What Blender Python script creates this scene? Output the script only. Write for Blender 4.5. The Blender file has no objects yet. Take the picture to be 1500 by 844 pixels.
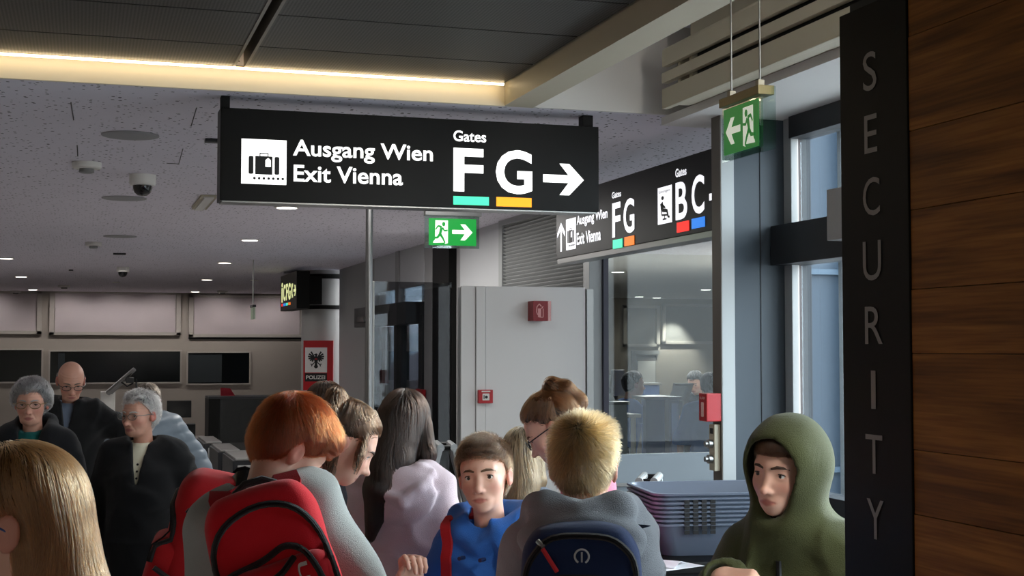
import bpy, bmesh, math, random
import numpy as np
from mathutils import Vector, Matrix

random.seed(7)
np.random.seed(7)
SC = bpy.context.scene
COL = SC.collection
R = math.radians

# ------------------------------------------------------------------ camera, world, exposure
FPX, CX, CY = 2000.0, 750.0, 422.0            # focal length and centre for a 1500x844 frame
CAMZ = 1.75
YAW, PITCH = R(17.5), math.atan(88 / 2000.0)
cam_d = bpy.data.cameras.new('camera')
cam_d.sensor_width = 36.0
cam_d.lens = FPX / 1500.0 * 36.0
cam_d.clip_start, cam_d.clip_end = 0.05, 300
cam = bpy.data.objects.new('camera', cam_d)
COL.objects.link(cam)
cam.location = (0, 0, CAMZ)
cam.rotation_euler = (math.pi / 2 + PITCH, 0, -YAW)
SC.camera = cam
cam_d.dof.use_dof = False

SC.view_settings.view_transform = 'Standard'
SC.view_settings.look = 'None'
SC.view_settings.exposure = 0.0
SC.view_settings.gamma = 1.0
SC.view_settings.use_curve_mapping = False

world = bpy.data.worlds.new('overcast_sky')
SC.world = world
world.use_nodes = True
wn = world.node_tree
for n in list(wn.nodes):
    wn.nodes.remove(n)
w_out = wn.nodes.new('ShaderNodeOutputWorld')
w_bg = wn.nodes.new('ShaderNodeBackground')
w_tc = wn.nodes.new('ShaderNodeTexCoord')
w_sep = wn.nodes.new('ShaderNodeSeparateXYZ')
w_ramp = wn.nodes.new('ShaderNodeValToRGB')
w_ramp.color_ramp.elements[0].position = 0.0
w_ramp.color_ramp.elements[0].color = (0.95, 0.96, 0.97, 1)
w_ramp.color_ramp.elements[1].position = 0.6
w_ramp.color_ramp.elements[1].color = (0.97, 0.985, 1.0, 1)
wn.links.new(w_tc.outputs['Generated'], w_sep.inputs[0])
wn.links.new(w_sep.outputs['Z'], w_ramp.inputs[0])
wn.links.new(w_ramp.outputs[0], w_bg.inputs['Color'])
wn.links.new(w_bg.outputs[0], w_out.inputs[0])
w_bg.inputs['Strength'].default_value = 11.0


def lamp_area(name, loc, size_x, size_y, power, color, direction, portal=False):
    l = bpy.data.lights.new(name, 'AREA')
    l.shape = 'RECTANGLE'
    l.size, l.size_y = size_x, size_y
    l.energy = power
    l.color = color
    if portal:
        l.cycles.is_portal = True
    o = bpy.data.objects.new(name, l)
    o.location = loc
    o.rotation_euler = Vector(direction).to_track_quat('-Z', 'Y').to_euler()
    COL.objects.link(o)
    return o


def lamp_spot(name, loc, power, color=(1, 0.93, 0.84), angle=100, blend=0.6, radius=0.05, direction=(0, 0, -1)):
    l = bpy.data.lights.new(name, 'SPOT')
    l.energy = power
    l.color = color
    l.spot_size = R(angle)
    l.spot_blend = blend
    l.shadow_soft_size = radius
    o = bpy.data.objects.new(name, l)
    o.location = loc
    o.rotation_euler = Vector(direction).to_track_quat('-Z', 'Y').to_euler()
    COL.objects.link(o)
    return o


sun = bpy.data.lights.new('hazy_sun', 'SUN')
sun.energy = 13.0
sun.angle = R(14)
sun.color = (1.0, 0.96, 0.90)
sun_o = bpy.data.objects.new('hazy_sun', sun)
sun_o.rotation_euler = Vector((-0.86, -0.30, -0.34)).to_track_quat('-Z', 'Y').to_euler()
COL.objects.link(sun_o)

# daylight enters through the facade windows (portals only guide the sky light through the openings)
lamp_area('window_portal', (3.14, 1.9, 1.75), 7.2, 2.1, 1, (1, 1, 1), (-1, 0, 0), True)
lamp_area('window_portal', (3.86, 7.3, 1.6), 3.2, 2.3, 1, (1, 1, 1), (-0.894, 0.449, 0), True)

# fill lamps added for hall, recess, queue and passage; then the office ceiling lamp
lamp_area('hall_fill', (-2.2, -1.5, 2.9), 3.0, 1.2, 30, (1.0, 0.93, 0.85), (0, 0, -1))
lamp_area('hall_fill', (-3.4, 9.0, 2.8), 1.2, 4.0, 22, (1.0, 0.95, 0.90), (0, 0, -1))
lamp_area('hall_fill', (-0.6, 18.5, 2.8), 4.0, 1.2, 50, (1.0, 0.95, 0.92), (0, 0, -1))
lamp_area('recess_fill', (2.2, 1.6, 3.22), 0.3, 2.0, 60, (1.0, 0.95, 0.86), (0.05, 0.75, -0.5))  # added to brighten the high face beside the beam
lamp_area('queue_fill', (1.5, 7.2, 2.82), 1.6, 0.5, 16, (1.0, 0.97, 0.93), (0, 0.25, -1))  # added to brighten the white cabinet wall
lamp_area('passage_fill', (2.2, 11.6, 2.8), 0.6, 3.0, 80, (1.0, 0.97, 0.93), (0, 0, -1))  # added to brighten the grey panels along the passage
lamp_area('office_luminaire', (7.0, 15.0, 2.8), 2.4, 4.0, 320, (1.0, 0.96, 0.90), (0, 0, -1))

# ------------------------------------------------------------------ frame helpers
_f = Vector((math.sin(YAW) * math.cos(PITCH), math.cos(YAW) * math.cos(PITCH), math.sin(PITCH)))
_r = Vector((math.cos(YAW), -math.sin(YAW), 0))
_u = _r.cross(_f)
EYE = Vector((0, 0, CAMZ))


def ray(px, py):
    return _f + _r * ((px - CX) / FPX) + _u * ((CY - py) / FPX)


def at(px, py, d):
    return EYE + ray(px, py) * d


def onY(px, py, Y):
    v = ray(px, py)
    return EYE + v * (Y / v.y)


def onX(px, py, X):
    v = ray(px, py)
    return EYE + v * (X / v.x)


def onZ(px, py, Z):
    v = ray(px, py)
    return EYE + v * ((Z - CAMZ) / v.z)


# ------------------------------------------------------------------ materials
def srgb(c):
    def f(v):
        v = v / 255.0
        return v / 12.92 if v <= 0.04045 else ((v + 0.055) / 1.055) ** 2.4
    return (f(c[0]), f(c[1]), f(c[2]), 1.0)


def mat(name, rgb, rough=0.5, metal=0.0, spec=0.5, emit=None, emit_s=0.0, noise=0.0, nscale=20, bump=0.0, bscale=60,
        sss=0.0, sheen=0.0, coat=0.0, stretch=None, alpha=1.0, trans=0.0):
    m = bpy.data.materials.new(name)
    m.use_nodes = True
    nt = m.node_tree
    b = nt.nodes['Principled BSDF']
    c = srgb(rgb)
    b.inputs['Base Color'].default_value = c
    b.inputs['Roughness'].default_value = rough
    b.inputs['Metallic'].default_value = metal
    b.inputs['Specular IOR Level'].default_value = spec
    if coat:
        b.inputs['Coat Weight'].default_value = coat
    if sheen:
        b.inputs['Sheen Weight'].default_value = sheen
    if sss:
        b.inputs['Subsurface Weight'].default_value = sss
        b.inputs['Subsurface Radius'].default_value = (0.012, 0.005, 0.003)
        b.inputs['Subsurface Scale'].default_value = 1.0
    if emit:
        b.inputs['Emission Color'].default_value = srgb(emit)
        b.inputs['Emission Strength'].default_value = emit_s
    if trans:
        b.inputs['Transmission Weight'].default_value = trans
    if noise or bump:
        tc = nt.nodes.new('ShaderNodeTexCoord')
        mp = nt.nodes.new('ShaderNodeMapping')
        if stretch:
            mp.inputs['Scale'].default_value = stretch
        nt.links.new(tc.outputs['Object'], mp.inputs[0])
    if noise:
        nz = nt.nodes.new('ShaderNodeTexNoise')
        nz.inputs['Scale'].default_value = nscale
        nz.inputs['Detail'].default_value = 4
        nt.links.new(mp.outputs[0], nz.inputs['Vector'])
        mx = nt.nodes.new('ShaderNodeMix')
        mx.data_type = 'RGBA'
        lo = tuple(v * (1 - noise) for v in c[:3]) + (1,)
        hi = tuple(min(1, v * (1 + noise)) for v in c[:3]) + (1,)
        mx.inputs[6].default_value = lo
        mx.inputs[7].default_value = hi
        nt.links.new(nz.outputs[0], mx.inputs[0])
        nt.links.new(mx.outputs[2], b.inputs['Base Color'])
    if bump:
        n2 = nt.nodes.new('ShaderNodeTexNoise')
        n2.inputs['Scale'].default_value = bscale
        n2.inputs['Detail'].default_value = 3
        nt.links.new(mp.outputs[0], n2.inputs['Vector'])
        bp = nt.nodes.new('ShaderNodeBump')
        bp.inputs['Strength'].default_value = bump
        bp.inputs['Distance'].default_value = 0.01
        nt.links.new(n2.outputs[0], bp.inputs['Height'])
        nt.links.new(bp.outputs[0], b.inputs['Normal'])
    return m


def mat_emit(name, rgb, s):
    return mat(name, rgb, 0.4, emit=rgb, emit_s=s)


def mat_glass(name, tint=(235, 243, 245), refl=1.0, rough=0.0):
    """thin architectural pane: transparent with a fresnel mirror on it"""
    m = bpy.data.materials.new(name)
    m.use_nodes = True
    nt = m.node_tree
    for n in list(nt.nodes):
        nt.nodes.remove(n)
    out = nt.nodes.new('ShaderNodeOutputMaterial')
    tr = nt.nodes.new('ShaderNodeBsdfTransparent')
    tr.inputs[0].default_value = srgb(tint)
    gl = nt.nodes.new('ShaderNodeBsdfGlossy')
    gl.inputs['Roughness'].default_value = rough
    fr = nt.nodes.new('ShaderNodeFresnel')
    geo = nt.nodes.new('ShaderNodeNewGeometry')
    ior = nt.nodes.new('ShaderNodeMix')           # the same air-to-glass mirror on both faces of the pane
    ior.inputs[2].default_value = 1.52
    ior.inputs[3].default_value = 1.0 / 1.52
    nt.links.new(geo.outputs['Backfacing'], ior.inputs[0])
    nt.links.new(ior.outputs[0], fr.inputs[0])
    ma = nt.nodes.new('ShaderNodeMath')
    ma.operation = 'MULTIPLY'
    ma.use_clamp = True
    ma.inputs[1].default_value = refl
    mx = nt.nodes.new('ShaderNodeMixShader')
    nt.links.new(fr.outputs[0], ma.inputs[0])
    nt.links.new(ma.outputs[0], mx.inputs[0])
    nt.links.new(tr.outputs[0], mx.inputs[1])
    nt.links.new(gl.outputs[0], mx.inputs[2])
    nt.links.new(mx.outputs[0], out.inputs[0])
    return m


# ------------------------------------------------------------------ mesh builder
class MB:
    def __init__(self):
        self.v, self.f = [], []

    def add(self, vs, fs):
        o = len(self.v)
        self.v += [tuple(p) for p in vs]
        self.f += [tuple(i + o for i in q) for q in fs]
        return self

    def box(self, x0, x1, y0, y1, z0, z1):
        vs = [(x, y, z) for z in (z0, z1) for y in (y0, y1) for x in (x0, x1)]
        return self.add(vs, [(0, 2, 3, 1), (4, 5, 7, 6), (0, 1, 5, 4), (2, 6, 7, 3), (0, 4, 6, 2), (1, 3, 7, 5)])

    def bbox(self, x0, x1, y0, y1, z0, z1, b=0.005):
        """box with its edges chamfered"""
        bm = bmesh.new()
        bmesh.ops.create_cube(bm, size=1)
        for v in bm.verts:
            v.co = Vector((x0 + (v.co.x + .5) * (x1 - x0), y0 + (v.co.y + .5) * (y1 - y0), z0 + (v.co.z + .5) * (z1 - z0)))
        bmesh.ops.bevel(bm, geom=list(bm.edges), offset=b, segments=2, profile=0.7, affect='EDGES')
        return self.bm(bm)

    def bm(self, bm):
        bm.verts.index_update()
        self.add([v.co[:] for v in bm.verts], [[v.index for v in f.verts] for f in bm.faces])
        bm.free()
        return self

    def xf(self, M):
        self.v = [tuple(M @ Vector(p)) for p in self.v]
        return self

    def prism(self, poly, o, ex, ey, en, t0, t1):
        """2D polygon poly in frame (o, ex, ey), thickened along en from t0 to t1"""
        o, ex, ey, en = Vector(o), Vector(ex), Vector(ey), Vector(en)
        n = len(poly)
        a = [o + ex * p[0] + ey * p[1] + en * t0 for p in poly]
        b = [o + ex * p[0] + ey * p[1] + en * t1 for p in poly]
        fs = [tuple(range(n))[::-1], tuple(range(n, 2 * n))] + [(i, (i + 1) % n, n + (i + 1) % n, n + i) for i in range(n)]
        return self.add(a + b, fs)

    def tube(self, pts, rad, n=10, cap=True, sx=1.0):
        pts = [Vector(p) for p in pts]
        m = len(pts)
        rads = rad if isinstance(rad, (list, tuple)) else [rad] * m
        vs, fs = [], []
        up = None
        for i, p in enumerate(pts):
            t = (pts[min(i + 1, m - 1)] - pts[max(i - 1, 0)]).normalized()
            if up is None:
                up = Vector((0, 0, 1)) if abs(t.z) < .9 else Vector((0, 1, 0))
            a = t.cross(up).normalized()
            b = a.cross(t).normalized()
            up = b
            for k in range(n):
                q = 2 * math.pi * k / n
                vs.append(p + (a * math.cos(q) * sx + b * math.sin(q)) * rads[i])
        for i in range(m - 1):
            for k in range(n):
                fs.append((i * n + k, i * n + (k + 1) % n, (i + 1) * n + (k + 1) % n, (i + 1) * n + k))
        if cap:
            fs.append(tuple(range(n))[::-1])
            fs.append(tuple(range((m - 1) * n, m * n)))
        return self.add(vs, fs)

    def lathe(self, prof, c, n=24, axis='z'):
        """prof: list of (radius, height)"""
        c = Vector(c)
        vs, fs = [], []
        for r, h in prof:
            for k in range(n):
                q = 2 * math.pi * k / n
                x, y = r * math.cos(q), r * math.sin(q)
                vs.append(c + (Vector((x, y, h)) if axis == 'z' else Vector((x, h, y)) if axis == 'y' else Vector((h, x, y))))
        m = len(prof)
        for i in range(m - 1):
            for k in range(n):
                fs.append((i * n + k, i * n + (k + 1) % n, (i + 1) * n + (k + 1) % n, (i + 1) * n + k))
        fs.append(tuple(range(n))[::-1])
        fs.append(tuple(range((m - 1) * n, m * n)))
        return self.add(vs, fs)


MW = {}                                       # world matrix of every object made here (roots and parts)


def link_mesh(name, me, m, parent=None):
    o = bpy.data.objects.new(name, me)
    COL.objects.link(o)
    if m is not None and not me.materials:
        for q in (m if isinstance(m, (list, tuple)) else [m]):
            me.materials.append(q)
    if parent is not None:
        o.parent = parent
        MW[o.name] = MW.get(parent.name, Matrix())
    else:
        MW[o.name] = Matrix()
    return o


def fixn(me):
    bm = bmesh.new()
    bm.from_mesh(me)
    bmesh.ops.recalc_face_normals(bm, faces=bm.faces)
    bm.to_mesh(me)
    bm.free()


def obj(name, mb, m, parent=None, smooth=False, local=False):
    """one mesh object out of world-space geometry (local=True: already in the parent's space)"""
    me = bpy.data.meshes.new(name)
    vs = mb.v
    if parent is not None and not local:
        inv = MW[parent.name].inverted()
        vs = [inv @ Vector(p) for p in vs]
    me.from_pydata([tuple(p) for p in vs], [], mb.f)
    fixn(me)
    if smooth:
        me.polygons.foreach_set('use_smooth', [True] * len(me.polygons))
        try:
            me.set_sharp_from_angle(angle=R(40))
        except Exception:
            pass
    return link_mesh(name, me, m, parent)


def thing(name, label, cat, loc=(0, 0, 0), rotz=0.0, group=None):
    o = bpy.data.objects.new(name, None)
    o.empty_display_size = 0.1
    COL.objects.link(o)
    o.location = loc
    o.rotation_euler = (0, 0, rotz)
    MW[o.name] = Matrix.Translation(loc) @ Matrix.Rotation(rotz, 4, 'Z')
    o['label'], o['category'] = label, cat
    if group:
        o['group'] = group
    return o


def tag(o, label, cat, group=None):
    o['label'], o['category'] = label, cat
    if group:
        o['group'] = group
    return o


def struct(name, mb, m, parent=None, smooth=False):
    o = obj(name, mb, m, parent, smooth)
    if parent is None:
        o['kind'] = 'structure'
    return o


def dup(root, loc=None, rotz=None, label=None, group=None):
    r = root.copy()
    COL.objects.link(r)
    if loc is not None:
        r.location = loc
    if rotz is not None:
        r.rotation_euler = (0, 0, rotz)
    if label:
        r['label'] = label
    if group:
        r['group'] = group
    for ch in list(root.children):
        c = ch.copy()
        COL.objects.link(c)
        c.parent = r
        for g in list(ch.children):
            d = g.copy()
            COL.objects.link(d)
            d.parent = c
    return r


# ------------------------------------------------------------------ flat lettering and pictograms
_txt_cache = {}


def text2d(body, bold=0.0):
    key = (body, bold)
    if key not in _txt_cache:
        cu = bpy.data.curves.new('lettering', 'FONT')
        cu.body = body
        cu.size = 1.0
        cu.offset = bold
        cu.resolution_u = 4
        o = bpy.data.objects.new('lettering', cu)
        COL.objects.link(o)
        dg = bpy.context.evaluated_depsgraph_get()
        me = bpy.data.meshes.new_from_object(o.evaluated_get(dg))
        vs = [(v.co.x, v.co.y) for v in me.vertices]
        fs = [tuple(p.vertices) for p in me.polygons]
        bpy.data.objects.remove(o)
        bpy.data.curves.remove(cu)
        bpy.data.meshes.remove(me)
        _txt_cache[key] = (vs, fs)
    return _txt_cache[key]


def put_text(mb, body, o, ex, ey, en, w, h, lift=0.002, bold=0.012):
    """text fitted to a w x h box whose lower left corner is o"""
    vs, fs = text2d(body, bold)
    x0, x1 = min(v[0] for v in vs), max(v[0] for v in vs)
    y0, y1 = min(v[1] for v in vs), max(v[1] for v in vs)
    o, ex, ey, en = Vector(o), Vector(ex), Vector(ey), Vector(en)
    pts = [o + ex * ((v[0] - x0) / (x1 - x0) * w) + ey * ((v[1] - y0) / (y1 - y0) * h) + en * lift for v in vs]
    mb.add(pts, fs)


def disc(cx, cy, rx, ry=None, n=20, a0=0):
    ry = ry or rx
    return [(cx + rx * math.cos(a0 + 2 * math.pi * k / n), cy + ry * math.sin(a0 + 2 * math.pi * k / n)) for k in range(n)]


def bar2d(a, b, w0, w1=None):
    w1 = w0 if w1 is None else w1
    dx, dy = b[0] - a[0], b[1] - a[1]
    l = math.hypot(dx, dy) or 1
    nx, ny = -dy / l, dx / l
    return [(a[0] + nx * w0, a[1] + ny * w0), (a[0] - nx * w0, a[1] - ny * w0), (b[0] - nx * w1, b[1] - ny * w1), (b[0] + nx * w1, b[1] + ny * w1)]


def rrect(x0, y0, x1, y1, r, n=4):
    out = []
    for cx, cy, a in ((x1 - r, y1 - r, 0), (x0 + r, y1 - r, 90), (x0 + r, y0 + r, 180), (x1 - r, y0 + r, 270)):
        for k in range(n + 1):
            q = R(a + 90 * k / n)
            out.append((cx + r * math.cos(q), cy + r * math.sin(q)))
    return out


class Board:
    """a flat face: 2D marks measured in metres from the frame's origin"""

    def __init__(self, o, ex, ey):
        self.o, self.ex, self.ey = Vector(o), Vector(ex).normalized(), Vector(ey).normalized()
        self.en = self.ex.cross(self.ey)

    def uv(self, p):
        d = Vector(p) - self.o
        return d.dot(self.ex), d.dot(self.ey)

    def poly(self, mb, pts, t=0.002, base=0.0):
        mb.prism(pts, self.o, self.ex, self.ey, self.en, base, t)

    def text(self, mb, body, u0, v0, u1, v1, lift=0.002, bold=0.012):
        put_text(mb, body, self.o + self.ex * u0 + self.ey * v0, self.ex, self.ey, self.en, u1 - u0, v1 - v0, lift, bold)
# ------------------------------------------------------------------ shared materials
def ceiling_mat(name, rgb, dots=True):
    m = mat(name, rgb, 0.85, spec=0.2, noise=0.03, nscale=2.0)
    if dots:
        nt = m.node_tree
        b = nt.nodes['Principled BSDF']
        tc = nt.nodes.new('ShaderNodeTexCoord')
        vo = nt.nodes.new('ShaderNodeTexVoronoi')
        vo.inputs['Scale'].default_value = 33.0
        vo.inputs['Randomness'].default_value = 1.0
        nt.links.new(tc.outputs['Object'], vo.inputs['Vector'])
        mul = nt.nodes.new('ShaderNodeMath')
        mul.operation = 'MULTIPLY'
        mul.inputs[1].default_value = 0.30
        sep = nt.nodes.new('ShaderNodeSeparateColor')
        nt.links.new(vo.outputs['Color'], sep.inputs[0])
        nt.links.new(sep.outputs[0], mul.inputs[0])
        lt = nt.nodes.new('ShaderNodeMath')
        lt.operation = 'LESS_THAN'
        nt.links.new(vo.outputs['Distance'], lt.inputs[0])
        nt.links.new(mul.outputs[0], lt.inputs[1])
        mx = nt.nodes.new('ShaderNodeMix')
        mx.data_type = 'RGBA'
        mx.inputs[7].default_value = srgb((84, 82, 86))
        old = b.inputs['Base Color'].links[0].from_socket
        nt.links.new(old, mx.inputs[6])
        nt.links.new(lt.outputs[0], mx.inputs[0])
        nt.links.new(mx.outputs[2], b.inputs['Base Color'])
    return m


def mesh_panel_mat():
    m = mat('expanded_metal', (62, 62, 60), 0.55, metal=0.25, spec=0.4)
    nt = m.node_tree
    b = nt.nodes['Principled BSDF']
    tc = nt.nodes.new('ShaderNodeTexCoord')
    mp = nt.nodes.new('ShaderNodeMapping')
    mp.inputs['Rotation'].default_value = (0, 0, R(45))
    mp.inputs['Scale'].default_value = (110, 110, 110)
    nt.links.new(tc.outputs['Object'], mp.inputs[0])
    ck = nt.nodes.new('ShaderNodeTexChecker')
    ck.inputs['Scale'].default_value = 1.0
    ck.inputs[1].default_value = srgb((78, 77, 74))
    ck.inputs[2].default_value = srgb((42, 42, 41))
    nt.links.new(mp.outputs[0], ck.inputs['Vector'])
    nt.links.new(ck.outputs[0], b.inputs['Base Color'])
    return m


def wood_mat():
    m = mat('oiled_oak', (120, 78, 34), 0.5, spec=0.25)
    nt = m.node_tree
    b = nt.nodes['Principled BSDF']
    tc = nt.nodes.new('ShaderNodeTexCoord')
    oi = nt.nodes.new('ShaderNodeObjectInfo')
    mp = nt.nodes.new('ShaderNodeMapping')
    mp.inputs['Scale'].default_value = (1, 0.7, 9)
    nt.links.new(tc.outputs['Object'], mp.inputs[0])
    ad = nt.nodes.new('ShaderNodeVectorMath')
    ad.operation = 'ADD'
    sc = nt.nodes.new('ShaderNodeMath')
    sc.operation = 'MULTIPLY'
    sc.inputs[1].default_value = 37.0
    nt.links.new(oi.outputs['Random'], sc.inputs[0])
    nt.links.new(mp.outputs[0], ad.inputs[0])
    nt.links.new(sc.outputs[0], ad.inputs[1])
    n1 = nt.nodes.new('ShaderNodeTexNoise')
    n1.inputs['Scale'].default_value = 2.2
    n1.inputs['Detail'].default_value = 5
    n1.inputs['Distortion'].default_value = 0.7
    nt.links.new(ad.outputs[0], n1.inputs['Vector'])
    wv = nt.nodes.new('ShaderNodeTexNoise')
    mp2 = nt.nodes.new('ShaderNodeMapping')
    mp2.inputs['Scale'].default_value = (1, 2.2, 70)
    nt.links.new(tc.outputs['Object'], mp2.inputs[0])
    wv.inputs['Scale'].default_value = 2.5
    wv.inputs['Detail'].default_value = 5
    nt.links.new(mp2.outputs[0], wv.inputs['Vector'])
    rp = nt.nodes.new('ShaderNodeValToRGB')
    rp.color_ramp.elements[0].position = 0.3
    rp.color_ramp.elements[0].color = srgb((112, 66, 22))
    rp.color_ramp.elements[1].position = 0.7
    rp.color_ramp.elements[1].color = srgb((182, 120, 52))
    nt.links.new(n1.outputs[0], rp.inputs[0])
    mx = nt.nodes.new('ShaderNodeMix')
    mx.data_type = 'RGBA'
    mx.blend_type = 'MULTIPLY'
    rp2 = nt.nodes.new('ShaderNodeValToRGB')
    rp2.color_ramp.elements[0].position = 0.35
    rp2.color_ramp.elements[0].color = (0.62, 0.58, 0.52, 1)
    rp2.color_ramp.elements[1].position = 0.6
    rp2.color_ramp.elements[1].color = (1, 1, 1, 1)
    nt.links.new(wv.outputs[0], rp2.inputs[0])
    mx.inputs[0].default_value = 0.8
    nt.links.new(rp.outputs[0], mx.inputs[6])
    nt.links.new(rp2.outputs[0], mx.inputs[7])
    nt.links.new(mx.outputs[2], b.inputs['Base Color'])
    return m


M_CEIL = ceiling_mat('perforated_plaster', (226, 222, 232))
M_CEIL_PLAIN = ceiling_mat('plain_plaster', (200, 198, 196), False)
M_MESH = mesh_panel_mat()
M_WOOD = wood_mat()
M_WHITE = mat('white_paint', (214, 212, 208), 0.6, noise=0.02, nscale=3)
M_PART = mat('white_laminate', (216, 214, 212), 0.4, noise=0.015, nscale=4)
M_GREYP = mat('grey_panel', (150, 150, 150), 0.5, noise=0.03, nscale=4)
M_BEIGE = mat('beige_wall', (178, 170, 160), 0.6, noise=0.03, nscale=3)
M_FLOOR = mat('grey_stone_floor', (176, 173, 172), 0.35, noise=0.12, nscale=8)
M_BLACK = mat('black_powder_coat', (9, 9, 8), 0.5, spec=0.2, noise=0.1, nscale=30)
M_SIGN = mat('black_sign_face', (7, 7, 6), 0.4, spec=0.2, noise=0.05, nscale=6)
M_DARK = mat('charcoal_metal', (38, 40, 44), 0.45, metal=0.3, noise=0.06, nscale=12)
M_BLUEGREY = mat('blue_grey_panel', (46, 58, 68), 0.45, noise=0.05, nscale=3)
M_ALU = mat('brushed_aluminium', (160, 160, 158), 0.32, metal=0.9, noise=0.06, nscale=40, stretch=(1, 1, 20))
M_ALUW = mat('pale_aluminium', (160, 163, 163), 0.45, metal=0.2, noise=0.03, nscale=10)
M_STEEL = mat('polished_steel', (150, 150, 150), 0.34, metal=1.0, noise=0.02, nscale=10)
M_CREAM = mat('cream_enamel', (188, 180, 158), 0.5, noise=0.03, nscale=8)
M_BROWNG = mat('taupe_metal', (104, 98, 90), 0.45, metal=0.2, noise=0.04, nscale=8)
M_RED = mat('signal_red', (176, 18, 28), 0.4, noise=0.05, nscale=20)
M_REDD = mat('dark_red_plate', (128, 16, 26), 0.45, noise=0.05, nscale=20)
M_WHITEPL = mat('white_plastic', (222, 220, 214), 0.4, noise=0.02, nscale=10)
M_BLKPL = mat('black_plastic', (18, 18, 20), 0.35, noise=0.08, nscale=20)
M_GLASS = mat_glass('clear_pane', (226, 234, 236), 1.5)
M_GLASSW = mat_glass('facade_pane', (232, 241, 246), 1.4)
M_TINT = mat_glass('tinted_screen', (190, 190, 192), 1.0)
M_DARKGL = mat('dark_office_glass', (10, 14, 16), 0.12, spec=0.5, noise=0.3, nscale=1.2)
M_ACRYL = mat_glass('acrylic_plate', (225, 238, 232), 3.0)
E_WHITE = mat_emit('lit_white', (255, 255, 252), 1.15)
E_WHITE2 = mat_emit('lit_white_soft', (250, 250, 255), 1.0)
E_MINT = mat_emit('lit_mint', (66, 224, 176), 1.0)
E_AMBER = mat_emit('lit_amber', (255, 168, 0), 1.0)
E_ORANGE = mat_emit('lit_orange', (235, 120, 10), 0.9)
E_RED = mat_emit('lit_red', (250, 36, 24), 0.9)
E_BLUE = mat_emit('lit_blue', (36, 130, 236), 0.9)
E_GREEN = mat_emit('lit_exit_green', (14, 140, 52), 0.75)
E_EXITW = mat_emit('lit_exit_white', (226, 240, 222), 0.85)
E_GREEN2 = mat_emit('lit_exit_green_dim', (30, 118, 50), 0.55)
E_EXITW2 = mat_emit('lit_exit_white_dim', (220, 226, 208), 0.6)
E_YEL = mat_emit('lit_yellow_white', (236, 240, 170), 0.9)
E_LED = mat_emit('led_strip_warm', (255, 226, 176), 9.0)
E_DOWN = mat_emit('downlight_lens', (255, 246, 232), 6.0)
M_PICT = mat('pictogram_black', (12, 14, 14), 0.5, noise=0.05, nscale=9)

C = 2.85                                     # main ceiling height
YE = 5.90                                    # edge of the recess in front
MESHZ = 2.945

# ------------------------------------------------------------------ floor, ceilings, outer walls
struct('floor', MB().box(-5.2, 16, -4.2, 28.3, -0.12, 0.0), M_FLOOR)
fa = lambda y: 2.9 + 0.502 * (y - 5.6)       # line of the slanting facade
mb = MB()
mb.prism([(-5.2, YE), (3.08, YE), (fa(6.0), 6.0), (fa(14.7), 14.7), (3.6, 14.7), (3.6, 19.4), (5.5, 19.4), (5.5, 28.2), (-5.2, 28.2)],
         (0, 0, 0), (1, 0, 0), (0, 1, 0), (0, 0, 1), C, C + 0.3)
struct('ceiling', mb, M_CEIL)
mb = MB()
mb.prism([(5.5, 14.7), (fa(14.7), 14.7), (fa(28.2), 28.2), (5.5, 28.2)], (0, 0, 0), (1, 0, 0), (0, 1, 0), (0, 0, 1), C, C + 0.3)
struct('ceiling_office', mb, M_CEIL_PLAIN)
# front edge of the low ceiling: warm fascia below the LED line, right part rises to the high ceiling
struct('trim_fascia', MB().box(-5.2, 1.82, YE - 0.02, YE, C - 0.002, MESHZ + 0.01), mat('cream_fascia', (232, 224, 204), 0.5, noise=0.02, nscale=4))
o = obj('led_strip', MB().box(-5.0, 1.80, YE - 0.075, YE - 0.06, MESHZ - 0.012, MESHZ - 0.004), E_LED)
tag(o, 'bright warm light strip along the top of the ceiling recess edge', 'strip light')
mb = MB()
mb.box(1.82, 1.96, -4.2, YE, C, 3.4)
struct('trim_beam', mb, M_CREAM)
struct('trim_high_face', MB().box(1.96, 3.2, YE - 0.02, YE - 0.001, C, 3.27), M_WHITE)
struct('wall_upper', MB().box(3.2, 3.32, -4.0, 5.88, 2.84, 3.27), M_WHITE)
struct('ceiling_high', MB().box(1.96, 3.4, -4.2, YE - 0.02, 3.27, 3.5), M_CEIL)
# mesh ceiling over the viewer: separate panels with dark gaps
slab = struct('ceiling_mesh', MB().box(-5.2, 1.82, -4.2, YE, MESHZ + 0.10, MESHZ + 0.2), M_BLACK)
xs = onZ(372, 60, MESHZ).x
ygap = [YE - 0.05, 5.42, 4.88, 4.36, 3.84, 3.30, 2.6, 1.9]
for (x0, x1) in ((-4.9, -2.6), (-2.55, xs - 0.03), (xs + 0.03, 1.805)):
    for k in range(len(ygap) - 1):
        obj('mesh_panel', MB().box(x0, x1, ygap[k + 1] + 0.006, ygap[k] - 0.006, MESHZ, MESHZ + 0.02), M_MESH, slab)
obj('carrier_rail', MB().box(xs - 0.03, xs - 0.018, 1.9, YE - 0.05, MESHZ - 0.004, MESHZ + 0.09), M_BROWNG, slab)
obj('carrier_rail', MB().box(xs + 0.018, xs + 0.03, 1.9, YE - 0.05, MESHZ - 0.004, MESHZ + 0.09), M_BROWNG, slab)

struct('wall_left', MB().box(-5.2, -5.0, -4.2, 28.2, 0, 3.4), M_BEIGE)
struct('wall_behind', MB().box(-5.2, 3.3, -4.2, -4.0, 0, 3.4), M_BEIGE)
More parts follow.
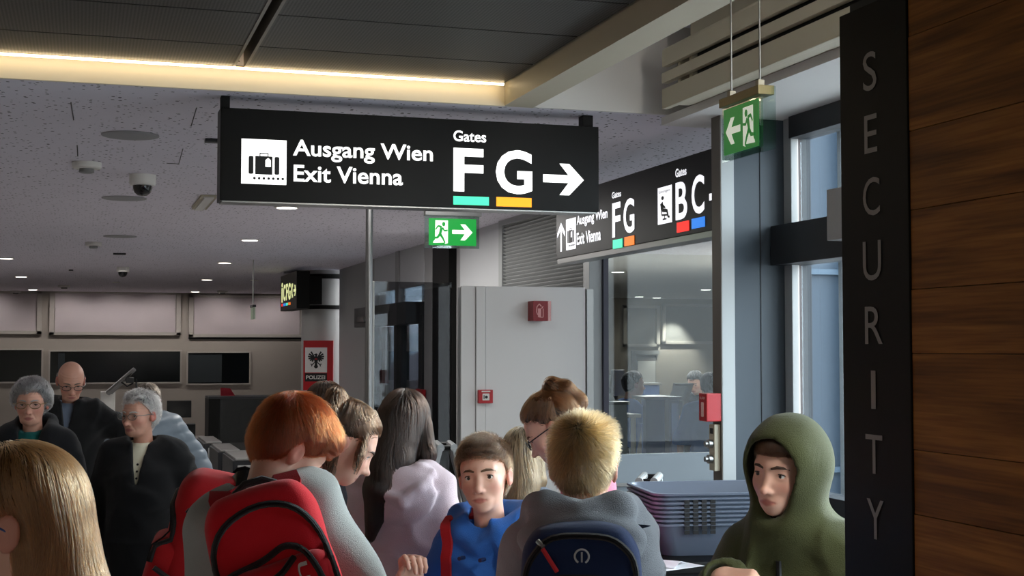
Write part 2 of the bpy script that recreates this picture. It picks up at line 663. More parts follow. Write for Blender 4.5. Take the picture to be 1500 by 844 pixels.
# office behind the glass: stepped side wall, slanting outer facade
struct('wall_office_step', MB().box(3.6, 5.6, 14.6, 14.75, 0, C), M_GREYP)
struct('wall_office_side', MB().box(5.5, 5.62, 14.75, 28.2, 0, C), M_GREYP)
ang = math.atan(0.502)
mb = MB()
for a, b, z0, z1 in ((9.1, 28.2, 0, C),):
    d = Vector((0.502, 1, 0)).normalized()
    nrm = Vector((d.y, -d.x, 0))
    p0 = Vector((fa(a), a, 0))
    L = (Vector((fa(b), b, 0)) - p0).length
    mb.prism([(0, z0), (L, z0), (L, z1), (0, z1)], p0, d, (0, 0, 1), nrm, 0.0, 0.12)
struct('wall_office_outer', mb, M_BEIGE)

# ------------------------------------------------------------------ right: wooden wall with the SECURITY strip
XW = 1.49
YP0, YP1 = onX(1335, 420, XW).y, onX(1236, 420, XW).y      # near and far edge of the black strip
wall = struct('wall_right', MB().box(XW + 0.02, XW + 0.14, -1.5, YP1 - 0.002, 0, 2.46), M_DARK)
zt = 0.0
k = 0
random.seed(3)
while zt < 2.44:
    h = min(random.choice([0.12, 0.15, 0.18]), 2.46 - zt)
    obj('plank', MB().bbox(XW - 0.0005 * (k % 3), XW + 0.02, -1.5, YP0 - 0.001, zt + 0.0006, zt + h - 0.0006, 0.0012), M_WOOD, wall)
    zt += h
    k += 1
zt_top = onX(1236, 23, XW).z
strip = obj('name_strip', MB().bbox(XW - 0.004, XW + 0.02, YP0, YP1, 0, zt_top, 0.002), M_BLACK, wall)
M_LETTER = mat('pale_grey_letters', (150, 146, 142), 0.5, noise=0.04, nscale=8)
bd = Board((XW - 0.0042, YP1, 0), (0, -1, 0), (0, 0, 1))
mb = MB()
for ch, x0, x1, y0, y1 in (('S', 1268, 1287, 76, 133), ('E', 1270, 1288, 168, 224), ('C', 1268, 1292, 260, 316), ('U', 1268, 1294, 353, 411),
                           ('R', 1271, 1296, 449, 504), ('I', 1280, 1286, 543, 599), ('T', 1272, 1296, 637, 694), ('Y', 1274, 1298, 732, 790)):
    p, q = onX(x0, y1, XW), onX(x1, y0, XW)
    pm, qm = onX((x0 + x1) / 2, y1, XW), onX((x0 + x1) / 2, y0, XW)
    bd.text(mb, ch, bd.uv(p)[0], bd.uv(pm)[1], bd.uv(q)[0], bd.uv(qm)[1], 0.0015, 0.0)
obj('lettering', mb, M_LETTER, wall)

# ------------------------------------------------------------------ slatted air box near the facade
XL = 2.47
t = thing('air_outlet_box', 'cream slatted air outlet casing under the high ceiling by the window', 'air vent', (XL, 5.6, 2.82))
zb, ztp = 2.82, 3.09
obj('top_board', MB().bbox(XL, XL + 0.03, 1.2, 5.6, 3.008, ztp, 0.012), M_CREAM, t)
obj('slat', MB().bbox(XL, XL + 0.03, 1.2, 5.6, 2.936, 2.982, 0.003), M_CREAM, t)
obj('bottom_board', MB().bbox(XL, XL + 0.03, 1.2, 5.6, zb, 2.910, 0.006), M_CREAM, t)
obj('casing', MB().box(XL + 0.12, XL + 0.38, 1.2, 5.55, zb + 0.02, 3.27), M_CREAM, t)
obj('gap_shade', MB().box(XL + 0.035, XL + 0.045, 1.2, 5.30, zb + 0.05, 3.07), M_BLACK, t)  # black sheet added behind the slats to darken the gaps
for yy in (5.34, 5.46):
    obj('bracket', MB().box(XL + 0.03, XL + 0.12, yy, yy + 0.03, zb + 0.02, 3.07), M_CREAM, t)
obj('underside_strip', MB().box(XL + 0.03, XL + 0.09, 1.2, 5.5, zb + 0.005, zb + 0.02), M_CREAM, t)
# soffit between the box and the facade
struct('ceiling_soffit', MB().box(XL + 0.13, 3.3, -4.0, 5.9, 2.80, 2.838), M_WHITE)

# ------------------------------------------------------------------ facade on the right
XF = 3.08
struct('wall_jamb', MB().box(2.80, 3.2, 5.60, 5.66, 0, 2.80), M_BLUEGREY)
post = struct('trim_post', MB().box(2.737, 2.80, 5.55, 5.64, 0, 2.80), M_ALUW)
obj('post_side', MB().box(2.733, 2.737, 5.552, 5.64, 0, 2.80), M_BROWNG, post)
obj('panel_joint', MB().box(2.955, 2.959, 5.596, 5.60, 0, 2.80), M_DARK, post)
w1 = struct('window_1', MB().box(XF + 0.03, XF + 0.036, -3.9, 5.5, 1.10, 2.72), M_GLASSW)
obj('mullion', MB().bbox(XF - 0.01, XF + 0.028, 5.515, 5.585, 0, 2.80, 0.004), M_ALUW, w1)
obj('mullion_outer', MB().bbox(XF + 0.03, XF + 0.10, 5.53, 5.585, 0, 2.80, 0.004), M_DARK, w1)
for yy in (4.1, 2.6, 1.1, -0.4, -1.9, -3.4):
    obj('mullion', MB().bbox(XF - 0.01, XF + 0.08, yy, yy + 0.06, 0, 2.80, 0.004), M_ALUW, w1)
obj('head_rail', MB().bbox(XF - 0.03, XF + 0.08, -3.9, 5.5, 2.70, 2.80, 0.004), M_DARK, w1)
obj('transom', MB().bbox(3.0, XF + 0.08, -3.9, 5.585, 2.127, 2.307, 0.004), M_DARK, w1)
obj('sill_rail', MB().bbox(XF - 0.04, XF + 0.08, -3.9, 5.585, 1.045, 1.115, 0.004), M_DARK, w1)
obj('lower_panel', MB().box(XF, XF + 0.06, -3.9, 5.585, 0, 1.045), M_BLUEGREY, w1)
obj('reflection_strip', MB().box(XF + 0.10, XF + 0.125, 5.27, 5.30, 0, 2.9), M_GREYP, w1)  # added strip standing in for a reflection in the window glass
o = obj('blind_motor_box', MB().bbox(2.93, 3.0, 4.6, onX(1211, 315, 2.93).y, onX(1211, 353, 2.93).z, onX(1211, 278, 2.93).z, 0.004), M_GREYP)
tag(o, 'flat grey box fixed to the dark window transom beside the wooden wall', 'box')
# slanting facade further back
w2 = struct('window_2', MB().prism([(0.15, 0.3), (3.7, 0.3), (3.7, C), (0.15, C)], (fa(5.66), 5.66, 0), (0.4486, 0.8937, 0), (0, 0, 1), (0.8937, -0.4486, 0), 0.02, 0.026), mat_glass('solar_pane', (162, 166, 168), 1.0))
for s in (0.1, 1.3, 2.5, 3.68):
    obj('mullion', MB().prism([(s, 0), (s + 0.06, 0), (s + 0.06, C), (s, C)], (fa(5.66), 5.66, 0), (0.4486, 0.8937, 0), (0, 0, 1), (0.8937, -0.4486, 0), -0.02, 0.08), M_DARK, w2)
obj('lower_panel', MB().prism([(0.1, 0), (3.7, 0), (3.7, 0.3), (0.1, 0.3)], (fa(5.66), 5.66, 0), (0.4486, 0.8937, 0), (0, 0, 1), (0.8937, -0.4486, 0), 0.0, 0.05), M_DARK, w2)

# ------------------------------------------------------------------ glass wall (mirrors the sign) and louvre wall
YG = 9.0
w3 = struct('window_3', MB().box(3.53, fa(YG) - 0.02, YG, YG + 0.012, 1.0, C), M_GLASS)
obj('mullion', MB().bbox(3.497, 3.535, YG - 0.05, YG + 0.08, 0, C, 0.003), mat('slate_blue_frame', (62, 62, 76), 0.45, noise=0.05, nscale=9), w3)
obj('corner_frame', MB().bbox(3.40, 3.497, YG - 0.02, YG + 0.1, 0, C, 0.004), M_ALUW, w3)
M_FROST = mat('frosted_film', (176, 190, 200), 0.35, noise=0.02, nscale=3)
obj('lower_panel', MB().box(3.53, fa(YG) - 0.02, YG - 0.004, YG + 0.03, 0, 1.0), M_FROST, w3)
obj('push_rail', MB().bbox(3.56, fa(YG) - 0.1, YG - 0.03, YG - 0.006, 0.775, 0.80, 0.003), M_ALU, w3)

XV = 3.44
lv = struct('wall_louvre', MB().box(XV + 0.06, XV + 0.14, 9.12, 11.3, 0, C), M_GREYP)
mb = MB()
n = 62
z = 0.05
while z < C - 0.04:
    mb.add([(XV + 0.045, 9.2, z), (XV + 0.045, 11.2, z), (XV + 0.01, 11.2, z + 0.024), (XV + 0.01, 9.2, z + 0.024),
            (XV + 0.05, 9.2, z + 0.003), (XV + 0.05, 11.2, z + 0.003), (XV + 0.015, 11.2, z + 0.027), (XV + 0.015, 9.2, z + 0.027)],
           [(0, 1, 2, 3), (7, 6, 5, 4), (0, 4, 5, 1), (3, 2, 6, 7), (1, 5, 6, 2), (0, 3, 7, 4)])
    z += 0.03
o = obj('louvre_slats', mb, mat('louvre_grey', (186, 188, 188), 0.45, noise=0.02, nscale=5), lv)
o['kind'] = 'stuff'
obj('louvre_frame', MB().bbox(XV, XV + 0.05, 9.12, 9.2, 0, C, 0.003).bbox(XV, XV + 0.05, 11.2, 11.3, 0, C, 0.003).bbox(XV, XV + 0.05, 9.2, 11.2, C - 0.05, C - 0.001, 0.003), M_ALUW, lv)

# right hall wall beyond the louvre: panels, black pilaster, sliding door to the courtyard, more panels
def ypx(px):
    return onX(px, 500, XV).y


wl = struct('wall_hall_right', MB().box(XV + 0.06, XV + 0.14, 11.3, ypx(660), 0, C), M_GREYP)
obj('panel', MB().box(XV + 0.04, XV + 0.06, 11.32, ypx(668), 0, C), mat('pale_grey_panel', (188, 190, 192), 0.5, noise=0.02, nscale=5), wl)
obj('pilaster', MB().bbox(XV - 0.02, XV + 0.06, ypx(660), ypx(636), 0, C, 0.004), M_BLACK, wl)
obj('pilaster_cover', MB().bbox(XV - 0.02, XV + 0.05, ypx(635), ypx(624), 0, C, 0.004), M_GREYP, wl)
Yd0, Yd1 = ypx(622), ypx(549)
d1 = struct('door_1', MB().box(XV, XV + 0.012, Yd0, Yd1, 0.1, 2.0), M_GLASSW)
obj('door_frame', MB().bbox(XV - 0.03, XV + 0.06, Yd0, Yd0 + 0.16, 0, 2.1, 0.004).bbox(XV - 0.03, XV + 0.06, Yd1 - 0.14, Yd1, 0, 2.1, 0.004)
    .bbox(XV - 0.03, XV + 0.06, (Yd0 * 2 + Yd1) / 3 + 0.1, (Yd0 * 2 + Yd1) / 3 + 0.5, 0, 2.1, 0.004), M_DARK, d1)
obj('door_frame', MB().bbox(XV - 0.02, XV + 0.05, Yd1 - 0.7, Yd1 - 0.5, 0, 2.0, 0.004), M_ALUW, d1)
zh0, zh1 = onX(597, 474, XV - 0.2).z, onX(597, 441, XV - 0.2).z
obj('door_operator', MB().bbox(XV - 0.2, XV + 0.03, Yd0 + 0.05, Yd1 + 0.3, zh0, zh1, 0.006), M_DARK, d1)
obj('door_sensor', MB().bbox(XV - 0.24, XV - 0.2, Yd1 - 0.5, Yd1 - 0.1, zh0 + 0.05, zh0 + 0.12, 0.01), M_BLKPL, d1)
obj('top_light', MB().box(XV, XV + 0.012, Yd0, Yd1, zh1 + 0.02, 2.42), M_GLASSW, d1)
M_PPAN = bpy.data.materials['pale_grey_panel']
Ym = (Yd0 + Yd1) / 2
obj('top_panel', MB().box(XV - 0.01, XV + 0.05, Yd0, Ym - 0.15, 2.42, C), M_PPAN, d1)
obj('top_panel', MB().box(XV - 0.01, XV + 0.05, Ym + 0.02, Yd1, 2.42, C), M_PPAN, d1)
obj('panel_post', MB().bbox(XV - 0.03, XV + 0.05, Ym - 0.15, Ym + 0.02, zh1, C, 0.004), M_GREYP, d1)
struct('wall_hall_far_right', MB().box(XV, XV + 0.14, Yd1 + 0.02, 18.95, 0, C), M_GREYP)
# half-height tinted screen beside the white partition
ps = thing('glass_screen', 'dark tinted glass screen beside the white cabinet wall', 'screen', (2.0, 9.05, 0))
xa, xb = onY(548, 413, 9.05).x, 2.42
ztop = onY(600, 413, 9.05).z
obj('pane', MB().box(xa, xb, 9.05, 9.06, 0.02, ztop), M_TINT, ps)
obj('floor_channel', MB().bbox(xa, xb, 9.03, 9.08, 0, 0.03, 0.003), M_ALU, ps)
obj('end_post', MB().bbox(xa - 0.03, xa, 9.03, 9.08, 0, ztop, 0.003), M_ALU, ps)

# ------------------------------------------------------------------ white cabinet wall with fire equipment
YC = 8.9
x0, x1 = onY(675, 500, YC).x, onY(858, 500, YC).x
zc = onY(760, 420, YC).z
t = thing('cabinet_wall', 'white laminate cabinet block below the grey louvre wall', 'partition', ((x0 + x1) / 2, YC, 0))
obj('carcass', MB().bbox(x0, x1, YC + 0.012, YC + 0.09, 0, zc - 0.004, 0.004), M_ALUW, t)
xj = onY(697, 500, YC).x
obj('door', MB().bbox(x0 + 0.002, xj - 0.004, YC, YC + 0.012, 0.04, zc, 0.002), M_PART, t)
obj('door', MB().bbox(xj + 0.07, x1 - 0.002, YC, YC + 0.012, 0.04, zc, 0.002), M_PART, t)
obj('cable_duct', MB().bbox(xj, xj + 0.065, YC - 0.012, YC + 0.012, 0.04, zc, 0.004), M_PART, t)
obj('side_frame', MB().bbox(x1 + 0.004, x1 + 0.055, YC - 0.01, YC + 0.09, 0, zc - 0.01, 0.004), M_ALU, t)

# hose/extinguisher sign box
p0, p1 = onY(781, 470, YC - 0.12), onY(803, 441, YC - 0.12)
t = thing('extinguisher_sign', 'dark red projecting sign box with a white extinguisher symbol', 'sign', (p0.x, YC, p0.z))
obj('box', MB().bbox(p0.x, p1.x, YC - 0.12, YC - 0.002, p0.z, p1.z, 0.004), M_REDD, t)
obj('acrylic_edge', MB().box(p1.x + 0.001, p1.x + 0.022, YC - 0.118, YC - 0.112, p0.z, p1.z), mat_glass('pink_acrylic', (240, 200, 196), 2.0), t)
bd = Board((p0.x, YC - 0.1205, p0.z), (1, 0, 0), (0, 0, 1))
w, h = p1.x - p0.x, p1.z - p0.z
mb = MB()
for a, b, ww in (((.42, .18), (.42, .62), .10), ((.66, .18), (.66, .62), .025), ((.42, .18), (.66, .18), .025), ((.55, .62), (.66, .72), .03), ((.55, .72), (.4, .85), .03),
                 ((.4, .85), (.25, .70), .025), ((.25, .70), (.22, .45), .025), ((.22, .45), (.3, .3), .025)):
    bd.poly(mb, bar2d((a[0] * w, a[1] * h), (b[0] * w, b[1] * h), ww * w))
obj('symbol', mb, mat('pale_rose_print', (214, 150, 148), 0.5, noise=0.03, nscale=9), t)
# manual call point
p0, p1 = onY(701, 591, YC - 0.04), onY(722, 571, YC - 0.04)
t = thing('fire_call_point', 'small red square fire call point on the white cabinet wall', 'alarm', (p0.x, YC, p0.z))
obj('housing', MB().bbox(p0.x, p1.x, YC - 0.045, YC - 0.012, p0.z, p1.z, 0.005), M_RED, t)
w, h = p1.x - p0.x, p1.z - p0.z
bd = Board((p0.x, YC - 0.0455, p0.z), (1, 0, 0), (0, 0, 1))
mb = MB()
bd.poly(mb, rrect(.26 * w, .22 * h, .74 * w, .72 * h, .03 * w))
bd.poly(mb, rrect(.2 * w, .84 * h, .8 * w, .92 * h, .01 * w))
fp = obj('break_pane', mb, M_WHITEPL, t)
mb = MB()
bd.poly(mb, disc(.52 * w, .46 * h, .1 * w), 0.0035)
bd.poly(mb, bar2d((.36 * w, .6 * h), (.36 * w, .32 * h), .03 * w), 0.0035)
obj('press_mark', mb, M_PICT, fp)

# red alarm box and key switch panel on the post
p0, p1 = onY(1037, 619, 5.5), onY(1057, 577, 5.5)
t = thing('red_alarm_box', 'bright red alarm box on the grey post above the key switches', 'alarm', (2.733, 5.6, p0.z))
obj('housing', MB().bbox(2.66, 2.733, 5.555, 5.635, p0.z, p1.z, 0.005), M_RED, t)
bd = Board((2.6595, 5.635, p0.z), (0, -1, 0), (0, 0, 1))
mb = MB()
bd.text(mb, 'ALARM', 0.015, 0.098, 0.065, 0.110)
bd.poly(mb, rrect(.028, .02, .052, .085, .004))
obj('print', mb, mat('pale_print', (230, 190, 186), 0.5, noise=0.03, nscale=9), t)
p0, p1 = onY(1046, 692, 5.52), onY(1057, 623, 5.52)
t = thing('key_switch_panel', 'slim cream key switch panel on the grey post under the alarm box', 'switch', (2.733, 5.6, p0.z))
obj('plate', MB().bbox(2.705, 2.733, 5.57, 5.625, p0.z, p1.z, 0.004), M_CREAM, t)
for k in (0.25, 0.58):
    zz = p0.z + (p1.z - p0.z) * k
    obj('key_cylinder', MB().lathe([(0.02, 0), (0.02, -0.02), (0.012, -0.022), (0.012, -0.035)], (2.705, 5.597, zz), 16, 'x'), M_ALU, t, True)
obj('label_slot', MB().bbox(2.702, 2.706, 5.585, 5.61, p0.z + 0.165, p0.z + 0.19, 0.001), M_BLKPL, t)

q0, q1 = onX(613, 590, XV - 0.03), onX(624, 571, XV - 0.03)
t = thing('fire_call_point', 'tiny red fire call point on the grey strip beside the sliding door', 'alarm', (XV, q0.y, q0.z))
obj('housing', MB().bbox(XV - 0.065, XV - 0.031, q1.y, q0.y, q0.z, q1.z, 0.004), M_RED, t)
obj('break_pane', MB().box(XV - 0.067, XV - 0.0645, q1.y + (q0.y - q1.y) * .3, q1.y + (q0.y - q1.y) * .7, q0.z + (q1.z - q0.z) * .3, q0.z + (q1.z - q0.z) * .7), M_WHITEPL, t)
# ------------------------------------------------------------------ pictograms
def pict_luggage(bd, mw, mk, u0, v0, w, h, t=0.002):
    """white field with a suitcase on rollers"""
    P = lambda pts: [(u0 + p[0] * w, v0 + p[1] * h) for p in pts]
    bd.poly(mw, P([(0, 0), (1, 0), (1, 1), (0, 1)]), t)
    k = t + 0.0012
    bd.poly(mk, P(rrect(.16, .22, .265, .62, .03)), k)
    bd.poly(mk, P(rrect(.305, .215, .685, .625, .004)), k)
    bd.poly(mk, P(rrect(.735, .22, .84, .62, .03)), k)
    bd.poly(mk, P([(.40, .62), (.42, .62), (.42, .69), (.40, .69)]), k)
    bd.poly(mk, P([(.58, .62), (.60, .62), (.60, .69), (.58, .69)]), k)
    bd.poly(mk, P([(.40, .68), (.60, .68), (.60, .70), (.40, .70)]), k)
    bd.poly(mw, P([(.53, .39), (.65, .39), (.65, .54), (.59, .59), (.53, .54)]), k + 0.001)
    for i in range(7):
        bd.poly(mk, P(disc(.29 + .105 * i, .13, .03, n=10)), k)


def pict_runner(bd, mw, mg, u0, v0, w, h, flip=False, t=0.0025):
    """white doorway with a running figure"""
    s = -1 if flip else 1
    P = lambda pts: [(u0 + (p[0] if not flip else 1 - p[0]) * w, v0 + p[1] * h) for p in (pts if not flip else pts[::-1])]
    bd.poly(mw, P([(.12, 1), (1, 1), (1, .04), (.80, 0), (.76, .06), (-.04, .04), (-.0, .12), (.06, .14), (.1, .18)]), t)
    k = t + 0.001
    bd.poly(mg, P(disc(.70, .84, .115, .095, 14)), k)
    for a, b, w0, w1 in (((.56, .70), (.44, .42), .13, .10), ((.56, .72), (.30, .76), .055, .05), ((.30, .76), (.14, .60), .05, .04),
                         ((.62, .70), (.74, .56), .05, .05), ((.74, .56), (.98, .58), .05, .04), ((.44, .42), (.26, .26), .09, .07),
                         ((.28, .27), (-.04, .25), .06, .05), ((.46, .42), (.62, .26), .09, .07), ((.62, .27), (.80, .04), .07, .05)):
        bd.poly(mg, P(bar2d(a, b, w0 * .8, w1 * .8)), k)


def pict_arrow_right(bd, m, u0, v0, w, h, left=False, t=0.002):
    pts = [(0, .39), (.62, .39), (.40, 0), (.64, 0), (1, .5), (.64, 1), (.40, 1), (.62, .64), (0, .64)]
    pts = [(u0 + (1 - p[0] if left else p[0]) * w, v0 + p[1] * h) for p in pts]
    bd.poly(m, pts[::-1] if left else pts, t)


def pxbox(bd, fn, x0, y0, x1, y1):
    """pixel box on a sign's plane to board coordinates (centre line heights)"""
    xm = (x0 + x1) / 2
    ua, ub = bd.uv(fn(x0, (y0 + y1) / 2))[0], bd.uv(fn(x1, (y0 + y1) / 2))[0]
    va, vb = bd.uv(fn(xm, y1))[1], bd.uv(fn(xm, y0))[1]
    return ua, va, ub, vb


# ------------------------------------------------------------------ main hanging sign
YS = 5.98
a, b = onY(322, 292, YS), onY(877, 185, YS)
sx0, sx1 = a.x, b.x
zm0, zm1 = (onY(322, 292, YS).z + onY(876, 312, YS).z) / 2, (onY(325, 158, YS).z + onY(877, 185, YS).z) / 2
sgn = thing('gate_sign', 'long black hanging sign reading Ausgang Wien Exit Vienna Gates F G', 'sign', ((sx0 + sx1) / 2, YS + 0.07, zm0))
obj('housing', MB().bbox(sx0, sx1, YS, YS + 0.14, zm0, zm1, 0.004), M_SIGN, sgn)
obj('bottom_trim', MB().box(sx0 + 0.01, sx1 - 0.01, YS + 0.01, YS + 0.13, zm0 - 0.006, zm0 + 0.001), M_ALU, sgn)
for px0, px1 in ((325, 338), (857, 872)):
    p, q = onY(px0, 150, YS), onY(px1, 150, YS)
    obj('hanger', MB().bbox(p.x, q.x, YS + 0.03, YS + 0.09, zm1, C, 0.003), M_BLACK, sgn)


def main_face(bd, off):
    """off: shifts pixel-measured board coordinates when the same face is mounted on the back"""
    mw, mk = MB(), MB()
    front = Board((sx0, YS, zm0), (1, 0, 0), (0, 0, 1))
    f = lambda *q: pxbox(front, lambda x, y: onY(x, y, YS), *q)
    u0, v0, u1, v1 = f(353.5, 204.5, 419.5, 270)
    pict_luggage(bd, mw, mk, u0, v0, u1 - u0, v1 - v0)
    for s, q in (('Ausgang Wien', (429, 209, 634, 239.5)), ('Exit Vienna', (430, 244.5, 590, 269)), ('Gates', (664, 192, 712, 208)),
                 ('F', (664, 217.5, 708, 281)), ('G', (726, 220, 779.5, 284.5))):
        u0, v0, u1, v1 = f(*q)
        bd.text(mw, s, u0, v0, u1, v1, bold=0.018 if len(s) > 1 else 0.026)
    u0, v0, u1, v1 = f(795.5, 240, 855, 286)
    pict_arrow_right(bd, mw, u0, v0, u1 - u0, v1 - v0)
    ma, mg = MB(), MB()
    u0, v0, u1, v1 = f(664, 288, 716, 300.5)
    bd.poly(mg, [(u0, v0), (u1, v0), (u1, v1), (u0, v1)])
    u0, v0, u1, v1 = f(727, 289.5, 778.5, 303)
    bd.poly(ma, [(u0, v0), (u1, v0), (u1, v1), (u0, v1)])
    return mw, mk, mg, ma


for side in (0, 1):
    bd = Board((sx0, YS - 0.0003, zm0), (1, 0, 0), (0, 0, 1)) if side == 0 else Board((sx1, YS + 0.1403, zm0), (-1, 0, 0), (0, 0, 1))
    mw, mk, mg, ma = main_face(bd, 0)
    obj('lettering', mw, E_WHITE, sgn)
    obj('luggage_symbol', mk, M_PICT, sgn)
    obj('gate_colour_bar', mg, E_MINT, sgn)
    obj('gate_colour_bar', ma, E_AMBER, sgn)

# ------------------------------------------------------------------ second sign along the passage
XS = 2.9
ya, yb = onX(815, 385, XS).y, 5.72
z0, z1 = 2.272, 2.662
z0 = (onX(815, 385, XS).z + onX(1042, 331, XS).z) / 2
z1 = (onX(876, 274, XS).z + onX(1042, 213, XS).z) / 2
sg2 = thing('gate_sign', 'black hanging sign in front of the glass wall reading Gates F G and B C', 'sign', (XS + 0.06, (ya + yb) / 2, z0))
obj('housing', MB().bbox(XS, XS + 0.12, yb, ya, z0, z1, 0.004), M_SIGN, sg2)
obj('bottom_trim', MB().box(XS + 0.004, XS + 0.116, yb + 0.01, ya - 0.01, z0 - 0.03, z0 + 0.001), M_ALU, sg2)
for yy in (ya - 0.3, yb + 0.2):
    obj('hanger', MB().bbox(XS + 0.03, XS + 0.09, yy - 0.03, yy + 0.03, z1, C, 0.003), M_BLACK, sg2)
bd = Board((XS - 0.0003, ya, z0), (0, -1, 0), (0, 0, 1))
K = 3.837
f2 = lambda x0, y0, x1, y1: pxbox(bd, lambda x, y: onX(x, y, XS), 790 + x0 / K, 180 + y0 / K, 790 + x1 / K, 180 + y1 / K)
mw, mk = MB(), MB()
for s, q in (('Ausgang Wien', (212, 500, 385, 572)), ('Exit Vienna', (212, 604, 347, 674)), ('Gates', (410, 384, 461, 420)), ('F', (412, 448, 458, 642)),
             ('G', (475, 425, 536, 620)), ('Gates', (767, 252, 829, 300)), ('B', (768, 330, 833, 542)), ('C', (858, 293, 929, 512))):
    u0, v0, u1, v1 = f2(*q)
    bd.text(mw, s, u0, v0, u1, v1, bold=0.018)
u0, v0, u1, v1 = f2(152, 538, 206, 712)
mf, ms = MB(), MB()
pict_luggage(bd, mf, ms, u0, v0, u1 - u0, v1 - v0)
obj('luggage_field', mf, E_WHITE2, sg2)
obj('luggage_symbol', ms, M_PICT, sg2)
mw_arrow = MB()
u0, v0, u1, v1 = f2(103, 562, 145, 724)
w, h = u1 - u0, v1 - v0
bd.poly(mw_arrow, [(u0 + p[0] * w, v0 + p[1] * h) for p in ((.41, 0), (.59, 0), (.59, .75), (1, .5), (1, .66), (.5, 1), (0, .66), (0, .5), (.41, .75))])
u0, v0, u1, v1 = f2(957, 396, 985, 434)
bd.poly(mw, [(u0, v0), (u1, v0), (u1, v1), (u0, v1)])
obj('arrow', mw_arrow, E_WHITE2, sg2)
# lounge field: seated figure
u0, v0, u1, v1 = f2(668, 358, 746, 566)
w, h = u1 - u0, v1 - v0
ml_f = MB()
bd.poly(ml_f, [(u0, v0), (u1, v0), (u1, v1), (u0, v1)])
for p, q, t0, t1 in (((.30, .58), (.40, .34), .07, .07), ((.40, .36), (.66, .34), .05, .05), ((.66, .36), (.76, .16), .045, .04), ((.76, .16), (.86, .16), .03, .03),
                     ((.34, .52), (.55, .42), .03, .03), ((.22, .56), (.30, .24), .025, .025), ((.30, .24), (.70, .22), .025, .025), ((.5, .22), (.5, .12), .02, .02), ((.36, .12), (.64, .12), .02, .02)):
    bd.poly(mk, [(u0 + x * w, v0 + y * h) for x, y in bar2d(p, q, t0, t1)], 0.0032)
bd.poly(mk, [(u0 + x * w, v0 + y * h) for x, y in disc(.36, .70, .09, .055, 12)], 0.0032)
ml = MB()
bd.text(ml, 'Lounges', u0 + .1 * w, v0 + .82 * h, u0 + .9 * w, v0 + .92 * h, 0.0032)
obj('lettering', mw, E_WHITE2, sg2)
obj('lounge_field', ml_f, E_WHITE2, sg2)
obj('lounge_symbol', mk, M_PICT, sg2)
obj('small_print', ml, mat('grey_print', (150, 150, 152), 0.5, noise=0.03, nscale=9), sg2)
for q, m in (((415, 655, 468, 705), E_MINT), ((480, 638, 535, 690), E_ORANGE), ((775, 555, 843, 612), E_RED), ((858, 533, 932, 590), E_BLUE)):
    u0, v0, u1, v1 = f2(*q)
    mb = MB()
    bd.poly(mb, [(u0, v0), (u1, v0), (u1, v1), (u0, v1)])
    obj('gate_colour_bar', mb, m, sg2)

# ------------------------------------------------------------------ exit sign behind the main sign
YX = 7.8
f = lambda x, y: onY(x, y, YX)
p, q = f(628, 359), f(697.5, 321.5)
t = thing('exit_sign', 'green exit sign with running figure and arrow pointing right', 'sign', ((p.x + q.x) / 2, YX, p.z))
pa, qa = f(622, 363), f(702, 318)
obj('acrylic_plate', MB().box(pa.x, qa.x, YX, YX + 0.008, pa.z, qa.z), M_ACRYL, t)
obj('lamp_rail', MB().bbox(pa.x, qa.x + 0.01, YX - 0.02, YX + 0.03, qa.z, qa.z + 0.03, 0.003), M_ALU, t)
obj('suspension_rod', MB().tube([(pa.x + 0.06, YX + 0.01, qa.z + 0.03), (pa.x + 0.06, YX + 0.01, C)], 0.003), M_STEEL, t)
obj('suspension_rod', MB().tube([(qa.x - 0.06, YX + 0.01, qa.z + 0.03), (qa.x - 0.06, YX + 0.01, C)], 0.003), M_STEEL, t)
bd = Board((p.x, YX - 0.0003, p.z), (1, 0, 0), (0, 0, 1))
w, h = q.x - p.x, q.z - p.z
mb = MB()
bd.poly(mb, [(0, 0), (w, 0), (w, h), (0, h)], 0.0015)
obj('green_field', mb, E_GREEN, t)
mw, mg = MB(), MB()
pict_runner(bd, mw, mg, .10 * w, .05 * h, .30 * w, .88 * h)
pict_arrow_right(bd, mw, .49 * w, .2 * h, .43 * w, .6 * h, t=0.0025)
obj('arrow_and_doorway', mw, E_EXITW, t)
obj('runner', mg, E_GREEN, t)

# ------------------------------------------------------------------ exit sign on rods near the facade
XX = 1.88
f = lambda x, y: onX(x, y, XX)
y_far, y_near = f(1061, 190).y, f(1112, 190).y
zlo = (f(1061, 229).z + f(1112, 213).z) / 2
zhi = (f(1061, 163).z + f(1112, 142).z) / 2
t = thing('exit_sign', 'green exit sign with arrow pointing left hanging on two thin steel rods', 'sign', (XX, (y_far + y_near) / 2, zlo))
obj('acrylic_plate', MB().box(XX, XX + 0.008, y_near - 0.01, y_far + 0.015, zlo - 0.02, zhi + 0.01), M_ACRYL, t)
obj('acrylic_plate', MB().box(XX + 0.03, XX + 0.036, y_near - 0.035, y_far - 0.05, zlo - 0.012, zhi + 0.03), mat_glass('clear_acrylic', (232, 240, 238), 0.5), t)
obj('lamp_rail', MB().bbox(XX - 0.012, XX + 0.04, y_near - 0.02, y_far + 0.012, zhi + 0.008, zhi + 0.035, 0.002), mat('olive_metal', (120, 108, 70), 0.4, metal=0.4, noise=0.05, nscale=9), t)
for yy in (y_far - 0.03, y_near + 0.012):
    obj('rod_clamp', MB().bbox(XX, XX + 0.02, yy - 0.01, yy + 0.01, zhi + 0.03, zhi + 0.055, 0.002), M_CREAM, t)
    obj('suspension_rod', MB().tube([(XX + 0.01, yy, zhi + 0.04), (XX + 0.01, yy, 3.27)], 0.0028), M_ALU, t)
bd = Board((XX - 0.0003, y_far, zlo), (0, -1, 0), (0, 0, 1))
w, h = y_far - y_near, zhi - zlo
mb = MB()
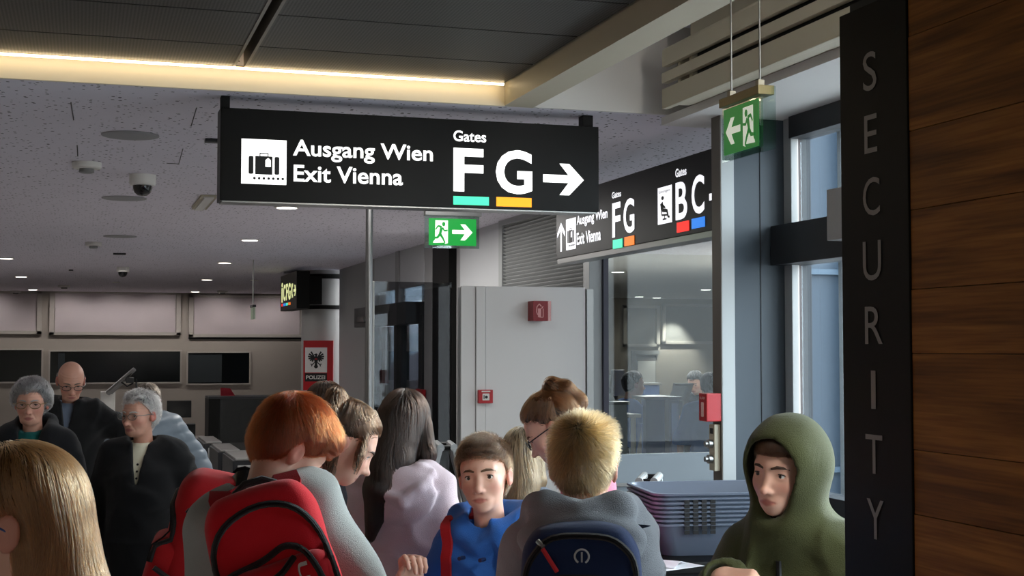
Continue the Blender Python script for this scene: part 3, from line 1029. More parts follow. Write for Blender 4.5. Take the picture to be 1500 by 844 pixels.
bd.poly(mb, [(0, 0), (w, 0), (w, h), (0, h)], 0.0015)
obj('green_field', mb, E_GREEN2, t)
mw, mg = MB(), MB()
pict_runner(bd, mw, mg, .57 * w, .06 * h, .32 * w, .84 * h, flip=True)
pict_arrow_right(bd, mw, .07 * w, .2 * h, .42 * w, .58 * h, left=True, t=0.0025)
obj('arrow_and_doorway', mw, E_EXITW2, t)
obj('runner', mg, E_GREEN2, t)

# ------------------------------------------------------------------ steel pole, round column, police plate, small lit sign
p = at(540.5, 450, 8.3)
o = obj('steel_pole', MB().tube([(p.x, p.y, 0), (p.x, p.y, C)], 0.0225, 20), M_STEEL, None, True)
tag(o, 'thin polished steel pole between floor and ceiling below the main sign', 'pole')

DC = 19.6
pc = at(478.5, 450, DC)
rc = 36.5 / 2000 * DC
col = struct('trim_column', MB().lathe([(rc, 0), (rc, C)], (pc.x, pc.y, 0), 40), mat('pale_grey_column', (168, 168, 166), 0.5, noise=0.02, nscale=3), None, True)
for y0, y1 in ((401, 408), (447, 453)):
    za, zb2 = at(478, y1, DC - rc).z, at(478, y0, DC - rc).z
    obj('black_band', MB().lathe([(rc + 0.004, za), (rc + 0.012, za + 0.005), (rc + 0.012, zb2 - 0.005), (rc + 0.004, zb2)], (pc.x, pc.y, 0), 40), M_BLACK, col, True)
# police plate
dpl = DC - rc - 0.12
p, q = at(444, 572, dpl), at(488, 499, dpl)
ex = Vector((q.x - p.x, q.y - p.y, 0)).normalized()
t = thing('police_plate', 'red plate with eagle emblem and POLIZEI lettering on the round column', 'sign', (p.x, p.y, p.z))
bd = Board((p.x, p.y, p.z), ex, (0, 0, 1))
w, h = (Vector((q.x, q.y, 0)) - Vector((p.x, p.y, 0))).length, q.z - p.z
mb = MB()
bd.poly(mb, [(0, 0), (w, 0), (w, h), (0, h)], 0.0, -0.03)
obj('plate', mb, M_RED, t)
obj('bracket', MB().box(p.x + w * .5, p.x + w * .6, p.y + 0.03, p.y + 0.10, p.z + h * .4, p.z + h * .6), M_BLACK, t)
mb = MB()
bd.poly(mb, [(.06 * w, .36 * h), (.80 * w, .36 * h), (.80 * w, .86 * h), (.06 * w, .86 * h)], 0.002)
obj('white_field', mb, mat('white_enamel', (226, 224, 222), 0.4, noise=0.01, nscale=5), t)
mb = MB()
bd.poly(mb, [(.06 * w, .18 * h), (.80 * w, .18 * h), (.80 * w, .345 * h), (.06 * w, .345 * h)], 0.002)
obj('black_band', mb, M_PICT, t)
mb = MB()
bd.text(mb, 'POLIZEI', .10 * w, .225 * h, .74 * w, .30 * h, 0.0035, 0.02)
obj('lettering', mb, M_WHITEPL, t)
# eagle: body, head, feathered wings, legs, tail
mb = MB()
ecx, ecy, s = .43 * w, .62 * h, .30 * w
E = lambda pts: [(ecx + x * s, ecy + y * s) for x, y in pts]
bd.poly(mb, E(disc(0, .0, .22, .42, 16)), 0.0035)
bd.poly(mb, E(disc(.02, .52, .15, .15, 12)), 0.0035)
bd.poly(mb, E([(-.08, .62), (-.34, .50), (-.10, .46)]), 0.0035)
for sg in (-1, 1):
    for k in range(6):
        a = R(62 - 25 * k)
        L = 1.0 - .06 * k
        b0, b1 = (sg * .16, .22), (sg * (.16 + L * .86 * math.cos(a)), .22 + L * .72 * math.sin(a))
        q4 = bar2d(b0, b1, .06, .09)
        bd.poly(mb, E(q4), 0.0035 + 0.0002 * k)
    for b0, b1 in (((.12 * sg, -.30), (.42 * sg, -.56)), ((.42 * sg, -.56), (.62 * sg, -.50)), ((.42 * sg, -.56), (.52 * sg, -.76)), ((0, -.36), (.20 * sg, -.86))):
        bd.poly(mb, E(bar2d(b0, b1, .05, .05)), 0.0035)
bd.poly(mb, E([(-.12, -.38), (.12, -.38), (.18, -.90), (0, -1.0), (-.18, -.90)]), 0.0036)
ea = obj('eagle_emblem', mb, M_PICT, t)
mb = MB()
bd.poly(mb, E([(-.14, -.02), (.14, -.02), (.14, .12), (-.14, .12)]), 0.0045)
obj('emblem_shield', mb, M_RED, ea)

# small lit sign on the column
XB = at(433, 430, DC - 1.0).x
fB = lambda x, y: onX(x, y, XB)
yf, yn = fB(411, 430).y, fB(434.5, 430).y
za, zb2 = (fB(411, 457).z + fB(434, 451).z) / 2, (fB(411, 405).z + fB(434, 397).z) / 2
xe = onY(454, 430, yn).x
t = thing('gate_sign', 'small black lit gate sign beside the round column', 'sign', (XB, yn, za))
obj('housing', MB().bbox(XB, xe, yn, yf, za, zb2, 0.006), M_SIGN, t)
obj('bracket', MB().box(xe - 0.06, pc.x - rc * .6, yn + 0.1, yn + 0.2, za + 0.06, zb2 - 0.06), M_BLACK, t)
bd = Board((XB - 0.0005, yf, za), (0, -1, 0), (0, 0, 1))
w, h = yf - yn, zb2 - za
mw, mk = MB(), MB()
for s, a0, a1, v0, v1 in (('i', .08, .16, .24, .80), ('C', .20, .34, .27, .73), ('F', .38, .48, .27, .73), ('G', .51, .65, .27, .73)):
    bd.text(mw, s, a0 * w, v0 * h, a1 * w, v1 * h, 0.003, 0.03)
bd.text(mw, 'WC', .68 * w, .3 * h, .80 * w, .7 * h, 0.003, 0.03)
pict_arrow_right(bd, mw, .83 * w, .34 * h, .13 * w, .3 * h, t=0.003)
obj('lettering', mw, E_YEL, t)
for a0, a1, m in ((.08, .17, E_RED), (.20, .34, E_BLUE), (.37, .48, E_MINT), (.51, .65, E_ORANGE)):
    mb = MB()
    bd.poly(mb, [(a0 * w, .13 * h), (a1 * w, .13 * h), (a1 * w, .2 * h), (a0 * w, .2 * h)], 0.003)
    obj('gate_colour_bar', mb, m, t)

# ------------------------------------------------------------------ things on the ceiling
def downlight(px, py, label, z=C, rad=0.085, power=0, group='ceiling downlights'):
    p = onZ(px, py, z)
    t = thing('downlight', label, 'ceiling light', (p.x, p.y, z), 0, group)
    obj('trim_ring', MB().lathe([(rad * 1.15, -0.002), (rad * 1.15, -0.008), (rad * .95, -0.01), (rad * .95, -0.002)], (p.x, p.y, z), 20), M_WHITEPL, t, True)
    obj('lens', MB().lathe([(rad * .92, -0.004), (rad * .9, -0.012)], (p.x, p.y, z), 20), E_DOWN, t, True)
    if power:
        lamp_spot('downlight_lamp', (p.x, p.y, z - 0.03), power, angle=130)
    return t


LB = [('round downlight nearest the bottom edge of the main sign', 366, 351), ('round downlight left below the main sign pole side', 329, 384.5),
      ('round downlight between two others near the column', 303, 409.5), ('round downlight closest to the blind windows left of the column', 286, 427),
      ('round downlight at the far left edge', 9, 378), ('round downlight beside the small dome camera, far left', 31, 405), ('faint downlight seen just under the main sign', 420, 303),
      ('downlight farthest left above the blinds', 48, 424)]
LB = [('downlight nearest below the left half of the main sign', 366, 351, 14), ('second downlight below the main sign, behind the nearest', 329, 384.5, 10),
      ('third downlight of the row leading to the blinds', 303, 409.5, 10), ('last downlight of the row, just above the blinds', 286, 427, 8),
      ('downlight cut by the left edge of the picture', 9, 378, 8), ('downlight in the far left corner left of the small dome camera', 31, 405, 8),
      ('downlight half hidden by the bottom edge of the main sign', 420, 303, 12), ('faint downlight right above the left window blind', 48, 424, 6)]
for lb, x, y, pw in LB:
    downlight(x, y, lb, power=pw)
# behind the glass wall
for lb, x, y in (('downlight behind the glass wall, nearest of that room', 905, 398), ('downlight behind the glass near the post', 1034, 424),
                 ('downlight behind the glass beside the reflected letter G', 936, 434.5), ('downlight behind the glass under the reflected letter F', 962, 436)):
    downlight(x, y, lb, rad=0.1, power=10, group='office downlights')

# recessed speakers: flat round grilles
for lb, x, y, r in (('large round recessed speaker grille, left of the main sign', 191, 197.5, 0.145), ('smaller round speaker grille behind the dome camera', 182, 290, 0.16),
                    ('far round speaker grille on the ceiling', 176, 346, 0.16)):
    p = onZ(x, y, C)
    t = thing('ceiling_speaker', lb, 'speaker', (p.x, p.y, C))
    obj('grille', MB().lathe([(r, -0.0005), (r, -0.006), (r * .96, -0.008), (r * .5, -0.009)], (p.x, p.y, C), 32), mat('speaker_mesh', (150, 150, 152), 0.6, noise=0.05, nscale=40), t, True)
# smoke detectors
for lb, x, y, s in (('white smoke detector, nearest one on the ceiling', 127, 245, 1.0), ('white smoke detector farther off beyond the dome camera', 137, 362, 1.0),
                    ('tiny smoke detector above the middle blind', 94, 424, 1.2), ('tiny smoke detector in front of the left blind', 23, 441, 1.2), ('tiny smoke detector in front of the right blind', 326, 443, 1.2)):
    zz = C
    p = onZ(x, y - 7 * s / 1.0 if y < 400 else min(y - 6, 426), C)
    t = thing('smoke_detector', lb, 'smoke detector', (p.x, p.y, C))
    s2 = 0.085 * s
    obj('base_ring', MB().lathe([(s2, -0.001), (s2, -0.03), (s2 * .9, -0.038)], (p.x, p.y, C), 24), M_WHITEPL, t, True)
    obj('sensor_head', MB().lathe([(s2 * .5, -0.038), (s2 * .52, -0.06), (s2 * .35, -0.065)], (p.x, p.y, C), 20), mat('detector_grey', (130, 130, 130), 0.5, noise=0.03, nscale=9), t, True)
# dome cameras
M_DOME = mat('smoked_dome', (8, 9, 10), 0.08, spec=0.7, noise=0.02, nscale=5)
for lb, x, y in (('white dome camera with dark dome, left of the main sign', 209, 256), ('smaller dome camera farther away above the blinds', 180, 391)):
    p = onZ(x, y, C)
    t = thing('dome_camera', lb, 'camera', (p.x, p.y, C))
    r = 0.082
    obj('housing', MB().lathe([(r, -0.001), (r, -0.06), (r * .92, -0.068), (r * .75, -0.07)], (p.x, p.y, C), 28), M_WHITEPL, t, True)
    obj('dome', MB().lathe([(r * .74, -0.068), (r * .72, -0.09), (r * .6, -0.115), (r * .36, -0.132), (r * .05, -0.137)], (p.x, p.y, C), 28), M_DOME, t, True)
# small square plates and an access panel
for lb, x, y, s in (('tiny dark square sensor on the ceiling, far', 175, 371, 0.07), ('small square sensor plate on the ceiling beside the main sign', 313, 204, 0.045),
                    ('tiny dark knob on the ceiling near the small dome camera', 104, 395, 0.03), ('small pale nozzle on the ceiling behind the small dome camera', 170, 413, 0.06), ('small pale nozzle on the ceiling near the column', 373, 410, 0.06)):
    p = onZ(x, y, C)
    o = obj('ceiling_sensor', MB().bbox(p.x - s, p.x + s, p.y - s * .7, p.y + s * .7, C - 0.018, C - 0.0005, 0.003), M_DARK if 'dark' in lb or 'plate' in lb else M_WHITEPL)
    tag(o, lb, 'sensor')
p, q = onZ(281, 303, C), onZ(317, 286, C)
t = thing('access_hatch', 'square grey hatch box under the ceiling at the lower left of the main sign', 'hatch', ((p.x + q.x) / 2, p.y, C))
obj('frame', MB().bbox(p.x, q.x, p.y, q.y, C - 0.02, C - 0.001, 0.004), M_CREAM, t)
obj('door', MB().bbox(p.x + 0.02, q.x - 0.02, p.y + 0.02, q.y - 0.02, C - 0.026, C - 0.018, 0.003), M_WHITE, t)
# fine corner marks of the ceiling flaps
for lb, pts in (('thin dark corner seam of a ceiling flap near the main sign', ((280, 185), (288, 158))), ('thin dark angle seam of a ceiling flap above the hatch', ((244, 239), (262, 240), (268, 218))),
                ('thin straight seam in the ceiling above the smoke detector', ((108, 176), (104, 150))), ('short straight seam in the ceiling by the smoke detector', ((114, 229), (113, 213)))):
    pp = [onZ(x, y, C - 0.001) for x, y in pts]
    o = obj('ceiling_seam', MB().tube(pp, 0.0025, 4), M_DARK)
    o['kind'] = 'structure'
    o.name = 'trim_seam'
# little glowing exit pendant far off by the column
p0, p1 = at(371, 412, 17), at(371, 468, 17)
t = thing('exit_sign', 'tiny pale green exit pendant hanging in front of the right blind', 'sign', (p0.x, p0.y, p1.z))
obj('suspension_rod', MB().tube([(p0.x, p0.y, C), (p0.x, p0.y, at(371, 447, 17).z)], 0.006, 6), M_ALU, t)
zz = at(371, 447, 17).z
obj('plate', MB().bbox(p0.x - 0.012, p0.x + 0.012, p0.y - 0.14, p0.y + 0.14, p1.z, zz - 0.03, 0.003), mat('pale_green_plate', (176, 198, 170), 0.4, noise=0.05, nscale=9), t)
obj('lamp_rail', MB().bbox(p0.x - 0.02, p0.x + 0.02, p0.y - 0.15, p0.y + 0.15, zz - 0.03, zz, 0.003), M_DARK, t)
# ------------------------------------------------------------------ far wall with blinds and dark windows
YF = 28.0
fw = lambda x, y: onY(x, y, YF)
back = struct('wall_far', MB().box(-5.2, 15.0, YF, YF + 0.2, 0, 3.2), M_BEIGE)
M_BLIND = mat('white_blind', (214, 204, 206), 0.7, noise=0.02, nscale=3)
M_FRAMEW = mat('warm_white_frame', (190, 184, 176), 0.5, noise=0.02, nscale=3)
for i, (xa, xb, y0, y1) in enumerate(((-90, 62, 427, 489), (72, 265, 428, 491), (276, 446, 434, 494))):
    p, q = fw(xa, y1), fw(xb, y0)
    w = struct('window_%d' % (4 + i), MB().box(p.x + 0.1, q.x - 0.1, YF - 0.03, YF - 0.02, p.z + 0.06, q.z - 0.03), M_BLIND, None)
    obj('frame', MB().bbox(p.x, q.x, YF - 0.08, YF - 0.001, p.z, p.z + 0.06, 0.004).bbox(p.x, q.x, YF - 0.08, YF - 0.001, q.z - 0.05, q.z, 0.004)
        .bbox(p.x, p.x + 0.09, YF - 0.08, YF - 0.001, p.z, q.z, 0.004).bbox(q.x - 0.09, q.x, YF - 0.08, YF - 0.001, p.z, q.z, 0.004), M_FRAMEW, w)
    mb = MB()
    z = p.z + 0.07
    while z < q.z - 0.06:
        mb.box(p.x + 0.1, q.x - 0.1, YF - 0.04, YF - 0.03, z, z + 0.016)
        z += 0.03
    o = obj('blind_slats', mb, M_BLIND, w)
    o['kind'] = 'stuff'
for i, (xa, xb, y0, y1) in enumerate(((-90, 61, 513, 560), (73, 264, 515, 561), (275, 365, 517, 562))):
    p, q = fw(xa, y1), fw(xb, y0)
    w = struct('window_%d' % (7 + i), MB().box(p.x, q.x, YF - 0.012, YF - 0.004, p.z, q.z), M_DARKGL, None)
    obj('frame', MB().bbox(p.x - 0.03, q.x + 0.03, YF - 0.05, YF - 0.001, p.z - 0.03, p.z, 0.003).bbox(p.x - 0.03, q.x + 0.03, YF - 0.05, YF - 0.001, q.z, q.z + 0.03, 0.003)
        .bbox(p.x - 0.03, p.x, YF - 0.05, YF - 0.001, p.z, q.z, 0.003).bbox(q.x, q.x + 0.03, YF - 0.05, YF - 0.001, p.z, q.z, 0.003), M_FRAMEW, w)
    xm = p.x + (q.x - p.x) * (.16, .06, .0)[i]
    obj('drawn_curtain', MB().box(xm, xm + (q.x - p.x) * (.22, .05, .55)[i], YF - 0.02, YF - 0.013, p.z + 0.02, q.z - 0.02), mat('dim_grey_curtain', (44, 52, 56), 0.7, noise=0.1, nscale=2), w)
# shadow gap and service duct above the right dark window
obj('trim_rail', MB().bbox(fw(276, 500).x, fw(446, 500).x, YF - 0.03, YF - 0.001, fw(360, 497).z, fw(360, 494.5).z, 0.002), M_DARK)['kind'] = 'structure'
# upper frames and door in the office behind the glass
for i, (xa, xb, y0, y1) in enumerate(((912, 965, 448, 508), (969, 1052, 446, 504))):
    p, q = fw(xa, y1), fw(xb, y0)
    w = struct('window_%d' % (10 + i), MB().box(p.x + 0.1, q.x - 0.1, YF - 0.02, YF - 0.012, p.z + 0.06, q.z - 0.06), mat('pale_panel', (150, 148, 144), 0.5, noise=0.02, nscale=4))
    obj('frame', MB().bbox(p.x, q.x, YF - 0.06, YF - 0.001, p.z, p.z + 0.06, 0.004).bbox(p.x, q.x, YF - 0.06, YF - 0.001, q.z - 0.06, q.z, 0.004)
        .bbox(p.x, p.x + 0.08, YF - 0.06, YF - 0.001, p.z, q.z, 0.004).bbox(q.x - 0.08, q.x, YF - 0.06, YF - 0.001, p.z, q.z, 0.004), M_FRAMEW, w)
p, q = fw(928, 640), fw(961, 517)
d2 = struct('door_2', MB().box(p.x + 0.06, q.x - 0.02, YF - 0.04, YF - 0.005, 0, q.z - 0.06), mat('grey_door', (112, 110, 108), 0.5, noise=0.03, nscale=4))
obj('door_frame', MB().bbox(p.x - 0.05, p.x + 0.04, YF - 0.07, YF - 0.001, 0, q.z, 0.004).bbox(p.x - 0.05, q.x + 0.05, YF - 0.07, YF - 0.001, q.z - 0.04, q.z + 0.05, 0.004), M_GREYP, d2)
obj('door_pane', MB().box(fw(933, 540).x, fw(959, 540).x, YF - 0.05, YF - 0.041, fw(945, 562).z, fw(945, 529).z), M_WHITE, d2)
sp = onY(1001, 474, 27.4)
lamp_spot('wall_washer_lamp', (sp.x, 27.5, C - 0.1), 220, (1, .92, .8), 70, 0.7, 0.03, (0, 0.25, -1))

# wall washers on the blinds
for xa in (-20, 100, 170, 235, 320, 400):
    p = fw(xa, 450)
    lamp_spot('blind_washer_lamp', (p.x, YF - 0.9, C - 0.05), 16, (1, .93, .90), 120, 0.8, 0.05, (0, .7, -1))

# ------------------------------------------------------------------ courtyard behind the sliding door
struct('wall_sky_standin', MB().box(3.6, 5.5, 19.4, 19.6, -0.1, 7.0), mat('pale_blue_sky_wall', (196, 214, 226), 0.6, noise=0.03, nscale=1))  # made-up pale wall standing in for the sky behind the door
t = thing('lean_to_roof', 'sloping grey roof in the courtyard seen through the sliding door', 'roof', (4.6, 18.5, 0))
obj('roof_slab', MB().add([(3.62, 18.6, 1.0), (5.48, 18.6, 1.7), (5.48, 19.3, 2.0), (3.62, 19.3, 1.3), (3.62, 18.6, 0.9), (5.48, 18.6, 1.6), (5.48, 19.3, 1.9), (3.62, 19.3, 1.2)],
                          [(0, 1, 2, 3), (7, 6, 5, 4), (0, 4, 5, 1), (1, 5, 6, 2), (2, 6, 7, 3), (3, 7, 4, 0)]), mat('weathered_roof', (104, 98, 104), 0.7, noise=0.1, nscale=3), t)
obj('support_wall', MB().box(3.66, 5.44, 18.8, 18.95, 0, 0.95), M_GREYP, t)
# ------------------------------------------------------------------ outside the facade
struct('ground_outside', MB().box(-60, 90, -60, 90, -4.2, -4.0), mat('apron_concrete', (120, 124, 126), 0.8, noise=0.08, nscale=0.3))
o = thing('terminal_wing', 'blue-grey building wing outside the facade windows', 'building', (12, 13.5, -4))
obj('facade', MB().box(7.1, 30, 13.2, 14, -4, 9), mat('blue_cladding', (42, 54, 66), 0.5, noise=0.05, nscale=0.4), o)
M_FIN = mat('blue_fin', (56, 72, 86), 0.5, noise=0.05, nscale=1)
for k in range(8):
    obj('facade_fin', MB().box(7.3 + k * .62, 7.36 + k * .62, 13.0, 13.2, -4, 9), M_FIN, o)
for z_ in (0.4, 2.55, 5.2):
    obj('floor_band', MB().box(7.1, 30, 13.14, 13.2, z_, z_ + 0.06), M_FIN, o)

# ------------------------------------------------------------------ inspection desk area at the far left
M_MON = mat('black_screen', (10, 11, 13), 0.15, spec=0.5, noise=0.05, nscale=3)
dsk = 15.5
def P(x, y, d=dsk):
    return at(x, y, d)


p, q = P(150, 700, 16.2), P(300, 659, 16.2)
t = thing('inspection_desk', 'pale long desk behind the elderly group carrying monitors', 'desk', ((p.x + q.x) / 2, p.y, 0))
obj('worktop', MB().bbox(p.x, q.x, p.y - 0.4, p.y + 0.5, q.z - 0.04, q.z, 0.005), M_WHITEPL, t)
obj('front_panel', MB().bbox(p.x + 0.03, q.x - 0.03, p.y - 0.3, p.y - 0.26, 0.02, q.z - 0.04, 0.004), M_GREYP, t)
obj('side_panel', MB().bbox(q.x - 0.06, q.x - 0.02, p.y - 0.3, p.y + 0.45, 0, q.z - 0.04, 0.004), M_GREYP, t)
obj('side_panel', MB().bbox(p.x + 0.02, p.x + 0.06, p.y - 0.3, p.y + 0.45, 0, q.z - 0.04, 0.004), M_GREYP, t)
zt = q.z


def monitor(x0, x1, y0, y1, d, lb, stand_to):
    a, b = P(x0, y1, d), P(x1, y0, d)
    yy = (a.y + b.y) / 2
    t = thing('monitor', lb, 'monitor', ((a.x + b.x) / 2, yy, stand_to))
    obj('screen', MB().bbox(a.x, b.x, yy, yy + 0.05, a.z, b.z, 0.006), M_MON, t)
    cx = (a.x + b.x) / 2
    obj('neck', MB().bbox(cx - 0.03, cx + 0.03, yy + 0.051, yy + 0.09, stand_to + 0.012, (a.z + b.z) / 2, 0.004), M_BLKPL, t)
    obj('foot', MB().bbox(cx - 0.11, cx + 0.11, yy - 0.02, yy + 0.16, stand_to, stand_to + 0.015, 0.004), M_BLKPL, t)


monitor(244, 281, 587, 612, 16.3, 'black monitor at the back of the pale desk, upper one', zt)
monitor(247, 287, 621, 655, 16.0, 'black monitor at the front of the pale desk, lower one', zt)
o = obj('printer', MB().bbox(P(243, 620, 16.1).x, P(277, 620, 16.1).x, P(260, 640, 16.1).y, P(260, 640, 16.1).y + 0.2, zt, P(260, 640, 16.1).z + 0.03, 0.01), M_WHITEPL)
bpy.data.objects.remove(o)
# bending lamp arm on a white post
t0 = P(158, 590, 14.5)
t = thing('swivel_arm', 'grey jointed arm with cables on a pale post behind the bald man', 'equipment', (t0.x, t0.y, 0))
a, b = P(147, 600, 14.5), P(169, 574, 14.5)
obj('post', MB().bbox(a.x, b.x, a.y, a.y + 0.16, 0, b.z, 0.008), M_WHITEPL, t)
obj('arm', MB().tube([P(158, 576, 14.4), P(197, 541, 14.3)], [0.03, 0.022], 10), M_ALU, t, True)
obj('arm', MB().tube([P(163, 576, 14.4), P(176, 563, 14.4), P(185, 556, 14.3)], 0.018, 10), M_ALU, t, True)
obj('cable', MB().tube([P(178, 560, 14.3), P(186, 566, 14.3), P(194, 562, 14.3), P(199, 556, 14.3), P(200, 568, 14.3)], 0.009, 8), M_BLKPL, t, True)
obj('arm_head', MB().bbox(P(184, 560, 14.3).x, P(196, 560, 14.3).x, P(190, 560, 14.3).y - 0.05, P(190, 560, 14.3).y + 0.05, P(190, 561, 14.3).z, P(190, 553, 14.3).z, 0.006), M_BLKPL, t)
t0 = P(240, 585, 12.5)
o = obj('upright_bar', MB().tube([P(232, 660, 12.4), P(240, 600, 12.4), P(243, 571, 12.4)], [0.03, 0.028, 0.02], 8), M_ALU, None, True)
bpy.data.objects.remove(o)

# dark glazed booth with reflections in front of the far wall
dB = 17.0
a, b = P(305, 662, dB), P(424, 585, dB)
t = thing('control_booth', 'dark glazed control booth behind the red-haired boy', 'booth', ((a.x + b.x) / 2, a.y, 0))
y0 = a.y
obj('back_panel', MB().bbox(a.x, b.x, y0 + 0.5, y0 + 0.54, 0, b.z, 0.004), M_BLACK, t)
obj('side_post', MB().bbox(a.x, a.x + 0.14, y0, y0 + 0.5, 0, b.z, 0.004), M_BLACK, t)
obj('roof_bar', MB().bbox(a.x, b.x + 0.3, y0, y0 + 0.5, b.z, b.z + 0.03, 0.004), M_DARK, t)
obj('base_cabinet', MB().bbox(a.x + 0.15, b.x, y0 + 0.03, y0 + 0.48, 0, a.z, 0.004), M_DARK, t)
obj('window_pane', MB().box(a.x + 0.15, b.x + 0.3, y0, y0 + 0.01, a.z, b.z), mat_glass('booth_glass', (120, 124, 126), 2.0), t)
obj('inner_divider', MB().bbox(P(322, 600, dB).x, P(326, 600, dB).x, y0 + 0.05, y0 + 0.3, a.z, b.z, 0.003), M_GREYP, t)
o = obj('jacket', MB().prism([(0, 0), (.14, 0), (.17, .18), (.09, .30), (-.03, .31), (-.02, .14)], (P(331, 605, dB).x, y0 + 0.36, P(330, 606, dB).z), (1, 0, 0), (0, 0, 1), (0, -1, 0), 0, 0.06), mat('crimson_cloth', (150, 24, 40), 0.8, noise=0.2, nscale=9))
tag(o, 'crimson jacket hanging inside the dark booth', 'jacket')
for lb, x0, x1, y0_, y1_ in (('black screen inside the dark booth, left one', 326, 352, 604, 628), ('black screen inside the dark booth, right one', 356, 376, 600, 628)):
    pa, pb = P(x0, y1_, dB + .1), P(x1, y0_, dB + .1)
    tt = thing('monitor', lb, 'monitor', (pa.x, y0 + 0.25, a.z))
    obj('screen', MB().bbox(pa.x, pb.x, y0 + 0.2, y0 + 0.24, pa.z, pb.z, 0.005), M_MON, tt)
    obj('stand', MB().bbox((pa.x + pb.x) / 2 - 0.03, (pa.x + pb.x) / 2 + 0.03, y0 + 0.241, y0 + 0.28, a.z, pb.z - 0.05, 0.003), M_BLKPL, tt)

# passport lane cabinets: dark sides, pale fronts, steel tops
for lb, x0, xs_, x1, y0_, d in (('first grey-fronted lane cabinet from the desk, behind the red backpack', 297, 308, 323, 648, 13.5), ('second lane cabinet with pale front behind the red backpack', 318, 330, 350, 660, 12.5),
                                ('third lane cabinet close behind the red-haired boy', 340, 352, 376, 672, 11.4)):
    a, b = P(x0, 800, d), P(x1, y0_, d)
    t = thing('lane_cabinet', lb, 'cabinet', ((a.x + b.x) / 2, a.y, 0), 0, 'passport lane cabinets')
    xm = P(xs_, 700, d).x
    obj('body', MB().bbox(a.x, b.x, a.y, a.y + 0.9, 0, b.z - 0.02, 0.012), M_DARK, t)
    obj('front_panel', MB().bbox(xm - 0.02, b.x - 0.01, a.y - 0.015, a.y, 0.05, b.z - 0.06, 0.006), M_GREYP, t)
    obj('top_plate', MB().bbox(a.x + 0.02, b.x + 0.02, a.y - 0.01, a.y + 0.9, b.z - 0.018, b.z, 0.004), M_ALU, t)
a, b = P(315, 660, 13.0), P(362, 647, 13.0)
o = obj('counter_top', MB().bbox(a.x, b.x, a.y, a.y + 0.5, b.z - 0.05, b.z, 0.005).bbox(a.x + 0.03, b.x - 0.03, a.y + 0.05, a.y + 0.45, 0, b.z - 0.05, 0.004), M_ALU)
bpy.data.objects.remove(o)

# ------------------------------------------------------------------ office behind the glass: desks, partitions
dO = 13.0
def box_thing(name, lb, cat, x0, x1, y0, y1, d, depth, m, floor=True, group=None, extra=None):
    a, b = P(x0, y1, d), P(x1, y0, d)
    yy = (a.y + b.y) / 2
    t = thing(name, lb, cat, ((a.x + b.x) / 2, yy, 0 if floor else a.z), 0, group)
    obj('body', MB().bbox(a.x, b.x, yy, yy + depth, 0 if floor else a.z, b.z, 0.008), m, t)
    if extra:
        extra(t, a, b, yy)
    return t


M_BLUEP = mat('office_blue_panel', (52, 74, 116), 0.6, noise=0.05, nscale=3)
def trimtop(t, a, b, yy):
    obj('top_plate', MB().bbox(a.x - 0.02, b.x + 0.02, yy - 0.02, yy + 0.3, b.z, b.z + 0.025, 0.004), M_ALU, t)


box_thing('scanner_cabinet', 'tall white cabinet behind the glass wall at its left edge', 'cabinet', 893, 921, 593, 700, 11.5, 0.3, M_WHITE, extra=trimtop)
box_thing('blue_partition', 'blue desk partition in front of the seated officer', 'partition', 944, 977, 585, 700, 12.6, 0.08, M_BLUEP, extra=trimtop)
box_thing('blue_partition', 'blue rear partition behind the seated officer', 'partition', 941, 969, 564, 700, 16.5, 0.08, M_BLUEP, extra=trimtop)
def gate_front(t, a, b, yy):
    obj('steel_front', MB().bbox(a.x + 0.02, b.x - 0.02, yy - 0.012, yy, 0.05, b.z - 0.03, 0.004), M_ALU, t)
    obj('top_plate', MB().bbox(a.x - 0.03, b.x + 0.02, yy - 0.03, yy + 0.5, b.z, b.z + 0.03, 0.006), M_GREYP, t)


box_thing('metal_cabinet', 'grey metal cabinet right of the blue desk partition', 'cabinet', 978, 997, 586, 700, 12.8, 0.4, M_GREYP, extra=gate_front)
a, b = P(1000, 660, 13.2), P(1040, 566, 13.2)
t = thing('walk_through_scanner', 'pale grey slanted scanner frame beside the standing officer', 'scanner', (a.x, a.y, 0))
obj('upright', MB().bbox(P(1001, 600, 13.2).x, P(1004, 600, 13.2).x, a.y, a.y + 0.3, 0, P(1002, 588, 13.2).z, 0.004), M_ALUW, t)
obj('hood', MB().prism([(P(998, 588, 13.2).x - a.x, P(998, 588, 13.2).z), (P(1001, 588, 13.2).x - a.x, P(1001, 588, 13.2).z), (P(1012, 569, 13.2).x - a.x, P(1012, 569, 13.2).z), (P(1009, 566, 13.2).x - a.x, P(1009, 566, 13.2).z)],
                       (a.x, a.y, 0), (1, 0, 0), (0, 0, 1), (0, 1, 0), 0, 0.3), M_ALUW, t)
obj('side_panel', MB().prism([(P(1004, 600, 13.2).x - a.x, P(1004, 600, 13.2).z), (P(1030, 600, 13.2).x - a.x, P(1030, 600, 13.2).z), (P(1044, 565, 13.2).x - a.x, P(1044, 563, 13.2).z), (P(1012, 565, 13.2).x - a.x, P(1012, 563, 13.2).z)],
                             (a.x, a.y + 0.31, 0), (1, 0, 0), (0, 0, 1), (0, 1, 0), 0, 0.05), M_GREYP, t)
obj('floor_beam', MB().bbox(P(1000, 655, 13.2).x, P(1030, 655, 13.2).x, a.y + 0.05, a.y + 0.25, 0, P(1010, 652, 13.2).z, 0.006), M_DARK, t)
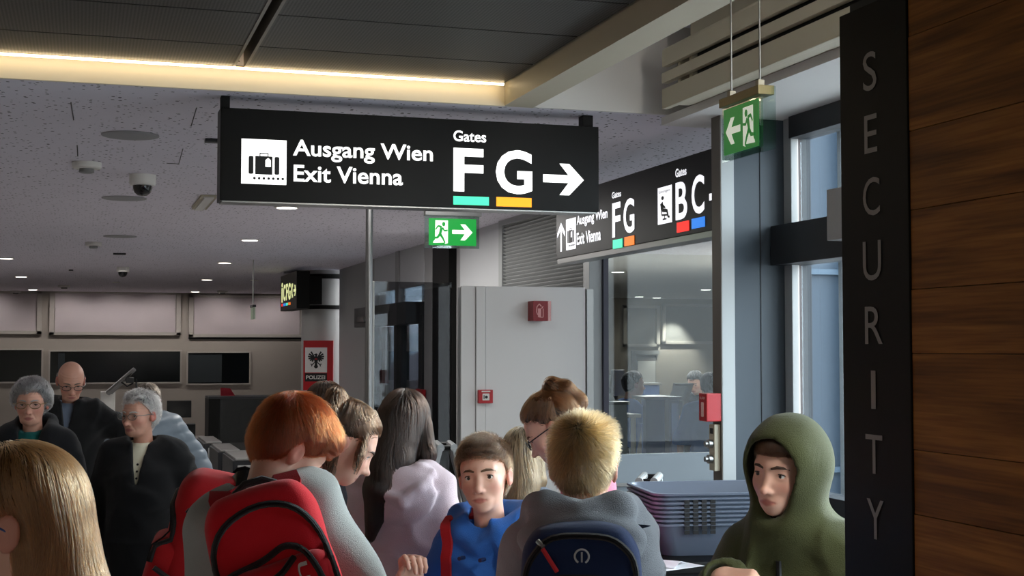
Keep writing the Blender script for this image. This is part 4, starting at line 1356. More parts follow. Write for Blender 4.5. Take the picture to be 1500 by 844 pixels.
box_thing('office_chair_back', 'grey office chair back behind the white cabinet', 'chair', 896, 917, 542, 580, 13.9, 0.06, M_GREYP, extra=lambda t, a, b, yy: (
    obj('stem', MB().tube([((a.x + b.x) / 2, yy + 0.1, 0.06), ((a.x + b.x) / 2, yy + 0.1, a.z + 0.05)], 0.03, 10), M_BLKPL, t),
    obj('seat', MB().bbox(a.x, b.x, yy - 0.4, yy + 0.1, 0.45, 0.52, 0.02), M_GREYP, t), obj('base', MB().lathe([(.28, 0), (.28, .04), (.05, .08)], ((a.x + b.x) / 2, yy + .1, 0), 20), M_BLKPL, t)), floor=False)
# jointed white arm standing on the white cabinet
p = P(897, 592, 11.6)
t = thing('jointed_lamp', 'white jointed arm on the white cabinet behind the glass', 'equipment', (p.x, p.y + 0.1, p.z))
yy = p.y + 0.12
q = lambda x, y: Vector((P(x, y, 11.7).x, yy, P(x, y, 11.7).z))
obj('arm', MB().tube([q(901, 591), q(890, 572)], [0.026, 0.022], 10), M_WHITEPL, t, True)
obj('arm', MB().tube([q(889, 572), q(894, 549)], [0.022, 0.018], 10), M_WHITEPL, t, True)
obj('joint', MB().lathe([(.03, -.03), (.03, .03)], q(890, 572), 14, 'y'), M_ALU, t, True)
obj('base', MB().bbox(q(896, 592).x, q(906, 592).x, yy - 0.05, yy + 0.05, P(897, 593, 11.5).z + 0.026, q(900, 589).z, 0.006), M_WHITEPL, t)
o = obj('desk_shelf', MB().bbox(P(921, 612, 12.2).x, P(941, 612, 12.2).x, P(930, 612, 12.2).y, P(930, 612, 12.2).y + 0.3, P(930, 612, 12.2).z, P(930, 607, 12.2).z, 0.004)
        .bbox(P(923, 612, 12.2).x, P(925, 612, 12.2).x, P(930, 612, 12.2).y + 0.1, P(930, 612, 12.2).y + 0.2, 0, P(930, 612, 12.2).z, 0.003).bbox(P(937, 612, 12.2).x, P(939, 612, 12.2).x, P(930, 612, 12.2).y + 0.1, P(930, 612, 12.2).y + 0.2, 0, P(930, 612, 12.2).z, 0.003), M_WHITEPL)
tag(o, 'small white side table next to the seated officer', 'table')

# ------------------------------------------------------------------ counter with grey trays, paper and folding stands
ZT = at(960, 822, 4.5).z
cx0, cx1 = 1.76, 2.72
cy0, cy1 = 4.12, 4.98
ct = thing('tray_counter', 'black counter table carrying the stack of grey trays', 'counter', ((cx0 + cx1) / 2, (cy0 + cy1) / 2, 0))
obj('worktop', MB().bbox(cx0, cx1, cy0, cy1, ZT - 0.04, ZT, 0.006), M_BLACK, ct)
obj('edge_strip', MB().bbox(cx0 - 0.008, cx0, cy0, cy1, ZT - 0.036, ZT - 0.004, 0.002), M_ALU, ct)
for xx in (cx0 + 0.06, cx1 - 0.12):
    for yy in (cy0 + 0.08, cy1 - 0.14):
        obj('leg', MB().bbox(xx, xx + 0.05, yy, yy + 0.05, 0, ZT - 0.04, 0.004), M_DARK, ct)
obj('front_apron', MB().bbox(cx0 + 0.06, cx1 - 0.06, cy0 + 0.1, cy0 + 0.12, ZT - 0.3, ZT - 0.04, 0.003), M_DARK, ct)
M_TRAY = mat('grey_tray_plastic', (92, 104, 122), 0.5, noise=0.04, nscale=12)


def tray_mesh(slots=True):
    """open box with flared walls, thick rim and a row of slots near one end"""
    L, W, H = 0.62, 0.43, 0.112
    def ring(l, w, z, r=0.05):
        return [(x, y, z) for x, y in rrect(-l / 2, -w / 2, l / 2, w / 2, r, 4)]
    rings = [ring(L - .09, W - .09, 0), ring(L - .08, W - .08, .008), ring(L - .026, W - .026, H - .009), ring(L, W, H - .007), ring(L, W, H), ring(L - .028, W - .028, H),
             ring(L - .034, W - .034, H - .012), ring(L - .095, W - .095, .012)]
    n = len(rings[0])
    mb = MB()
    vs = [p for r in rings for p in r]
    fs = []
    for i in range(len(rings) - 1):
        for k in range(n):
            fs.append((i * n + k, i * n + (k + 1) % n, (i + 1) * n + (k + 1) % n, (i + 1) * n + k))
    fs.append(tuple(range(n))[::-1])
    fs.append(tuple(range((len(rings) - 1) * n, len(rings) * n)))
    mb.add(vs, fs)
    return mb


tray_rot = R(-8)
tl = at(914, 733, 4.75)
tray_c = Vector((tl.x + 0.36, tl.y - 0.05, ZT + 0.001))
n_tray = 8
pitch = 0.0145
trays = []
for k in range(n_tray):
    zz = ZT + 0.001 + k * pitch
    lab = {0: 'lowest grey tray of the stack, standing on the black counter', n_tray - 1: 'topmost grey tray of the stack on the counter, open and empty'}.get(
        k, 'grey tray number %s from the counter in the nested stack' % ['one', 'two', 'three', 'four', 'five', 'six', 'seven', 'eight'][k])
    if k == 0:
        t = thing('security_tray', lab, 'tray', (tray_c.x, tray_c.y, zz), tray_rot, 'nested security trays')
        obj('tub', tray_mesh(), M_TRAY, t, True, local=True)
        mb = MB()
        for j in range(4):
            mb.box(-0.21 + 0.03 * j, -0.192 + 0.03 * j, -0.2165, -0.2120, 0.078, 0.09)
        obj('slot', mb, M_BLKPL, t, local=True)
        first = t
    else:
        t = dup(first, (tray_c.x, tray_c.y, zz), tray_rot, lab, 'nested security trays')
# the top tray has no floor seen through slots; lone sheets beside the trays
M_PAPER = mat('white_paper', (222, 224, 228), 0.7, noise=0.01, nscale=5)
for lb, px, py, d, w, h, a in (('loose white paper sheet on the counter under the folded one', 985, 830, 4.25, 0.17, 0.12, 20), ('folded white paper lying on top of the loose sheet', 975, 829, 4.22, 0.12, 0.10, 47)):
    p = onZ(px, py, ZT)
    zz = ZT + (0.001 if 'under' in lb else 0.004)
    mb = MB()
    for i in range(5):
        x0_, x1_ = -w / 2 + w * i / 5, -w / 2 + w * (i + 1) / 5
        z0_, z1_ = .012 * math.sin(i / 5 * 3) ** 2 * (0 if 'under' in lb else 1), .012 * math.sin((i + 1) / 5 * 3) ** 2 * (0 if 'under' in lb else 1)
        mb.add([(x0_, -h / 2, z0_), (x1_, -h / 2, z1_), (x1_, h / 2, z1_), (x0_, h / 2, z0_), (x0_, -h / 2, z0_ + .001), (x1_, -h / 2, z1_ + .001), (x1_, h / 2, z1_ + .001), (x0_, h / 2, z0_ + .001)],
               [(0, 1, 2, 3), (7, 6, 5, 4), (0, 4, 5, 1), (3, 2, 6, 7), (0, 3, 7, 4), (1, 5, 6, 2)])
    mb.xf(Matrix.Translation((p.x, p.y, zz)) @ Matrix.Rotation(R(a), 4, 'Z'))
    tag(obj('paper_sheet', mb, M_PAPER), lb, 'paper')


def a_frame(lb, px, py, d, rz, hgt=None):
    """folding poster stand: two framed boards leaning against each other"""
    top = at(px, py, d)
    t = thing('folding_stand', lb, 'stand', (top.x, top.y, 0), rz)
    Hs = top.z
    for s in (-1, 1):
        M = Matrix.Translation((0, s * 0.03, Hs - 0.01)) @ Matrix.Rotation(R(s * 15), 4, 'X')
        W, L = 0.25, (Hs - 0.01) / math.cos(R(15)) - 0.002
        obj('board', MB().box(-W / 2, W / 2, -0.006, 0.006, -L + 0.02, -0.02).xf(M), mat('stand_board', (128, 126, 124), 0.4, noise=0.05, nscale=5), t, local=True)
        fr = MB()
        fr.bbox(-W / 2 - 0.012, -W / 2 + 0.012, -0.011, 0.011, -L, 0, 0.004).bbox(W / 2 - 0.012, W / 2 + 0.012, -0.011, 0.011, -L, 0, 0.004)
        fr.tube([(-W / 2 - 0.01, 0, 0), (W / 2 + 0.01, 0, 0)], 0.017, 12)
        fr.bbox(-W / 2, W / 2, -0.011, 0.011, -L, -L + 0.024, 0.003)
        obj('frame', fr.xf(M), M_ALUW, t, local=True)
    for s in (-1, 1):
        obj('hinge', MB().tube([(s * 0.11, -0.03, Hs - 0.012), (s * 0.11, 0.03, Hs - 0.012)], 0.012, 8), M_BLKPL, t, local=True)
    return t


a_frame('folding aluminium poster stand behind the stack of grey trays', 951, 698, 5.6, R(62))
a_frame('folding aluminium poster stand behind the girl in the pink hoodie', 652, 650, 6.2, R(80))
# ------------------------------------------------------------------ signed distance modelling (people, clothes, bags)
V3 = lambda *a: np.array(a, dtype=np.float32)


def s_cap(P, a, b, ra, rb=None):
    rb = ra if rb is None else rb
    a, b = np.asarray(a, np.float32), np.asarray(b, np.float32)
    ba = b - a
    pa = P - a
    t = np.clip(pa @ ba / max(float(ba @ ba), 1e-9), 0, 1)
    return np.linalg.norm(pa - t[:, None] * ba, axis=1) - (ra + (rb - ra) * t)


def s_chain(P, pts, rads, k=0.0):
    d = None
    for i in range(len(pts) - 1):
        e = s_cap(P, pts[i], pts[i + 1], rads[i], rads[i + 1])
        d = e if d is None else (smin(d, e, k) if k else np.minimum(d, e))
    return d


def s_ell(P, c, r):
    r = np.asarray(r, np.float32)
    q = (P - np.asarray(c, np.float32))
    k0 = np.linalg.norm(q / r, axis=1)
    k1 = np.linalg.norm(q / (r * r), axis=1)
    return k0 * (k0 - 1.0) / np.maximum(k1, 1e-6)


def s_rbox(P, c, h, r):
    q = np.abs(P - np.asarray(c, np.float32)) - (np.asarray(h, np.float32) - r)
    return np.linalg.norm(np.maximum(q, 0), axis=1) + np.minimum(q.max(axis=1), 0) - r


def smin(a, b, k):
    h = np.maximum(k - np.abs(a - b), 0) / k
    return np.minimum(a, b) - h * h * k * 0.25


def smax(a, b, k):
    return -smin(-a, -b, k)


def wob(P, f, seed, n=5, dirs=None):
    """cheap smooth noise in -1..1"""
    rs = np.random.RandomState(seed)
    out = np.zeros(len(P), np.float32)
    for i in range(n):
        d = rs.randn(3)
        if dirs is not None:
            d = d * np.asarray(dirs)
        d = d / np.linalg.norm(d) * f * rs.uniform(.6, 1.5)
        w = rs.randn(3)
        w = w / np.linalg.norm(w) * f * .6
        out += np.sin(P @ d.astype(np.float32) + rs.uniform(0, 6.3) + 1.3 * np.sin(P @ w.astype(np.float32) + rs.uniform(0, 6.3)))
    return out / n


def mesh_sdf(f, lo, hi, res):
    """surface nets over blocks close to the surface"""
    B = 4
    lo = np.asarray(lo, np.float32)
    n = np.maximum(np.ceil((np.asarray(hi) - lo) / (B * res)).astype(int), 1)
    g = np.stack(np.meshgrid(*[np.arange(k) for k in n], indexing='ij'), -1).reshape(-1, 3)
    c = lo + (g * B + (B - 1) / 2.0).astype(np.float32) * res
    d0 = f(c.astype(np.float32))
    vals = np.repeat(np.repeat(np.repeat(d0.reshape(n), B, 0), B, 1), B, 2).astype(np.float32)
    act = np.abs(d0) < res * B * 1.9
    off = np.stack(np.meshgrid(*[np.arange(B)] * 3, indexing='ij'), -1).reshape(-1, 3)
    idx = (g[act][:, None, :] * B + off[None]).reshape(-1, 3)
    if len(idx):
        pts = (lo + idx * np.float32(res)).astype(np.float32)
        out = np.empty(len(pts), np.float32)
        for s in range(0, len(pts), 200000):
            out[s:s + 200000] = f(pts[s:s + 200000])
        vals[idx[:, 0], idx[:, 1], idx[:, 2]] = out
    s = vals < 0
    cnt = np.zeros(tuple(k - 1 for k in vals.shape), np.int8)
    for dx in (0, 1):
        for dy in (0, 1):
            for dz in (0, 1):
                cnt += s[dx:s.shape[0] - 1 + dx, dy:s.shape[1] - 1 + dy, dz:s.shape[2] - 1 + dz]
    cells = np.argwhere((cnt > 0) & (cnt < 8))
    if not len(cells):
        return np.zeros((0, 3)), np.zeros((0, 4), int)
    cid = -np.ones(cnt.shape, np.int64)
    cid[tuple(cells.T)] = np.arange(len(cells))
    acc = np.zeros((len(cells), 3), np.float64)
    num = np.zeros(len(cells))
    cor = [np.array(q) for q in ((0, 0, 0), (1, 0, 0), (0, 1, 0), (1, 1, 0), (0, 0, 1), (1, 0, 1), (0, 1, 1), (1, 1, 1))]
    cv = [vals[tuple((cells + q).T)] for q in cor]
    for i in range(8):
        for ax in range(3):
            if cor[i][ax] == 0:
                e = np.zeros(3, int)
                e[ax] = 1
                j = i + (1, 2, 4)[ax]
                m = (cv[i] < 0) != (cv[j] < 0)
                t = cv[i] / np.where(m, cv[i] - cv[j], 1)
                p = cor[i][None] + e[None] * t[:, None]
                acc[m] += p[m]
                num[m] += 1
    verts = lo + (cells + acc / num[:, None]) * res
    quads = []
    for ax in range(3):
        a1, a2 = (ax + 1) % 3, (ax + 2) % 3
        sl0, sl1 = [slice(None)] * 3, [slice(None)] * 3
        sl0[ax], sl1[ax] = slice(0, -1), slice(1, None)
        ch = s[tuple(sl0)] != s[tuple(sl1)]
        e = np.argwhere(ch)
        ok = (e[:, a1] > 0) & (e[:, a2] > 0) & (e[:, a1] < cnt.shape[a1]) & (e[:, a2] < cnt.shape[a2]) & (e[:, ax] < cnt.shape[ax])
        e = e[ok]
        u, w = np.zeros(3, int), np.zeros(3, int)
        u[a1], w[a2] = 1, 1
        q = np.stack([cid[tuple((e - u - w).T)], cid[tuple((e - w).T)], cid[tuple(e.T)], cid[tuple((e - u).T)]], 1)
        ins = s[tuple(e.T)]
        q[~ins] = q[~ins][:, ::-1]
        quads.append(q[(q >= 0).all(1)])
    return verts, np.concatenate(quads)


def np_mesh(name, verts, faces, smooth=True):
    me = bpy.data.meshes.new(name)
    me.vertices.add(len(verts))
    me.vertices.foreach_set('co', np.asarray(verts, np.float32).ravel())
    k = faces.shape[1]
    me.loops.add(len(faces) * k)
    me.loops.foreach_set('vertex_index', faces.astype(np.int32).ravel())
    me.polygons.add(len(faces))
    me.polygons.foreach_set('loop_start', np.arange(0, len(faces) * k, k, dtype=np.int32))
    me.polygons.foreach_set('use_smooth', np.ones(len(faces), bool))
    me.update()
    me.validate()
    return me


def sdf_obj(name, f, lo, hi, res, m, parent):
    v, q = mesh_sdf(f, lo, hi, res)
    return link_mesh(name, np_mesh(name, v, q), m, parent), v, q


# ------------------------------------------------------------------ skin, cloth and hair materials
def skin_mat(name, rgb, lip=(188, 116, 104), blush=(206, 136, 118)):
    m = mat(name, rgb, 0.48, spec=0.35, sss=0.12)
    nt = m.node_tree
    b = nt.nodes['Principled BSDF']
    at1 = nt.nodes.new('ShaderNodeAttribute')
    at1.attribute_name = 'lip'
    at2 = nt.nodes.new('ShaderNodeAttribute')
    at2.attribute_name = 'blush'
    tc = nt.nodes.new('ShaderNodeTexCoord')
    nz = nt.nodes.new('ShaderNodeTexNoise')
    nz.inputs['Scale'].default_value = 60
    nt.links.new(tc.outputs['Object'], nz.inputs['Vector'])
    c = srgb(rgb)
    m0 = nt.nodes.new('ShaderNodeMix')
    m0.data_type = 'RGBA'
    m0.inputs[6].default_value = tuple(v * .94 for v in c[:3]) + (1,)
    m0.inputs[7].default_value = tuple(min(1, v * 1.05) for v in c[:3]) + (1,)
    nt.links.new(nz.outputs[0], m0.inputs[0])
    m1 = nt.nodes.new('ShaderNodeMix')
    m1.data_type = 'RGBA'
    m1.inputs[7].default_value = srgb(blush)
    nt.links.new(at2.outputs['Fac'], m1.inputs[0])
    nt.links.new(m0.outputs[2], m1.inputs[6])
    m2 = nt.nodes.new('ShaderNodeMix')
    m2.data_type = 'RGBA'
    m2.inputs[7].default_value = srgb(lip)
    nt.links.new(at1.outputs['Fac'], m2.inputs[0])
    nt.links.new(m1.outputs[2], m2.inputs[6])
    nt.links.new(m2.outputs[2], b.inputs['Base Color'])
    return m


def hair_mat(name, dark, light, rough=0.42):
    """strand material: every strand picks a tone between dark and light"""
    m = bpy.data.materials.new(name)
    m.use_nodes = True
    nt = m.node_tree
    for n in list(nt.nodes):
        nt.nodes.remove(n)
    out = nt.nodes.new('ShaderNodeOutputMaterial')
    b = nt.nodes.new('ShaderNodeBsdfHairPrincipled')
    b.parametrization = 'COLOR'
    hi = nt.nodes.new('ShaderNodeHairInfo')
    rp = nt.nodes.new('ShaderNodeValToRGB')
    mixc = lambda t: srgb(tuple(a * (1 - t) + b_ * t for a, b_ in zip(dark, light)))
    rp.color_ramp.elements[0].color = mixc(.0)
    rp.color_ramp.elements[1].color = mixc(.5)
    nt.links.new(hi.outputs['Random'], rp.inputs[0])
    nt.links.new(rp.outputs[0], b.inputs['Color'])
    b.inputs['Roughness'].default_value = rough * .75
    b.inputs['Radial Roughness'].default_value = .45
    nt.links.new(b.outputs[0], out.inputs[0])
    return m


def cloth(name, rgb, noise=0.06, bump=0.35, bscale=420, sheen=0.15, rough=0.85):
    return mat(name, rgb, rough, spec=0.2, noise=noise, nscale=18, bump=bump, bscale=bscale, sheen=sheen)


M_SKIN = skin_mat('fair_skin', (226, 178, 156))
M_SKIN_OLD = skin_mat('older_skin', (204, 152, 130), (156, 92, 86), (190, 112, 98))
M_EYEW = mat('eye_white', (222, 218, 212), 0.15, noise=0.02, nscale=60)
M_IRIS = mat('iris_brown', (74, 52, 36), 0.15, noise=0.3, nscale=400)
M_IRISB = mat('iris_blue_grey', (84, 100, 110), 0.15, noise=0.3, nscale=400)
M_PUPIL = mat('pupil', (6, 6, 6), 0.1, noise=0.05, nscale=100)
M_LASH = mat('dark_lashes', (26, 20, 18), 0.6, noise=0.1, nscale=200)
M_TROUSER = cloth('dark_trousers', (38, 40, 48))
M_JEANS = cloth('blue_jeans', (52, 64, 88))
M_SHOE = mat('dark_shoe', (34, 32, 32), 0.5, noise=0.1, nscale=30)


def rotm(yaw=0, pitch=0, roll=0):
    """head turn: yaw to the person's left positive, pitch downwards positive, roll to the person's right positive (degrees)"""
    return np.array((Matrix.Rotation(R(yaw), 3, 'Z') @ Matrix.Rotation(R(-pitch), 3, 'X') @ Matrix.Rotation(R(roll), 3, 'Y')), dtype=np.float32)


def head_sdf(q, o):
    """q in head heights, face towards +y; o: options"""
    fat = o.get('fat', 0.0)
    old = o.get('old', 0.0)
    ey = o.get('eye_z', -0.015)
    d = s_ell(q, (0, -.06, .12), (.335, .43, .38))
    d = smin(d, s_ell(q, (0, .10, -.10), (.268 + fat * .5, .315, .36)), .10)
    d = smin(d, s_ell(q, (0, .12, -.27), (.205 + fat, .225, .215)), .10)
    d = smin(d, s_ell(q, (0, .275, -.415), (.085, .075, .075)), .10)
    ax = np.abs(q[:, 0])
    m = np.stack([ax, q[:, 1], q[:, 2]], 1)
    d = smin(d, s_ell(m, (.165, .225, -.13), (.10, .10, .105)), .09)
    d = smin(d, s_cap(m, (0, .335, .085), (.17, .285, .085), .045), .07)
    # sockets, lids
    ec = (.145, .345, ey)
    d = smax(d, -s_ell(m, (.145, .445, ey - .005), (.11, .085, .065)), .07)
    lid = s_ell(m, (.145, .292, ey), (.072, .072, .066))
    lid = smax(lid, -s_ell(m, (.146, .36, ey - .004), (.066, .09, o.get('eye_open', .034))), .012)
    d = smin(d, lid, .025)
    # nose
    nl = o.get('nose', 1.0)
    d = smin(d, s_chain(q, [(0, .345, .03), (0, .385 * 1, -.07), (0, .385 + .065 * nl, -.175)], [.032, .034, .042]), .05)
    d = smin(d, s_ell(q, (0, .40 + .068 * nl, -.185), (.046, .046, .042)), .03)
    d = smin(d, s_ell(m, (.050, .385 + .02 * nl, -.20), (.034, .042, .032)), .03)
    d = smax(d, -s_ell(m, (.026, .43, -.226), (.016, .026, .014)), .012)
    # mouth
    d = smin(d, s_ell(q, (0, .30, -.325), (.13, .085, .085)), .07)
    d = smin(d, s_chain(m, [(0, .372, -.303), (.05, .366, -.302), (.112, .318, -.320)], [.022, .024, .008]), .02)
    d = smin(d, s_chain(m, [(0, .362, -.352), (.05, .355, -.348), (.10, .320, -.326)], [.027, .024, .008]), .02)
    op = o.get('mouth_open', 0.0)
    d = smax(d, -s_chain(m, [(0, .41, -.326 - op * .3), (.06, .395, -.325), (.108, .35, -.322)], [.007 + op, .006 + op * .6, .004]), .012)
    # ears
    e = s_ell(m, (.345, -.05, -.05), (.032, .085, .125))
    e = smin(e, s_ell(m, (.368, -.085, -.02), (.022, .075, .115)), .03)
    e = smax(e, -s_ell(m, (.395, -.03, -.045), (.026, .048, .075)), .02)
    d = smin(d, e, .03)
    if old:
        d = smin(d, s_ell(m, (.11, .20, -.40), (.10, .10, .07)), .08)
        d = d + old * .006 * np.sin(q[:, 2] * 95 + 3 * ax) * (np.abs(q[:, 2] - .2) < .1) + old * .004 * wob(q, 40, 3)
        d = smax(d, -s_cap(m, (.085, .395, -.20), (.15, .33, -.33), .012), .02)
    return d


class Person:
    pass


def hand_prims(w, fd, nd, hs, left, curl=(35, 40, 30), thumb=0.5, spread=0.06, curls=None):
    """list of (a, b, ra, rb, group) capsules for a hand; w wrist, fd finger direction, nd palm normal"""
    fd = np.asarray(fd, float)
    fd = fd / np.linalg.norm(fd)
    nd = np.asarray(nd, float)
    nd = nd - fd * (nd @ fd)
    nd = nd / np.linalg.norm(nd)
    sd = np.cross(fd, nd) * (1 if left else -1)            # towards the thumb
    w = np.asarray(w, float)
    palm, fing = [], []
    for i, s in enumerate((.155, .055, -.05, -.145)):
        kn = w + fd * hs * (.50, .52, .50, .46)[i] + sd * hs * s * 1.15
        palm.append((w + fd * hs * .06 + sd * hs * s * .75, kn, .095 * hs, .072 * hs))
        ca = curls[i] if curls else curl
        L = (.95, 1.06, 1.0, .80)[i] * hs
        p, ang = kn, 0.0
        for j in range(3):
            ang += R(ca[j])
            dirv = (fd + sd * (s * spread * 6)) * math.cos(ang) + nd * math.sin(ang)
            dirv = dirv / np.linalg.norm(dirv)
            q2 = p + dirv * L * (.24, .155, .115)[j]
            fing.append((p, q2, (.058, .052, .046)[j] * hs, (.052, .046, .038)[j] * hs, i))
            p = q2
    b0 = w + fd * hs * .14 + sd * hs * .14
    d1 = fd * .62 + sd * .68 + nd * .45 * thumb * 2
    d1 /= np.linalg.norm(d1)
    k1 = b0 + d1 * hs * .24
    d2 = fd * .8 + sd * (.45 - .5 * thumb) + nd * .5 * thumb * 2
    d2 /= np.linalg.norm(d2)
    k2 = k1 + d2 * hs * .17
    d3 = fd * .85 + sd * (.1 - .7 * thumb) + nd * .35 * thumb
    d3 /= np.linalg.norm(d3)
    palm.append((b0, k1, .085 * hs, .062 * hs))
    fing.append((k1, k2, .062 * hs, .054 * hs, 4))
    fing.append((k2, k2 + d3 * hs * .13, .054 * hs, .044 * hs, 4))
    return palm, fing


def hand_sdf(P, prims, fore, k):
    palm, fing = prims
    d = s_cap(P, fore[0], fore[1], fore[2], fore[3])
    for a, b, ra, rb in palm:
        d = smin(d, s_cap(P, a, b, ra, rb), k * 3)
    fs = {}
    for a, b, ra, rb, g in fing:
        e = s_cap(P, a, b, ra, rb)
        fs[g] = e if g not in fs else smin(fs[g], e, k * .5)
    for e in fs.values():
        d = smin(d, e, k)
    return d


def torso_prof(J, P, grow=0.0, waist=1.0, hem=None, belly=0.0):
    """elliptic torso between pelvis and neck in the leaned frame"""
    q = (P - J.pelvis) @ J.Rt
    L = J.L
    zs = np.array([-.20, 0, .22, .5, .74, .90, 1.0, 1.06]) * L
    s = J.sw
    a = np.array([.90, .92, .84 * waist, .93, 1.02, .86, .46, .3]) * s
    b = np.array([.62, .62, .56 * waist, .60, .60, .50, .36, .3]) * s * J.girth
    a, b = a + grow, b + grow
    aa, bb = np.interp(q[:, 2], zs, a), np.interp(q[:, 2], zs, b)
    y0 = np.interp(q[:, 2], zs, np.array([0, 0, .01, .0, -.02, -.03, -.02, 0]) * s / .15)
    if belly:
        bump = belly * np.exp(-((q[:, 2] - .3 * L) / (.25 * L)) ** 2)
        bb = bb + bump
        aa = aa + bump * .5
        y0 = y0 + bump * .5
    rr = np.sqrt((q[:, 0] / aa) ** 2 + ((q[:, 1] - y0) / bb) ** 2)
    d = (rr - 1) * np.minimum(aa, bb)
    zlo = (hem if hem is not None else -.18) * L
    d = smax(d, zlo - q[:, 2], .02)
    d = smax(d, q[:, 2] - 1.04 * L, .03)
    return d, q


def joints(H, hh, sw, girth, lean, head, arms, nl=.50):
    J = Person()
    J.H, J.hh, J.sw, J.girth = H, hh, sw, girth
    J.pelvis = V3(0, 0, .50 * H)
    J.L = H - (.76 + nl) * hh - .50 * H
    J.Rt = np.array(Matrix.Rotation(R(-lean[0]), 3, 'X') @ Matrix.Rotation(R(lean[1]), 3, 'Y'), dtype=np.float32)
    J.T = lambda x, y, z: (J.pelvis + J.Rt @ V3(x, y, z)).astype(np.float32)
    J.neck = J.T(0, -.02, J.L)
    J.Rh = rotm(*head[:3])
    Rn = rotm(head[0] * .4, head[1] * .45 + lean[0] * .5, head[2] * .5)
    J.pivot = J.neck + Rn @ V3(0, .035, nl * hh)
    J.C = J.pivot + J.Rh @ (V3(0, .07, .26) * hh)
    J.sh = [J.T(s * (sw - .02), -.02, J.L * .90) for s in (-1, 1)]
    ua, fa_ = .165 * H, .15 * H
    J.el, J.wr = [], []
    for i, s in enumerate((-1, 1)):
        a = arms[i] if arms else None
        if a is None:
            J.el.append(J.sh[i] + V3(s * .045, -.02, -ua))
            J.wr.append(J.el[i] + V3(s * .0, .035, -fa_))
        else:
            J.el.append(np.asarray(a[0], np.float32))
            J.wr.append(np.asarray(a[1], np.float32))
    return J


